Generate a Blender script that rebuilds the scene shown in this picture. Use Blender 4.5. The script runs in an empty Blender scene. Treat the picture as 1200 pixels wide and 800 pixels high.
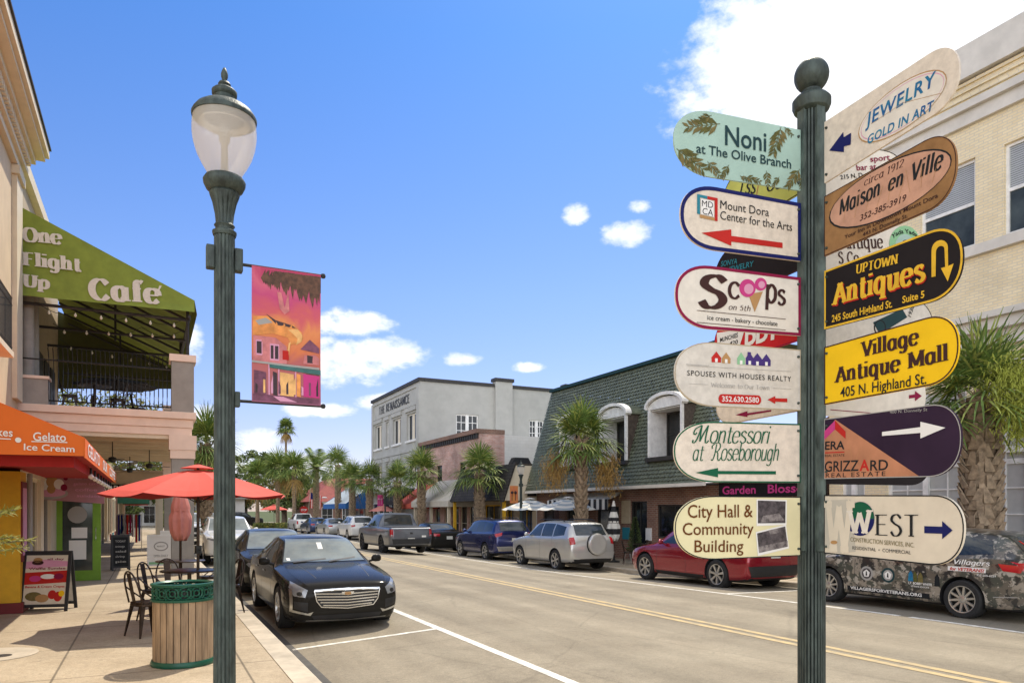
import bpy, bmesh, math, random
from mathutils import Vector, Matrix
from mathutils.bvhtree import BVHTree
R = math.radians
V = Vector
sc = bpy.context.scene
COL = sc.collection
# ------------------------------------------------------------------ camera
FPX, HZN, EYE = 850.0, 598.0, 1.78        # focal length and horizon in photo pixels, eye height in metres
YAW = math.atan(0.5)
SY, CYW = math.sin(YAW), math.cos(YAW)
cam = bpy.data.cameras.new('camera')
cam.sensor_width = 36.0
cam.lens = FPX / 1200.0 * 36.0
cam.shift_y = (HZN - 400.0) / 1200.0
cam.clip_start = 0.05
cam.clip_end = 6000
camo = bpy.data.objects.new('camera', cam)
COL.objects.link(camo)
camo.location = (0, 0, EYE)
camo.rotation_euler = (R(90), 0, -YAW)
sc.camera = camo
# ------------------------------------------------------------------ sun, sky, exposure
SUN_AZ, SUN_EL = 47.0, 57.0               # azimuth clockwise from the street direction (+Y)
sun = bpy.data.lights.new('sun', 'SUN')
sun.energy = 2.4
sun.angle = R(0.6)
sun.color = (1.0, 0.90, 0.74)
suno = bpy.data.objects.new('sun', sun)
COL.objects.link(suno)
sd = V((math.sin(R(SUN_AZ)) * math.cos(R(SUN_EL)), math.cos(R(SUN_AZ)) * math.cos(R(SUN_EL)), math.sin(R(SUN_EL))))
suno.rotation_euler = sd.to_track_quat('Z', 'Y').to_euler()
suno.location = (0, 0, 30)
vs = sc.view_settings
vs.view_transform = 'Standard'
vs.look = 'None'
vs.exposure = 1.04
vs.gamma = 1.0
SKY_STRENGTH = 0.15
CLOUD_V = 3.6


def pdir(px, py):
    u, v = (px - 600) / FPX, (HZN - py) / FPX
    return V((SY + CYW * u, CYW - SY * u, v))


def build_world():
    w = bpy.data.worlds.new('World')
    sc.world = w
    w.use_nodes = True
    nt = w.node_tree
    N, L = nt.nodes, nt.links
    N.clear()
    out = N.new('ShaderNodeOutputWorld')
    bg = N.new('ShaderNodeBackground')
    bg.inputs['Strength'].default_value = SKY_STRENGTH
    L.new(bg.outputs[0], out.inputs[0])
    sky = N.new('ShaderNodeTexSky')
    sky.sky_type = 'NISHITA'
    sky.sun_disc = False
    sky.sun_elevation = R(SUN_EL)
    sky.sun_rotation = R(SUN_AZ)
    sky.air_density = 1.0
    sky.dust_density = 0.6
    sky.ozone_density = 2.2
    hs = N.new('ShaderNodeHueSaturation')
    hs.inputs['Saturation'].default_value = 1.05
    hs.inputs['Value'].default_value = 1.1
    L.new(sky.outputs[0], hs.inputs['Color'])
    tc = N.new('ShaderNodeTexCoord')
    dirv = tc.outputs['Generated']
    sx = N.new('ShaderNodeSeparateXYZ')
    L.new(dirv, sx.inputs[0])
    tr = N.new('ShaderNodeValToRGB')
    e = tr.color_ramp.elements
    e[0].position, e[0].color = 0.0, (.42, .38, .46, 1)
    e[1].position, e[1].color = 1.0, (.15, .28, .46, 1)
    for p_, c_ in ((.10, (.40, .36, .47)), (.28, (.335, .372, .485)), (.55, (.19, .335, .515))):
        k_ = e.new(p_)
        k_.color = (*c_, 1)
    L.new(sx.outputs[2], tr.inputs[0])
    tm = N.new('ShaderNodeMix')
    tm.data_type = 'RGBA'
    tm.blend_type = 'MULTIPLY'
    tm.inputs[0].default_value = 1
    L.new(hs.outputs[0], tm.inputs[6])
    L.new(tr.outputs[0], tm.inputs[7])

    def math_(op, a, b=None, clamp=False):
        n = N.new('ShaderNodeMath')
        n.operation = op
        n.use_clamp = clamp
        for i, x in enumerate((a, b)):
            if x is None:
                continue
            if hasattr(x, 'links'):
                L.new(x, n.inputs[i])
            else:
                n.inputs[i].default_value = x
        return n.outputs[0]

    def dot(vec):
        n = N.new('ShaderNodeVectorMath')
        n.operation = 'DOT_PRODUCT'
        L.new(dirv, n.inputs[0])
        n.inputs[1].default_value = vec
        return n.outputs['Value']
    # cumulus puffs: bearing and height given by a point of the sky, then half width and half height (radians)
    puffs = [(985, 62, .20, .105), (1060, 10, .2, .13), (880, 95, .075, .06), (1090, 35, .13, .07), (1010, 150, .12, .06),
             (1180, -60, .16, .09), (940, -70, .10, .05),
             (405, 378, .062, .020), (385, 425, .085, .035), (455, 415, .06, .024), (540, 421, .028, .010),
             (733, 274, .036, .018), (676, 251, .020, .014), (748, 241, .018, .010), (300, 520, .055, .022),
             (235, 500, .04, .03), (370, 480, .05, .012), (250, 540, .07, .03), (460, 470, .05, .014), (620, 430, .03, .008), (360, 545, .08, .02), (225, 400, .016, .03)]
    tot = None
    for (px, py, hw, hh) in puffs:
        c = pdir(px, py).normalized()
        rt = c.cross(V((0, 0, 1))).normalized()
        up = rt.cross(c)
        a = dot(rt / hw)
        b = dot(up / hh)
        r2 = math_('ADD', math_('MULTIPLY', a, a), math_('MULTIPLY', b, b))
        m = math_('SUBTRACT', 1.0, r2)
        if hw > .1:
            m = math_('MULTIPLY', m, 1.8)
        front = math_('GREATER_THAN', dot(c), 0.2)
        m = math_('SUBTRACT', math_('MULTIPLY', math_('ADD', m, 3.0), front), 3.0)
        m = math_('MAXIMUM', m, -2.2)
        tot = m if tot is None else math_('MAXIMUM', tot, m)
    # unseen cloud added overhead and behind the viewer for fill light
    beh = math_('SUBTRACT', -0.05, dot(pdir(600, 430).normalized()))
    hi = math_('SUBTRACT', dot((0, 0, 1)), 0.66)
    fill_cloud = math_('MULTIPLY', math_('MAXIMUM', beh, math_('MULTIPLY', hi, 1.2)), 4.0)
    fill_cloud = math_('MINIMUM', fill_cloud, 0.75)
    tot = math_('MAXIMUM', tot, fill_cloud)
    mp = N.new('ShaderNodeMapping')
    mp.inputs['Scale'].default_value = (1, 1, 1.7)
    L.new(dirv, mp.inputs[0])
    nz = N.new('ShaderNodeTexNoise')
    nz.inputs['Scale'].default_value = 10.0
    nz.inputs['Detail'].default_value = 9.0
    nz.inputs['Roughness'].default_value = 0.58
    nz.inputs['Distortion'].default_value = 0.25
    L.new(mp.outputs[0], nz.inputs['Vector'])
    nf = N.new('ShaderNodeTexNoise')
    nf.inputs['Scale'].default_value = 34.0
    nf.inputs['Detail'].default_value = 8.0
    nf.inputs['Roughness'].default_value = 0.62
    L.new(mp.outputs[0], nf.inputs['Vector'])
    f = math_('ADD', math_('MULTIPLY', tot, 1.0), math_('ADD', math_('MULTIPLY', math_('SUBTRACT', nz.outputs[0], 0.5), 1.25), math_('MULTIPLY', math_('SUBTRACT', nf.outputs[0], 0.5), 2.3)))
    mr = N.new('ShaderNodeMapRange')
    mr.interpolation_type = 'SMOOTHSTEP'
    mr.inputs['From Min'].default_value = 0.0
    mr.inputs['From Max'].default_value = 1.1
    L.new(f, mr.inputs['Value'])
    # thicker parts of a cloud are a little greyer
    nz2 = N.new('ShaderNodeTexNoise')
    nz2.inputs['Scale'].default_value = 7.0
    nz2.inputs['Detail'].default_value = 6.0
    L.new(mp.outputs[0], nz2.inputs['Vector'])
    cr = N.new('ShaderNodeMix')
    cr.data_type = 'RGBA'
    cr.inputs[6].default_value = (CLOUD_V * .74, CLOUD_V * .80, CLOUD_V * .90, 1)
    cr.inputs[7].default_value = (CLOUD_V * 1.0, CLOUD_V * 1.0, CLOUD_V * 1.02, 1)
    mr2 = N.new('ShaderNodeMapRange')
    mr2.inputs['From Min'].default_value = 0.32
    mr2.inputs['From Max'].default_value = 0.55
    L.new(nz2.outputs[0], mr2.inputs['Value'])
    L.new(mr2.outputs[0], cr.inputs[0])
    # boosted away from the sun: unseen clouds add fill light to shaded fronts
    fill_gain = N.new('ShaderNodeMapRange')
    fill_gain.inputs['From Min'].default_value = .35
    fill_gain.inputs['From Max'].default_value = -.45
    fill_gain.inputs['To Min'].default_value = 1.2
    fill_gain.inputs['To Max'].default_value = 3.9
    L.new(dot(tuple(sd)), fill_gain.inputs[0])
    cl = N.new('ShaderNodeVectorMath')
    cl.operation = 'SCALE'
    L.new(cr.outputs[2], cl.inputs[0])
    L.new(fill_gain.outputs[0], cl.inputs['Scale'])
    mx = N.new('ShaderNodeMix')
    mx.data_type = 'RGBA'
    L.new(math_('MULTIPLY', mr.outputs[0], 0.97), mx.inputs[0])
    L.new(tm.outputs[2], mx.inputs[6])
    L.new(cl.outputs[0], mx.inputs[7])
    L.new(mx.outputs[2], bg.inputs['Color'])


build_world()


# ------------------------------------------------------------------ measuring helpers (photo pixel -> point of the place)
def at_depth(px, py, Z):
    d = pdir(px, py)
    return V((d.x * Z, d.y * Z, EYE + d.z * Z))


def on_x(px, py, X):
    return at_depth(px, py, X / pdir(px, py).x)


def on_y(px, py, Y):
    return at_depth(px, py, Y / pdir(px, py).y)


def on_ground(px, py, z=0.0):
    return at_depth(px, py, (EYE - z) * FPX / (py - HZN))


def gz(X, Y):                               # the road is crowned: it falls away to the right kerb farther up the street
    k = 0.05 * min(1, max(0, (Y - 8) / 12.0))
    return -max(0, min(X, 14.4) - 8.0) * k - max(0, min(4.0, 5.5 - X) - 1.0) * .065


# ------------------------------------------------------------------ objects
def tag(o, label, cat, group=None):
    o['label'] = label
    o['category'] = cat
    if group:
        o['group'] = group
    return o


def thing(name, label, cat, loc=(0, 0, 0), rz=0.0, group=None):
    o = bpy.data.objects.new(name, None)
    o.empty_display_size = 0.2
    COL.objects.link(o)
    o.location = loc
    o.rotation_euler = (0, 0, rz)
    return tag(o, label, cat, group)


def copy_tree(o, parent=None):
    c = o.copy()
    COL.objects.link(c)
    c.parent = parent
    for ch in list(o.children):
        copy_tree(ch, c)
    return c


# ------------------------------------------------------------------ materials
MATS = {}


def mat(name, col, rough=0.6, metal=0.0, var=0.12, scale=6.0, bump=0.0, bscale=40.0, spec=0.5, coat=0.0, alpha=1.0, trans=0.0, var2=None, detail=5.0, stretch=None, ior=1.45):
    if name in MATS:
        return MATS[name]
    if name[:4] in ('ink_', 'sign'):
        spec, rough = .12, .6
    m = bpy.data.materials.new(name)
    m.use_nodes = True
    nt = m.node_tree
    N, L = nt.nodes, nt.links
    b = N['Principled BSDF']
    b.inputs['Roughness'].default_value = rough
    b.inputs['Metallic'].default_value = metal
    b.inputs['Specular IOR Level'].default_value = spec
    b.inputs['Coat Weight'].default_value = coat
    b.inputs['Coat Roughness'].default_value = 0.04
    b.inputs['IOR'].default_value = ior
    if alpha < 1:
        b.inputs['Alpha'].default_value = alpha
    if trans:
        b.inputs['Transmission Weight'].default_value = trans
    tc = N.new('ShaderNodeTexCoord')
    src = tc.outputs['Object']
    if stretch:
        mp = N.new('ShaderNodeMapping')
        mp.inputs['Scale'].default_value = stretch
        L.new(src, mp.inputs[0])
        src = mp.outputs[0]
    c = V(col[:3])
    if var > 0:
        nz = N.new('ShaderNodeTexNoise')
        nz.inputs['Scale'].default_value = scale
        nz.inputs['Detail'].default_value = detail
        nz.inputs['Roughness'].default_value = 0.62
        L.new(src, nz.inputs['Vector'])
        rp = N.new('ShaderNodeValToRGB')
        rp.color_ramp.elements[0].position = 0.33
        rp.color_ramp.elements[1].position = 0.67
        lo = V(var2) if var2 else c * (1 - var)
        hi = c if var2 else c * (1 + var)
        rp.color_ramp.elements[0].color = (*lo, 1)
        rp.color_ramp.elements[1].color = (*hi, 1)
        L.new(nz.outputs[0], rp.inputs[0])
        L.new(rp.outputs[0], b.inputs['Base Color'])
    else:
        b.inputs['Base Color'].default_value = (*c, 1)
    if bump > 0:
        n2 = N.new('ShaderNodeTexNoise')
        n2.inputs['Scale'].default_value = bscale
        n2.inputs['Detail'].default_value = 4
        L.new(src, n2.inputs['Vector'])
        bp = N.new('ShaderNodeBump')
        bp.inputs['Strength'].default_value = bump
        bp.inputs['Distance'].default_value = 0.02
        L.new(n2.outputs[0], bp.inputs['Height'])
        L.new(bp.outputs[0], b.inputs['Normal'])
    MATS[name] = m
    return m


def brick_mat(name, c1, c2, mortar, bw=0.21, bh=0.07, ms=0.012, rough=0.8, var=0.25, bump=0.3, nscale=1.2, offset=0.5, grime=0.0):
    m = bpy.data.materials.new(name)
    m.use_nodes = True
    nt = m.node_tree
    N, L = nt.nodes, nt.links
    b = N['Principled BSDF']
    b.inputs['Roughness'].default_value = rough
    tc = N.new('ShaderNodeTexCoord')
    sp = N.new('ShaderNodeSeparateXYZ')
    L.new(tc.outputs['Object'], sp.inputs[0])
    ad = N.new('ShaderNodeMath')
    ad.operation = 'ADD'
    L.new(sp.outputs[0], ad.inputs[0])
    L.new(sp.outputs[1], ad.inputs[1])
    cb = N.new('ShaderNodeCombineXYZ')
    L.new(ad.outputs[0], cb.inputs[0])
    L.new(sp.outputs[2], cb.inputs[1])
    br = N.new('ShaderNodeTexBrick')
    br.offset = offset
    br.inputs['Scale'].default_value = 1.0
    br.inputs['Brick Width'].default_value = bw
    br.inputs['Row Height'].default_value = bh
    br.inputs['Mortar Size'].default_value = ms
    br.inputs['Mortar Smooth'].default_value = 0.15
    br.inputs['Color1'].default_value = (*c1, 1)
    br.inputs['Color2'].default_value = (*c2, 1)
    br.inputs['Mortar'].default_value = (*mortar, 1)
    L.new(cb.outputs[0], br.inputs['Vector'])
    nz = N.new('ShaderNodeTexNoise')
    nz.inputs['Scale'].default_value = nscale
    nz.inputs['Detail'].default_value = 8
    L.new(tc.outputs['Object'], nz.inputs['Vector'])
    mr = N.new('ShaderNodeMapRange')
    mr.inputs['From Min'].default_value = 0.3
    mr.inputs['From Max'].default_value = 0.7
    mr.inputs['To Min'].default_value = 1 - var
    mr.inputs['To Max'].default_value = 1 + var * 0.4
    L.new(nz.outputs[0], mr.inputs[0])
    mx = N.new('ShaderNodeMix')
    mx.data_type = 'RGBA'
    mx.blend_type = 'MULTIPLY'
    mx.inputs[0].default_value = 1
    L.new(br.outputs['Color'], mx.inputs[6])
    L.new(mr.outputs[0], mx.inputs[7])
    L.new(mx.outputs[2], b.inputs['Base Color'])
    bp = N.new('ShaderNodeBump')
    bp.inputs['Strength'].default_value = bump
    bp.inputs['Distance'].default_value = 0.01
    bp.invert = True
    L.new(br.outputs['Fac'], bp.inputs['Height'])
    L.new(bp.outputs[0], b.inputs['Normal'])
    MATS[name] = m
    return m


def M(name):
    return MATS[name]


# ------------------------------------------------------------------ mesh builder
class MB:
    def __init__(s):
        s.v, s.f, s.m = [], [], []

    def add(s, vs_, fs, mi=0):
        k = len(s.v)
        s.v += [tuple(p) for p in vs_]
        for f in fs:
            s.f.append([i + k for i in f])
            s.m.append(mi)

    def quad(s, a, b, c, d, mi=0):
        s.add([a, b, c, d], [(0, 1, 2, 3)], mi)

    def box(s, x0, x1, y0, y1, z0, z1, mi=0):
        p = [(x0, y0, z0), (x1, y0, z0), (x1, y1, z0), (x0, y1, z0), (x0, y0, z1), (x1, y0, z1), (x1, y1, z1), (x0, y1, z1)]
        s.add(p, [(0, 3, 2, 1), (4, 5, 6, 7), (0, 1, 5, 4), (1, 2, 6, 5), (2, 3, 7, 6), (3, 0, 4, 7)], mi)

    def obox(s, O, A, B, a0, a1, b0, b1, z0, z1, mi=0):
        # box in the frame O + A a + B b + Z z
        O, A, B = V(O), V(A), V(B)
        p = [O + A * a + B * b + V((0, 0, z)) for z in (z0, z1) for (a, b) in ((a0, b0), (a1, b0), (a1, b1), (a0, b1))]
        s.add(p, [(0, 3, 2, 1), (4, 5, 6, 7), (0, 1, 5, 4), (1, 2, 6, 5), (2, 3, 7, 6), (3, 0, 4, 7)], mi)

    def ring(s, rings, mi=0, caps=True, closed=True):
        k = len(s.v)
        n = len(rings[0])
        for r in rings:
            s.v += [tuple(p) for p in r]
        for i in range(len(rings) - 1):
            for j in range(n if closed else n - 1):
                a, b = k + i * n + j, k + i * n + (j + 1) % n
                s.f.append([a, b, b + n, a + n])
                s.m.append(mi)
        if caps:
            s.f.append([k + j for j in reversed(range(n))])
            s.m.append(mi)
            s.f.append([k + (len(rings) - 1) * n + j for j in range(n)])
            s.m.append(mi)

    def cyl(s, p0, p1, r0, r1=None, n=12, mi=0, caps=True):
        s.tube([p0, p1], [r0, r0 if r1 is None else r1], n, mi, caps)

    def tube(s, path, r, n=8, mi=0, caps=True):
        path = [V(p) for p in path]
        if not isinstance(r, (list, tuple)):
            r = [r] * len(path)
        rings = []
        up = None
        for i, p in enumerate(path):
            t = (path[min(i + 1, len(path) - 1)] - path[max(i - 1, 0)])
            if t.length < 1e-9:
                t = V((0, 0, 1))
            t.normalize()
            if up is None:
                up = V((0, 0, 1)) if abs(t.z) < 0.9 else V((1, 0, 0))
            a = t.cross(up)
            if a.length < 1e-6:
                a = t.orthogonal()
            a.normalize()
            b = t.cross(a).normalized()
            up = b.cross(t) * -1 if False else up
            rings.append([p + (a * math.cos(2 * math.pi * j / n) + b * math.sin(2 * math.pi * j / n)) * r[i] for j in range(n)])
        s.ring(rings, mi, caps)

    def lathe(s, prof, n=24, c=(0, 0, 0), mi=0, caps=True, flute=None):
        rings = []
        for (r, z) in prof:
            rr = []
            for j in range(n):
                a = 2 * math.pi * j / n
                q = r * (flute(a, z) if flute else 1)
                rr.append((c[0] + q * math.cos(a), c[1] + q * math.sin(a), c[2] + z))
            rings.append(rr)
        s.ring(rings, mi, caps)

    def prism(s, poly, fn, d0, d1, mi=0):
        # poly in (a,b); fn(a,b,d) -> point
        n = len(poly)
        k = len(s.v)
        for d in (d0, d1):
            s.v += [tuple(fn(a, b, d)) for (a, b) in poly]
        s.f.append([k + i for i in reversed(range(n))])
        s.f.append([k + n + i for i in range(n)])
        s.m += [mi, mi]
        for i in range(n):
            j = (i + 1) % n
            s.f.append([k + i, k + j, k + n + j, k + n + i])
            s.m.append(mi)

    def flat(s, poly, fn, d, mi=0):
        s.add([fn(a, b, d) for (a, b) in poly], [list(range(len(poly)))], mi)

    def build(s, name, mats, parent=None, smooth=False, angle=35, label=None, kind=None, normals=True, bevel=0.0, loc=None):
        me = bpy.data.meshes.new(name)
        me.from_pydata(s.v, [], s.f)
        if not isinstance(mats, (list, tuple)):
            mats = [mats]
        for m_ in mats:
            me.materials.append(m_)
        if len(mats) > 1:
            me.polygons.foreach_set('material_index', s.m)
        if normals:
            bm = bmesh.new()
            bm.from_mesh(me)
            bmesh.ops.recalc_face_normals(bm, faces=bm.faces)
            bm.to_mesh(me)
            bm.free()
        if smooth:
            me.polygons.foreach_set('use_smooth', [True] * len(me.polygons))
            me.set_sharp_from_angle(angle=R(angle))
        me.update()
        o = bpy.data.objects.new(name, me)
        COL.objects.link(o)
        if parent is not None:
            o.parent = parent
        if loc is not None:
            o.location = loc
        if label:
            o['label'] = label
        if kind:
            o['kind'] = kind
        if bevel:
            bv = o.modifiers.new('bevel', 'BEVEL')
            bv.width = bevel
            bv.segments = 2
            bv.limit_method = 'ANGLE'
            bv.angle_limit = R(40)
        return o


# ------------------------------------------------------------------ lettering
_TX = {}


def txt(s, bold=0.0, shear=0.0, space=1.0):
    key = (s, bold, shear, space)
    if key in _TX:
        return _TX[key]
    cu = bpy.data.curves.new('text', 'FONT')
    cu.body = s
    cu.offset = bold
    cu.shear = shear
    cu.space_character = space
    cu.resolution_u = 3
    ob = bpy.data.objects.new('text', cu)
    COL.objects.link(ob)
    dg = bpy.context.evaluated_depsgraph_get()
    dg.update()
    ev = ob.evaluated_get(dg)
    me = ev.to_mesh()
    vs_ = [(v.co.x, v.co.y, 0.0) for v in me.vertices]
    fs = [list(p.vertices) for p in me.polygons]
    ev.to_mesh_clear()
    bpy.data.objects.remove(ob)
    bpy.data.curves.remove(cu)
    _TX[key] = (vs_, fs, 0.70)
    return _TX[key]


BOWLB = 'S .1 .36 .26 .5 .42 .4 .45 .25 .42 .1 .26 0 .1 .12'
BOWLD = 'S .41 .38 .26 .5 .1 .42 .06 .25 .1 .08 .26 0 .41 .14'
ARCH = 'S .1 .34 .2 .47 .31 .5 .39 .43 .41 .3 | L .41 .33 .41 0'
SK = {
    'a': (.52, 'S .40 .40 .26 .5 .1 .42 .06 .25 .1 .08 .26 0 .40 .14 | L .41 .5 .41 0'),
    'b': (.52, 'L .1 .75 .1 0 | ' + BOWLB), 'c': (.48, 'S .42 .4 .28 .5 .12 .44 .05 .25 .12 .06 .28 0 .43 .1'),
    'd': (.54, 'L .41 .75 .41 0 | ' + BOWLD),
    'e': (.5, 'L .07 .27 .44 .27 | S .44 .27 .41 .43 .26 .5 .11 .44 .05 .25 .12 .05 .28 0 .43 .1'),
    'f': (.36, 'S .38 .70 .29 .75 .2 .7 .18 .58 | L .18 .6 .18 0 | L .05 .48 .33 .48'),
    'g': (.52, BOWLD + ' | L .41 .5 .41 0 | S .41 .05 .39 -.13 .25 -.22 .07 -.16'),
    'h': (.52, 'L .1 .75 .1 0 | ' + ARCH), 'i': (.22, 'L .1 .5 .1 0 | L .1 .65 .1 .72'),
    'l': (.22, 'L .1 .75 .1 0'),
    'm': (.76, 'L .1 .5 .1 0 | S .1 .34 .18 .46 .27 .5 .35 .43 .37 .3 | L .37 .33 .37 0 | S .37 .34 .45 .46 .54 .5 .62 .43 .64 .3 | L .64 .33 .64 0'),
    'n': (.52, 'L .1 .5 .1 0 | ' + ARCH),
    'o': (.5, 'S .25 .5 .1 .43 .05 .25 .1 .07 .25 0 .4 .07 .45 .25 .4 .43 .25 .5'),
    'p': (.52, 'L .1 .5 .1 -.22 | ' + BOWLB), 'q': (.54, BOWLD + ' | L .41 .5 .41 -.22'),
    'r': (.38, 'L .1 .5 .1 0 | S .1 .32 .18 .46 .27 .5 .36 .46'),
    's': (.44, 'S .37 .42 .23 .5 .1 .44 .1 .34 .23 .27 .37 .18 .37 .07 .23 0 .07 .08'),
    't': (.38, 'L .18 .66 .18 .12 | S .18 .16 .2 .03 .28 0 .36 .05 | L .05 .48 .34 .48'),
    'u': (.52, 'L .1 .5 .1 .18 | S .1 .22 .13 .05 .23 0 .34 .06 .41 .18 | L .41 .5 .41 0'),
    'v': (.48, 'L .04 .5 .24 0 | L .24 0 .44 .5'), 'w': (.68, 'L .04 .5 .18 0 | L .18 0 .34 .5 | L .34 .5 .48 0 | L .48 0 .64 .5'),
    'y': (.48, 'L .04 .5 .25 .0 | L .45 .5 .25 0 | S .25 0 .2 -.14 .13 -.21 .04 -.2'),
    'A': (.6, 'L .03 0 .3 .7 | L .3 .7 .57 0 | L .13 .24 .47 .24'),
    'B': (.55, 'L .1 .7 .1 0 | S .1 .7 .32 .69 .42 .55 .32 .39 .1 .37 | S .1 .37 .36 .36 .48 .2 .36 .02 .1 0'),
    'C': (.6, 'S .54 .56 .4 .69 .24 .69 .1 .56 .05 .35 .1 .14 .24 .01 .4 .01 .55 .15'),
    'D': (.6, 'L .1 .7 .1 0 | S .1 .7 .34 .68 .52 .52 .55 .35 .52 .18 .34 .02 .1 0'),
    'E': (.54, 'L .1 .7 .1 0 | L .1 .69 .48 .69 | L .1 .37 .42 .37 | L .1 .01 .5 .01'),
    'F': (.5, 'L .1 .7 .1 0 | L .1 .69 .46 .69 | L .1 .37 .4 .37'),
    'H': (.62, 'L .1 .7 .1 0 | L .52 .7 .52 0 | L .1 .36 .52 .36'), 'I': (.22, 'L .1 .7 .1 0'),
    'M': (.78, 'L .08 .7 .08 0 | L .08 .7 .38 .08 | L .38 .08 .68 .7 | L .68 .7 .68 0'),
    'N': (.64, 'L .09 .7 .09 0 | L .09 .7 .53 0 | L .53 .7 .53 0'),
    'O': (.66, 'S .33 .7 .14 .62 .05 .35 .14 .08 .33 0 .52 .08 .61 .35 .52 .62 .33 .7'),
    'P': (.52, 'L .1 .7 .1 0 | S .1 .7 .34 .69 .46 .52 .34 .35 .1 .33'),
    'R': (.58, 'L .1 .7 .1 0 | S .1 .7 .34 .69 .46 .54 .34 .38 .1 .36 | L .28 .37 .54 0'),
    'S': (.5, 'S .43 .58 .3 .7 .13 .66 .08 .52 .2 .4 .36 .31 .43 .16 .33 .02 .16 .01 .06 .14'),
    'T': (.56, 'L .28 .7 .28 0 | L .03 .69 .53 .69'), 'U': (.62, 'L .1 .7 .1 .25 | S .1 .28 .14 .08 .31 0 .48 .08 .52 .28 | L .52 .7 .52 .25'),
    'V': (.58, 'L .03 .7 .29 0 | L .29 0 .55 .7'), 'W': (.86, 'L .03 .7 .23 0 | L .23 0 .43 .62 | L .43 .62 .63 0 | L .63 0 .83 .7'),
    "'": (.16, 'L .08 .75 .06 .6'), '1': (.34, 'L .2 .7 .2 0 | L .06 .58 .2 .7'), '9': (.5, 'S .42 .5 .3 .36 .14 .38 .07 .53 .14 .67 .28 .7 .4 .62 .42 .45 .36 .15 .2 0'),
    '2': (.5, 'S .08 .55 .14 .67 .28 .7 .4 .62 .38 .45 .22 .22 .06 .02 | L .06 .02 .44 .02'),
    ' ': (.28, ''), '5': (.46, 'L .38 .68 .13 .68 .1 .4 | S .1 .4 .26 .44 .38 .34 .38 .12 .24 0 .07 .08'),
    'MM': (1.0, 'S .02 .12 .0 .04 .08 0 .2 .1 .3 .4 .36 .72 | S .36 .72 .38 .4 .42 .06 | S .42 .06 .56 .4 .74 .72 | S .74 .72 .72 .4 .74 .08 .82 0 .94 .1 | S .36 .72 .2 .66 .02 .56 -.04 .4 .06 .34 .14 .42'),
    'RR': (.8, 'S .3 .7 .28 .3 .18 .02 .04 .04 | S .02 .5 -.02 .62 .2 .74 .5 .74 .62 .6 .5 .42 .3 .38 | S .36 .38 .5 .3 .56 .06 .68 0 .8 .12'),
}


def _smooth(pts, k=5):
    out = []
    n = len(pts)
    for i in range(n - 1):
        p0, p1, p2, p3 = pts[max(i - 1, 0)], pts[i], pts[i + 1], pts[min(i + 2, n - 1)]
        if i == 0 and pts[0] == pts[-1]:
            p0 = pts[-2]
        if i == n - 2 and pts[0] == pts[-1]:
            p3 = pts[1]
        for j in range(k):
            t = j / k
            out.append(tuple(0.5 * (2 * p1[a] + (p2[a] - p0[a]) * t + (2 * p0[a] - 5 * p1[a] + 4 * p2[a] - p3[a]) * t * t + (3 * p1[a] - p0[a] - 3 * p2[a] + p3[a]) * t ** 3) for a in (0, 1)))
    out.append(pts[-1])
    return out


def pen(s, thick=.12, thin=.035, serif=True, shear=0.0, track=0.0):
    key = ('pen', s, thick, thin, serif, shear, track)
    if key in _TX:
        return _TX[key]
    vs_, fs = [], []
    x0 = 0.0
    lay = 0
    i = 0
    while i < len(s):
        ch = s[i]
        if s[i] == '^':
            ch = s[i + 1] * 2
            i += 1
        i += 1
        adv, desc = SK[ch]
        for st in [q.strip() for q in desc.split('|')] if desc else []:
            nums = [float(q) for q in st[1:].split()]
            pts = list(zip(nums[0::2], nums[1::2]))
            path = _smooth(pts) if st[0] == 'S' else pts
            lay += 1
            k = len(vs_)
            for j, p in enumerate(path):
                a, b = path[max(j - 1, 0)], path[min(j + 1, len(path) - 1)]
                tx_, ty_ = b[0] - a[0], b[1] - a[1]
                ln = math.hypot(tx_, ty_) or 1
                tx_, ty_ = tx_ / ln, ty_ / ln
                w = (thin + (thick - thin) * abs(ty_) ** 0.9) / 2
                for sg in (1, -1):
                    vs_.append((x0 + p[0] - ty_ * w * sg, p[1] + tx_ * w * sg, lay * 0.0004))
            for j in range(len(path) - 1):
                fs.append([k + 2 * j, k + 2 * j + 1, k + 2 * j + 3, k + 2 * j + 2])
            if serif and st[0] == 'L':
                for e, q in ((path[0], path[1]), (path[-1], path[-2])):
                    if abs(e[1] - q[1]) > 2.2 * abs(e[0] - q[0]) and abs(e[1] - q[1]) > .2 and min(abs(e[1] - y) for y in (0, .5, .7, .75, -.22)) < .03:
                        lay += 1
                        w, h = thick / 2 + .05, max(thin, .035)
                        yy = e[1] - (h if e[1] > q[1] else 0)
                        k = len(vs_)
                        lft = w if not (e[1] > q[1] and e[1] in (.5, .75)) else w
                        rgt = w if not (e[1] > q[1] and e[1] in (.5, .75)) else thick / 2
                        vs_ += [(x0 + e[0] - lft, yy, lay * .0004), (x0 + e[0] + rgt, yy, lay * .0004), (x0 + e[0] + rgt, yy + h, lay * .0004), (x0 + e[0] - lft, yy + h, lay * .0004)]
                        fs.append([k, k + 1, k + 2, k + 3])
        x0 += adv + track + thick * .35
    if shear:
        vs_ = [(x + y * shear, y, z) for (x, y, z) in vs_]
    _TX[key] = (vs_, fs, 0.70)
    return _TX[key]


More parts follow.
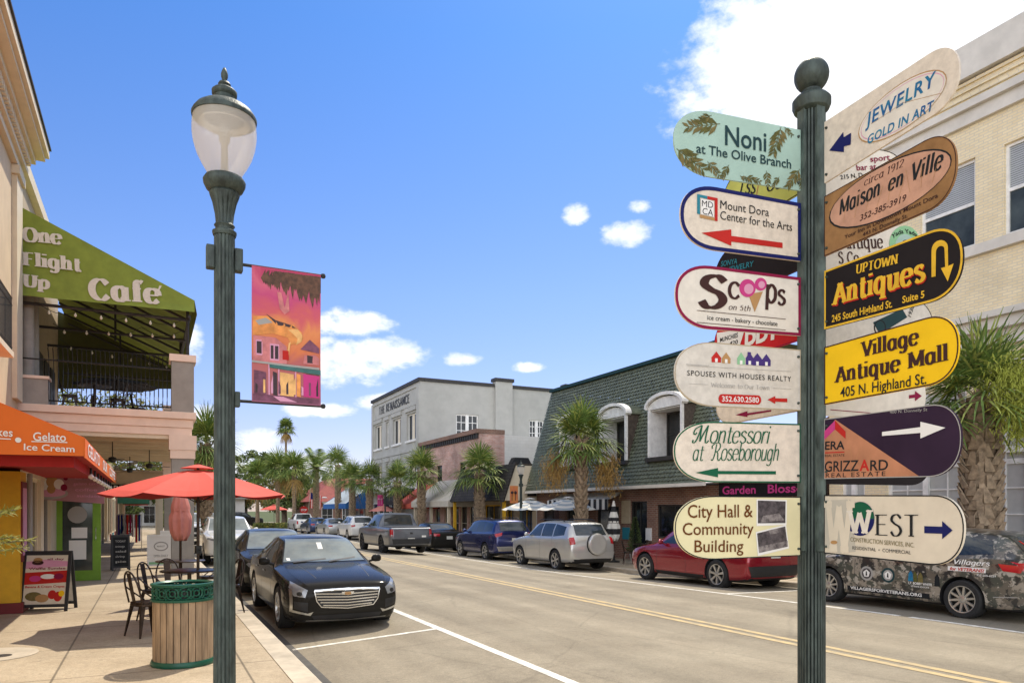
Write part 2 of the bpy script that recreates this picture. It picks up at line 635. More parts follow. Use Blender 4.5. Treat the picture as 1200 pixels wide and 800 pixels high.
def lay_text(mb, T, A, B, h, fn, off, mi=0, arc=0.0):
    """T: glyph mesh; A,B: baseline ends in (a,b) coordinates of a surface; h: cap height; fn(a,b,d)->point"""
    vs_, fs, cap = T
    xs = [v[0] for v in vs_]
    x0, x1 = min(xs), max(xs)
    dx, dy = (B[0] - A[0]) / (x1 - x0), (B[1] - A[1]) / (x1 - x0)
    L_ = math.hypot(B[0] - A[0], B[1] - A[1])
    nx, ny = -(B[1] - A[1]) / L_, (B[0] - A[0]) / L_
    if B[0] < A[0]:
        nx, ny = -nx, -ny
    k = h / cap
    pts = []
    for (x, y, z) in vs_:
        t = (x - x0) / (x1 - x0)
        hump = arc * (1 - (2 * t - 1) ** 2)
        pts.append(fn(A[0] + dx * (x - x0) + nx * (y * k + hump), A[1] + dy * (x - x0) + ny * (y * k + hump), off + z * h))
    mb.add(pts, fs, mi)
# ------------------------------------------------------------------ shared materials
mat('black_metal', (.025, .026, .025), .45, 0.3, .3, 20)
mat('patina', (.068, .090, .078), .55, .2, .5, 24, .25, 60, var2=(.024, .032, .029), stretch=(1, 1, .35))
mat('patina_light', (.115, .15, .13), .6, .15, .5, 22, .2, 60, var2=(.025, .038, .033), stretch=(1, 1, .4))
mat('sign_beige', (.65, .575, .475), .55, 0, .12, 30, .05, 80)
mat('sign_cream', (.64, .575, .46), .5, 0, .06, 12)
mat('sign_pale', (.67, .625, .545), .5, 0, .08, 20)
mat('sign_grey', (.585, .55, .485), .5, 0, .1, 30)
mat('sign_sage', (.35, .50, .43), .5, 0, .06, 9)
mat('sign_butter', (.69, .635, .385), .5, 0, .05, 9)
mat('sign_brown', (.27, .145, .06), .5, 0, .25, 10)
mat('sign_peach', (.50, .28, .19), .55, 0, .15, 14)
mat('sign_black', (.016, .013, .014), .35, 0, .1, 9)
mat('sign_yellow', (.80, .50, .014), .4, 0, .05, 9)
mat('sign_gold', (.66, .40, .035), .4, 0, .12, 20)
mat('sign_fade', (.47, .44, .37), .5, 0, .06, 9)
mat('sign_plum', (.030, .016, .035), .35, 0, .15, 5)
mat('sign_copper', (.45, .20, .11), .45, 0, .18, 7)
mat('sign_lime', (.45, .47, .12), .5, 0, .08, 9)
mat('sign_red', (.52, .02, .025), .45, 0, .08, 9)
mat('ink_navy', (.012, .016, .10), .5, 0, 0)
mat('ink_blue', (.02, .075, .26), .4, 0, .5, 18, var2=(.03, .22, .32))
mat('ink_dark', (.018, .02, .022), .5, 0, 0)
mat('ink_slate', (.02, .05, .055), .5, 0, 0)
mat('ink_brown', (.13, .045, .012), .5, 0, 0)
mat('ink_coffee', (.05, .022, .02), .5, 0, 0)
mat('ink_green', (.012, .10, .05), .5, 0, 0)
mat('ink_red', (.45, .025, .02), .5, 0, .06)
mat('ink_maroon', (.22, .012, .05), .5, 0, 0)
mat('ink_pink', (.50, .05, .20), .5, 0, .05)
mat('ink_rose', (.62, .30, .42), .5, 0, .05)
mat('ink_tan', (.42, .24, .10), .5, 0, .05)
mat('ink_olive', (.16, .13, .05), .5, 0, .2, 30)
mat('ink_leaf', (.10, .095, .03), .5, 0, .3, 40)
mat('ink_teal', (.03, .20, .26), .5, 0, .05)
mat('ink_white', (.74, .73, .70), .5, 0, .03)
mat('ink_grey', (.34, .33, .31), .5, 0, .03)
mat('ink_purple', (.06, .035, .17), .5, 0, 0)
mat('ink_mint', (.25, .48, .27), .5, 0, 0)
mat('photo_dark', (.10, .085, .09), .5, 0, .8, 60, var2=(.02, .016, .02))
mat('photo_pale', (.30, .27, .26), .5, 0, .6, 50, var2=(.06, .05, .055))
mat('steel', (.55, .55, .53), .3, .9, .1)
mat('chrome', (.75, .75, .74), .12, 1.0, 0)
mat('rubber', (.018, .018, .018), .8, 0, .2)
mat('concrete', (.40, .335, .25), .85, 0, .22, 2.2, .15, 90, var2=(.30, .245, .175), detail=9)
mat('kerb_stone', (.46, .40, .31), .85, 0, .2, 3, .15, 70)
mat('white_paint', (.74, .73, .70), .6, 0, .15, 4)
mat('road_white', (.66, .64, .58), .75, 0, .3, 9, .1, 60, detail=8)
mat('road_yellow', (.55, .40, .18), .75, 0, .3, 5, .1, 60, detail=10, var2=(.33, .27, .17))
mat('cream_stucco', (.60, .47, .31), .85, 0, .08, 1.5, .1, 60)
mat('cream_trim', (.66, .57, .42), .7, 0, .06, 3)
mat('grey_trim', (.30, .28, .25), .8, 0, .1, 3)
mat('pink_trim', (.80, .62, .50), .75, 0, .06, 3)
mat('tan_wall', (.42, .33, .22), .8, 0, .1, 2)
mat('white_wall', (.66, .64, .60), .8, 0, .08, 1.5, .05, 30)
mat('grey_wall', (.40, .395, .365), .85, 0, .08, 1.2, .1, 14)
mat('dark_trim', (.035, .032, .03), .6, 0, .2)
mat('glass', (.05, .06, .058), .06, 0, .5, 1.2, spec=.45)
mat('glass_dark', (.012, .014, .015), .08, 0, .5, 1.5, spec=.6)
mat('glass_blind', (.42, .43, .42), .18, 0, .05, spec=.8)
mat('red_canvas', (.62, .088, .062), .8, 0, .06, 3, .05, 90)
mat('salmon_canvas', (.62, .24, .20), .85, 0, .08, 5)
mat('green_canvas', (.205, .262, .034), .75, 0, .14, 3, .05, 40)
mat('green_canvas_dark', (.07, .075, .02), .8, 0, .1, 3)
mat('orange_canvas', (.66, .135, .012), .75, 0, .05, 2)
mat('red_lining', (.33, .012, .01), .8, 0, .1)  # red of the awning lining, reused as the umbrella's painted-in underside tone
mat('cream_canvas', (.52, .48, .40), .85, 0, .08, 2)
mat('coral_canvas', (.60, .12, .08), .85, 0, .08, 2)
mat('blue_canvas', (.02, .11, .32), .8, 0, .08)
mat('greyblue_canvas', (.33, .38, .42), .8, 0, .08)
mat('black_canvas', (.02, .02, .022), .85, 0, .2)
mat('stripe_white', (.66, .64, .58), .85, 0, .05)
mat('chair_metal', (.055, .038, .028), .35, .7, .3, 12)
mat('wood_slat', (.33, .23, .14), .75, 0, .35, 3, .2, 30, stretch=(6, 6, .8), detail=8)
mat('can_green', (.008, .085, .05), .35, .1, .15)
mat('yellow_wall', (.66, .38, .02), .7, 0, .08)
mat('dark_red', (.16, .012, .015), .6, 0, .1)
mat('door_green', (.16, .32, .02), .5, 0, .08)
mat('bulb', (.75, .70, .58), .2, 0, 0)
mat('trunk', (.21, .15, .095), .9, 0, .45, 6, .5, 30)
mat('boot', (.30, .225, .15), .9, 0, .4, 9, .2, 50)
mat('palm_leaf', (.115, .175, .040), .6, 0, .45, 3, spec=.2)
mat('palm_leaf_light', (.27, .31, .075), .6, 0, .4, 3, spec=.2)
mat('palm_dry', (.34, .21, .06), .8, 0, .35, 4)
mat('palm_lime', (.30, .335, .045), .7, 0, .3, 6)
mat('bark', (.16, .125, .09), .9, 0, .4, 5, .5, 20)
mat('leaf_dark', (.065, .09, .028), .7, 0, .5, .9, spec=.3)
mat('leaf_mid', (.12, .15, .038), .7, 0, .5, .9, spec=.3)
mat('leaf_yellow', (.22, .20, .03), .7, 0, .4, 2)
mat('flower_red', (.20, .03, .035), .8, 0, .5, 9)
mat('terracotta', (.48, .44, .37), .8, 0, .1)
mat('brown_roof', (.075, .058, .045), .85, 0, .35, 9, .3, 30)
mat('red_roof', (.24, .05, .04), .8, 0, .15, 2)
mat('wicker', (.26, .17, .09), .8, 0, .3, 30)
mat('kraft', (.40, .33, .22), .8, 0, .1)
mat('asphalt_patch', (.09, .085, .078), .9, 0, .2)
brick_mat('cream_brick', (.84, .71, .46), (.78, .64, .39), (.66, .58, .44), .21, .068, .010, var=.12, bump=.5)
brick_mat('pink_brick', (.52, .24, .175), (.62, .38, .31), (.52, .42, .37), .22, .075, .012, var=.35)
brick_mat('brown_brick', (.26, .12, .075), (.20, .085, .055), (.28, .22, .17), .22, .075, .012, var=.3)
brick_mat('white_block', (.66, .64, .60), (.64, .62, .57), (.56, .54, .5), .4, .2, .008, var=.08, bump=.2)
brick_mat('shingle_dark', (.05, .042, .034), (.035, .03, .026), (.016, .014, .013), .3, .16, .02, var=.4, bump=.8)


def ground_material(name, c0, c1, scale, rough=.9, cracks=True, joint=None, bump=.2):
    m = bpy.data.materials.new(name)
    m.use_nodes = True
    nt = m.node_tree
    N, L = nt.nodes, nt.links
    b = N['Principled BSDF']
    b.inputs['Roughness'].default_value = rough
    b.inputs['Specular IOR Level'].default_value = .3
    tc = N.new('ShaderNodeTexCoord')

    def noise(s, d, r=.6):
        n = N.new('ShaderNodeTexNoise')
        n.inputs['Scale'].default_value = s
        n.inputs['Detail'].default_value = d
        n.inputs['Roughness'].default_value = r
        L.new(tc.outputs['Object'], n.inputs['Vector'])
        return n.outputs[0]

    def mr(x, a, bb, c, d):
        n = N.new('ShaderNodeMapRange')
        for i, q in enumerate((a, bb, c, d)):
            n.inputs[i + 1].default_value = q
        L.new(x, n.inputs[0])
        return n.outputs[0]

    def mul(c, f):
        n = N.new('ShaderNodeMix')
        n.data_type = 'RGBA'
        n.blend_type = 'MULTIPLY'
        n.inputs[0].default_value = 1
        L.new(c, n.inputs[6])
        L.new(f, n.inputs[7])
        return n.outputs[2]
    rp = N.new('ShaderNodeValToRGB')
    rp.color_ramp.elements[0].position = .35
    rp.color_ramp.elements[1].position = .66
    rp.color_ramp.elements[0].color = (*c0, 1)
    rp.color_ramp.elements[1].color = (*c1, 1)
    L.new(noise(scale, 8), rp.inputs[0])
    c = rp.outputs[0]
    c = mul(c, mr(noise(60, 3, .7), .3, .7, .78, 1.2))
    c = mul(c, mr(noise(14, 6, .75), .35, .65, .88, 1.1))
    if cracks:
        # long worn streaks along the lanes and a few dark cracks
        mp = N.new('ShaderNodeMapping')
        mp.inputs['Scale'].default_value = (1.3, .05, 1)
        L.new(tc.outputs['Object'], mp.inputs[0])
        n = N.new('ShaderNodeTexNoise')
        n.inputs['Scale'].default_value = 1.0
        n.inputs['Detail'].default_value = 5
        L.new(mp.outputs[0], n.inputs['Vector'])
        c = mul(c, mr(n.outputs[0], .35, .65, .80, 1.12))
        vo = N.new('ShaderNodeTexVoronoi')
        vo.feature = 'DISTANCE_TO_EDGE'
        vo.inputs['Scale'].default_value = .42
        ad = N.new('ShaderNodeMixRGB')
        ad.inputs[0].default_value = .12
        L.new(tc.outputs['Object'], ad.inputs[1])
        nn = N.new('ShaderNodeTexNoise')
        nn.inputs['Scale'].default_value = 1.5
        nn.inputs['Detail'].default_value = 6
        L.new(tc.outputs['Object'], nn.inputs['Vector'])
        L.new(nn.outputs['Color'], ad.inputs[2])
        L.new(ad.outputs[0], vo.inputs['Vector'])
        c = mul(c, mr(vo.outputs['Distance'], 0, .010, .86, 1))
    # small dark spots and broad stains
    vs2 = N.new('ShaderNodeTexVoronoi')
    vs2.inputs['Scale'].default_value = 2.6
    vs2.inputs['Randomness'].default_value = 1
    L.new(tc.outputs['Object'], vs2.inputs['Vector'])
    c = mul(c, mr(vs2.outputs['Distance'], .045, .06, .72, 1))
    c = mul(c, mr(noise(.7, 6, .7), .56, .72, 1, .80))
    if joint:
        sp = N.new('ShaderNodeSeparateXYZ')
        L.new(tc.outputs['Object'], sp.inputs[0])
        for ax, (step, off) in zip((0, 1), joint):
            a = N.new('ShaderNodeMath')
            a.operation = 'ADD'
            a.inputs[1].default_value = off
            L.new(sp.outputs[ax], a.inputs[0])
            d = N.new('ShaderNodeMath')
            d.operation = 'PINGPONG'
            d.inputs[1].default_value = step / 2
            L.new(a.outputs[0], d.inputs[0])
            c = mul(c, mr(d.outputs[0], .006, .016, .42, 1))
    L.new(c, b.inputs['Base Color'])
    bp = N.new('ShaderNodeBump')
    bp.inputs['Strength'].default_value = bump
    bp.inputs['Distance'].default_value = .02
    L.new(noise(90, 4), bp.inputs['Height'])
    L.new(bp.outputs[0], b.inputs['Normal'])
    MATS[name] = m
    return m


ground_material('asphalt', (.24, .206, .152), (.30, .262, .196), .8)
ground_material('pavement', (.355, .285, .195), (.450, .370, .262), 1.1, .88, False, ((1.75, .85), (1.75, .4)), .12)
ground_material('grass', (.05, .075, .02), (.09, .10, .03), .4, .95, False)

# ------------------------------------------------------------------ the setting: ground, road, pavements, kerbs, markings
LK, RK = 1.5, 14.4                          # left and right kerb lines
g = MB()
g.quad((-1500, -800, -.9), (1500, -800, -.9), (1500, 2500, -.9), (-1500, 2500, -.9))
g.build('ground', M('grass'), kind='structure')


def strip(xs, ys, zf, name, m, thick=0):
    b = MB()
    vs_, fs = [], []
    for y in ys:
        for x in xs:
            vs_.append((x, y, zf(x, y)))
    n = len(xs)
    for i in range(len(ys) - 1):
        for j in range(n - 1):
            fs.append([i * n + j, i * n + j + 1, (i + 1) * n + j + 1, (i + 1) * n + j])
    b.add(vs_, fs)
    if thick:
        for (j, s) in ((0, 1), (n - 1, -1)):
            vs2 = []
            for i, y in enumerate(ys):
                vs2 += [(xs[j], y, zf(xs[j], y)), (xs[j], y, zf(xs[j], y) - thick)]
            b.add(vs2, [[2 * i, 2 * i + 1, 2 * i + 3, 2 * i + 2] for i in range(len(ys) - 1)])
        vs2 = []
        for x in xs:
            vs2 += [(x, ys[0], zf(x, ys[0])), (x, ys[0], zf(x, ys[0]) - thick)]
        b.add(vs2, [[2 * i, 2 * i + 1, 2 * i + 3, 2 * i + 2] for i in range(n - 1)])
    return b.build(name, m, kind='structure', normals=False)


YS = [-40, -10, 0, 4, 8, 10, 12, 14, 16, 18, 20, 25, 30, 40, 50, 60, 76]
strip([LK - .6, LK, 2.5, 3.5, 4.5, 8, 9, 10, 11, 12, 13, 14.4, 14.9], YS, gz, 'road', M('asphalt'))
strip([-60, -20, 0, 8, 14.4, 40, 90], [75.9, 84, 100, 140], lambda x, y: gz(x, 50) - .006, 'crossroad', M('asphalt'))
strip([-40, -12, -4, LK - .27], [-40, -10, 0, 10, 20, 40, 70], lambda x, y: .13, 'pavement', M('pavement'), .6)
strip([LK - .262, LK - .03, LK], [-40, 0, 20, 40, 70], lambda x, y: .132 - (.02 if x == LK else 0), 'kerb', M('kerb_stone'), .4)
strip([LK + .004, LK + .35], [-40, 0, 20, 40, 70], lambda x, y: gz(x, y) + .004, 'gutter', M('asphalt_patch'))
strip([RK + .27, 17, 24], YS[:-1] + [70], lambda x, y: gz(14.4, y) + .13, 'pavement', M('pavement'), .6)
strip([RK, RK + .03, RK + .262], YS[:-1] + [70], lambda x, y: gz(14.4, y) + .132 - (.02 if x == RK else 0), 'kerb', M('kerb_stone'), .4)


def marking(xa, xb, ya, yb, m, dz=.004, n=10):
    b = MB()
    for i in range(n):
        y0, y1 = ya + (yb - ya) * i / n, ya + (yb - ya) * (i + 1) / n
        k = max(1, int((xb - xa) / .5))
        for j in range(k):
            u, w = xa + (xb - xa) * j / k, xa + (xb - xa) * (j + 1) / k
            b.quad((u, y0, gz(u, y0) + dz), (w, y0, gz(w, y0) + dz), (w, y1, gz(w, y1) + dz), (u, y1, gz(u, y1) + dz))
    b.build('road_marking', m, kind='structure', normals=False)


marking(7.62, 7.74, -20, 70, M('road_yellow'), n=40)
marking(7.86, 7.98, -20, 70, M('road_yellow'), n=40)
marking(3.93, 4.04, 5.5, 70, M('road_white'), n=40)
marking(11.35, 11.46, -10, 70, M('road_white'), n=60)
# bay dividers
marking(LK + .3, 3.93, 10.45, 10.55, M('road_white'), n=1)
for yb in (15.7, 22.5, 28.6, 35):
    marking(LK + .45, 3.93, yb, yb + .1, M('road_white'), n=1)
for yb in (5.6, 12.2, 19.3, 25.9, 32):
    marking(11.46, RK, yb, yb + .1, M('road_white'), n=6)
# the corner of the pavement under the direction post
b = MB()
pl = [(LK, -40), (3.7, -40), (3.9, 1.5), (3.75, 3.2), (3.2, 4.2), (2.5, 4.9), (LK, 5.2)]
b.prism(pl, lambda a, c, d: (a, c, d), -.3, .131)
b.build('pavement_corner', M('pavement'), kind='structure')
# round hatch in the left pavement
c = on_ground(8, 766, .13)
t = thing('utility_cover', 'pale round concrete hatch cover with a dark slot in the left sidewalk', 'hatch', (c.x - .15, c.y, .133))
b = MB()
b.lathe([(0, .004), (.46, .004), (.46, 0)], 40, caps=False)
b.build('cover', M('kerb_stone'), t)
b = MB()
b.lathe([(0, .006), (.1, .006), (.1, .004)], 20, caps=False)
b.build('slot', M('dark_trim'), t, loc=(.12, -.12, 0))
mat('rim_silver', (.50, .49, .47), .3, .8, .1)
# ------------------------------------------------------------------ direction post with its boards
PZ = 2.9
PP = at_depth(951, HZN, PZ)
POST = V((PP.x, PP.y, 0))
PDIR = math.atan2(pdir(950, 0).y, pdir(950, 0).x)
pt_ = thing('sign_post', 'dark green fluted post with ball finial carrying stacked direction boards', 'post', (POST.x, POST.y, .131), R(-8))


def flute_poly(r, n=72):
    out = []
    for j in range(n):
        a = 2 * math.pi * j / n
        c4 = abs(math.cos(2 * a))          # four flat faces, grooved between
        q = r * (1 - .03 * math.cos(4 * a)) * (1 - .16 * max(0, math.cos(24 * a)) * (1 if abs(math.sin(2 * a + math.pi / 2)) < 2 else 0))
        out.append((q * math.cos(a), q * math.sin(a)))
    return out


b = MB()
pl = flute_poly(.047, 96)
b.ring([[(x, y, z) for (x, y) in pl] for z in (.5, 3.28)])
b.build('shaft', [M('patina')], pt_, smooth=True, angle=25)
b = MB()
pl = flute_poly(.051, 96)
b.ring([[(x, y, z) for (x, y) in pl] for z in (.02, 1.485)])
b.build('lower_sleeve', [M('patina')], pt_, smooth=True, angle=25)
b = MB()
for k in range(4):                          # pale worn mounting rails the boards are bolted to
    a = math.pi / 2 * k
    ca, sa = math.cos(a), math.sin(a)
    o = V((ca * .044, sa * .044, 0))
    b.obox(o, V((ca, sa, 0)), V((-sa, ca, 0)), -.012, .010, -.019, .019, 1.49, 3.25)
    b.build('mounting_rail', M('patina_light'), pt_)
    b = MB()
b.lathe([(.05, 3.235), (.066, 3.245), (.073, 3.262), (.073, 3.285), (.06, 3.30), (.045, 3.305), (.036, 3.318), (.036, 3.325)], 32)
b.build('collar', M('patina'), pt_, smooth=True)
b = MB()
rb = .066
b.lathe([(max(.001, rb * math.sin(math.pi * i / 20)), 3.385 - rb * math.cos(math.pi * i / 20)) for i in range(21)], 32)
b.build('ball_finial', M('patina'), pt_, smooth=True)
b = MB()
b.lathe([(.16, 0), (.16, .06), (.12, .1), (.10, .3), (.07, .42), (.06, .55)], 32)
b.build('base', M('patina'), pt_, smooth=True)


class Board:
    def __init__(s, label, vpx, left, body, TL, BL, TR, BR, tip, border=None, bw=.009, group=None, off=0.0, bolts=True, power=2.25):
        d = pdir(vpx, HZN)
        d.z = 0
        d.normalize()
        s.d = -d
        n = V((s.d.y, -s.d.x, 0))
        if n.dot(V((-POST.x, -POST.y, 0))) < 0:
            n = -n
        s.n = n
        s.o = POST + n * off
        s.root = thing('direction_sign', label, 'sign', (0, 0, 0), 0, group)
        s.let, s.arr, s.art = MB(), MB(), MB()
        s.lm, s.am, s.tm = [], [], []
        tl, bl, tr, br = s.px(*TL), s.px(*BL), s.px(*TR), s.px(*BR)
        st = s.px(tip, (TR[1] + BR[1]) / 2)[0]
        out = [tl, tr]
        cx, cz = (tr[0] + br[0]) / 2, (tr[1] + br[1]) / 2
        hz_ = (tr[1] - br[1]) / 2
        N_ = 22
        for i in range(1, N_):
            a = math.pi / 2 - math.pi * i / N_
            ca, sa = math.cos(a), math.sin(a)
            q = abs(ca) ** (2 / power) * (1 if ca > 0 else -1), abs(sa) ** (2 / power) * (1 if sa > 0 else -1)
            base = tr[0] if q[1] > 0 else br[0]
            xm = cx + (base - cx) * abs(q[1])
            out.append((xm + (st - cx) * q[0] if True else 0, cz + hz_ * q[1]))
        out += [br, bl]
        s.outline = out
        b_ = MB()
        b_.prism(out, s.fn, -.004, .004)
        s.panel = b_.build('panel', body, s.root)
        if border:
            # inset ring
            n_ = len(out)
            ins = []
            for i in range(n_):
                p, q, r = V(out[i - 1]), V(out[i]), V(out[(i + 1) % n_])
                e1, e2 = (q - p), (r - q)
                n1, n2 = V((e1.y, -e1.x)).normalized(), V((e2.y, -e2.x)).normalized()
                m_ = (n1 + n2)
                m_ = m_ / max(.3, m_.length_squared) * 2 if m_.length > 1e-6 else n1
                cen = V((cx * .7 + tl[0] * .3, cz))
                sg = 1 if (cen - q).dot(m_) > 0 else -1
                ins.append(q + m_ * sg * bw)
            b_ = MB()
            vs_ = [s.fn(p[0], p[1], .0052) for p in out] + [s.fn(p[0], p[1], .0052) for p in ins]
            b_.add(vs_, [[i, (i + 1) % n_, n_ + (i + 1) % n_, n_ + i] for i in range(n_)])
            b_.build('border', border, s.root, normals=False)
        if bolts:
            for (p, q) in ((tl, bl), (bl, tl)):
                f = .12
                c_ = (p[0] * (1 - f) + q[0] * f + (.012 if st > tl[0] else -.012), p[1] * (1 - f) + q[1] * f)
                b_ = MB()
                b_.tube([s.fn(c_[0], c_[1], .003), s.fn(c_[0], c_[1], .010)], [.0055, .0045], 8)
                b_.build('bolt', M('patina'), s.root)

    def fn(s, a, z, o):
        p = s.o + s.d * a + s.n * o
        return V((p.x, p.y, z))

    def px(s, x, y):
        d = pdir(x, y)
        t = (s.o.dot(s.n) - 0) / (d.x * s.n.x + d.y * s.n.y)
        p = V((d.x * t, d.y * t, EYE + d.z * t))
        return ((p - s.o).dot(s.d), p.z)

    def _mi(s, lst, m):
        if m not in lst:
            lst.append(m)
        return lst.index(m)

    def text(s, T, A, B, hpx, m, off=.0062, arc=0.0):
        a, b_ = s.px(*A), s.px(*B)
        h = abs(s.px(A[0], A[1] - hpx)[1] - a[1])
        mb = MB()
        lay_text(mb, T, a, b_, h, s.fn, off, 0, arc * h)
        mb.build('lettering', m, s.root, normals=False)

    def poly(s, pts, m, off=.0056, arrow=False):
        mb, lm = (s.arr, s.am) if arrow else (s.art, s.tm)
        k = len(mb.f)
        mb.flat([s.px(*p) for p in pts], s.fn, off + (k % 40) * .00004, s._mi(lm, m))

    def ell(s, cx, cy, ax, ay, m, off=.0056, slope=0.0, n=32, ring=0.0):
        # ellipse given by centre and half axes in photo pixels (sheared by slope)
        P = [(cx + ax * math.cos(2 * math.pi * i / n), cy + slope * ax * math.cos(2 * math.pi * i / n) + ay * math.sin(2 * math.pi * i / n)) for i in range(n)]
        if not ring:
            s.poly(P, m, off)
        else:
            Q = [(cx + (x - cx) * (1 - ring / ax), cy + (y - cy) * (1 - ring / ay)) for (x, y) in P]
            mb, mi = s.art, s._mi(s.tm, m)
            vs_ = [s.fn(*s.px(*p), off) for p in P + Q]
            mb.add(vs_, [[i, (i + 1) % n, n + (i + 1) % n, n + i] for i in range(n)], mi)

    def line(s, A, B, w, m, off=.0058):
        a, b_ = V(s.px(*A)), V(s.px(*B))
        t = (b_ - a).normalized()
        n = V((-t.y, t.x)) * w / 2
        k = len(s.art.f)
        s.art.flat([a + n, b_ + n, b_ - n, a - n], s.fn, off + (k % 50) * .00003, s._mi(s.tm, m))

    def done(s):
        if s.art.f:
            s.art.build('emblem', s.tm, s.root, normals=False)
        if s.arr.f:
            s.arr.build('arrow', s.am, s.root, normals=False)


def leafspray(B, base, tip, n, m1, m2, size=1.0, seed=1):
    rnd = random.Random(seed)
    bx_, by_ = base
    dx, dy = tip[0] - bx_, tip[1] - by_
    L_ = math.hypot(dx, dy)
    B.line(base, tip, .0022, m1, .0058)
    for i in range(n):
        f = (i + .6) / n
        for sg in (-1, 1):
            a = math.atan2(dy, dx) + sg * (R(38) + rnd.uniform(-.2, .2))
            l = L_ * .36 * size * (1.15 - .5 * f)
            x, y = bx_ + dx * f, by_ + dy * f
            ex, ey = x + l * math.cos(a), y + l * math.sin(a)
            nx, ny = -math.sin(a) * l * .16, math.cos(a) * l * .16
            mx_, my_ = x + l * .5 * math.cos(a), y + l * .5 * math.sin(a)
            B.poly([(x, y), (mx_ + nx, my_ + ny), (ex, ey), (mx_ - nx, my_ - ny)], m1 if rnd.random() < .6 else m2, .006)


# ---- boards pointing left
B = Board('sage green sign painted with olive sprigs, topmost on the left', 3430, True, M('sign_sage'), (937.5, 153), (937.5, 224), (835, 132), (835, 208.5), 789)
B.text(txt('Noni', .012), (848.7, 170.5), (897, 178.5), 23, M('ink_slate'))
B.text(txt('at The Olive Branch', .012), (815, 179.7), (926, 198.5), 11, M('ink_slate'))
for i, (p, q, n) in enumerate([((843, 146), (805, 150), 7), ((833, 136), (815, 145), 5), ((914, 150), (905, 181), 7), ((918, 150), (927, 160), 4), ((792, 175), (823, 200), 8), ((800, 196), (815, 186), 4), ((828, 190), (842, 207), 5), ((853, 194), (845, 210), 5), ((866, 207), (876, 213), 4), ((872, 208), (889, 214), 5), ((897, 201), (899, 218), 5), ((912, 208), (905, 219), 5), ((936, 199), (922, 220), 6), ((935, 207), (938, 221), 4)]):
    leafspray(B, p, q, n, M('ink_leaf'), M('ink_olive'), 1.15, i)
B.done()

B = Board('beige sign with navy rim and one long red arrow under a small square logo', 3150, True, M('sign_beige'), (937.5, 238.7), (937.5, 306.5), (838, 220), (838, 294), 796.5, M('ink_navy'), .0145)
B.poly([(816, 228), (819.5, 228.7), (819.5, 252), (816, 251)], M('ink_teal'))
B.poly([(816, 228), (828, 230.5), (828, 234), (816, 231.3)], M('ink_teal'))
B.poly([(828, 230.5), (840, 233), (840, 236.5), (828, 234)], M('ink_red'))
B.poly([(836.5, 233), (840, 233.5), (840, 260), (836.5, 259.3)], M('ink_red'))
B.poly([(819, 252), (836.5, 256), (836.5, 259.3), (819, 255.5)], M('ink_tan'))
B.poly([(820.5, 233.5), (835.5, 236.5), (835.5, 255), (820.5, 251.5)], M('ink_white'))
B.text(txt('MD', .0), (821.5, 242.5), (834.5, 245), 7.5, M('ink_dark'))
B.text(txt('CA', .0), (822, 251.3), (834.5, 254), 7.5, M('ink_dark'))
B.text(txt('Mount Dora', 0), (843, 245), (900, 254.3), 10, M('ink_dark'))
B.text(txt('Center for the Arts', 0), (843, 257.5), (927, 271.5), 10, M('ink_dark'))
B.poly([(821, 273.5), (856, 269.5), (856, 277), (916, 285), (916, 291.3), (856, 283.7), (856, 288.7)], M('ink_red'), .0058, True)
B.done()

B = Board('beige sign with maroon rim, scoops of pink ice cream and curly brown lettering', 3600, True, M('sign_sage' if False else 'sign_pale'), (937.5, 325.6), (937.5, 393.8), (832, 312), (832, 386), 790.5, M('ink_maroon'), .0115)
B.text(pen('S', .16, .06, False, .1), (817, 360), (853, 361.5), 37, M('ink_coffee'))
B.text(pen('c', .13, .05, False, .05), (852, 349.5), (866.5, 350.5), 26, M('ink_coffee'))
B.text(pen('p', .14, .05, False, .0), (896, 354), (909, 356), 29, M('ink_coffee'))
B.text(pen('s', .15, .05, False, .1), (910, 357), (920, 358), 24, M('ink_coffee'))
B.text(pen('on 5th', .09, .04, False, .2), (853, 363), (878.5, 365), 6, M('ink_coffee'))
B.poly([(876, 345), (893, 342), (883.5, 366)], M('ink_tan'))
B.ell(875, 338, 9.5, 10.5, M('ink_pink'))
B.ell(876.5, 339, 5.5, 6, M('ink_rose'))
B.ell(890.5, 333.5, 7, 7.5, M('ink_pink'))
B.ell(891.5, 334, 3.8, 4.2, M('ink_rose'))
B.line((815.6, 364), (919.7, 374.3), .0022, M('ink_coffee'))
B.line((815.6, 378), (919.7, 387), .0022, M('ink_coffee'))
B.text(txt('ice cream - bakery - chocolate', .004), (828, 374.8), (910, 382.3), 5.4, M('ink_dark'))
B.done()

B = Board('pale sign with four little coloured houses and a red telephone pill', 3500, True, M('sign_grey'), (937.5, 410), (937.5, 481), (838, 401.5), (838, 476.5), 790, M('kraft'), .0035)
for (x0, x1, y0, m, yb) in ((833, 844, 414, 'ink_red', 425), (845, 855, 415, 'ink_tan', 426), (863, 872, 415, 'ink_mint', 427.5), (873, 882, 415, 'ink_purple', 428), (881, 892, 416, 'ink_purple', 428.7), (892, 902, 417, 'ink_purple', 429.3)):
    xm = (x0 + x1) / 2
    B.poly([(x0 - .6, y0 + 5.5), (xm, y0 - 2), (x1 + .6, y0 + 6), (x1, y0 + 6), (x1, yb), (x0, yb - .5), (x0, y0 + 5.5)], M(m))
    B.poly([(xm - 1.5, yb - 5), (xm + 1.5, yb - 4.8), (xm + 1.5, yb - .4), (xm - 1.5, yb - .5)], M('ink_white'), .0060)
B.poly([(875, 412.5), (879, 413), (879, 418), (875, 418)], M('ink_purple'))
B.line((803, 427), (830, 428.8), .0016, M('ink_grey'))
B.line((804, 428.5), (926, 435.5), .0012, M('ink_grey'))
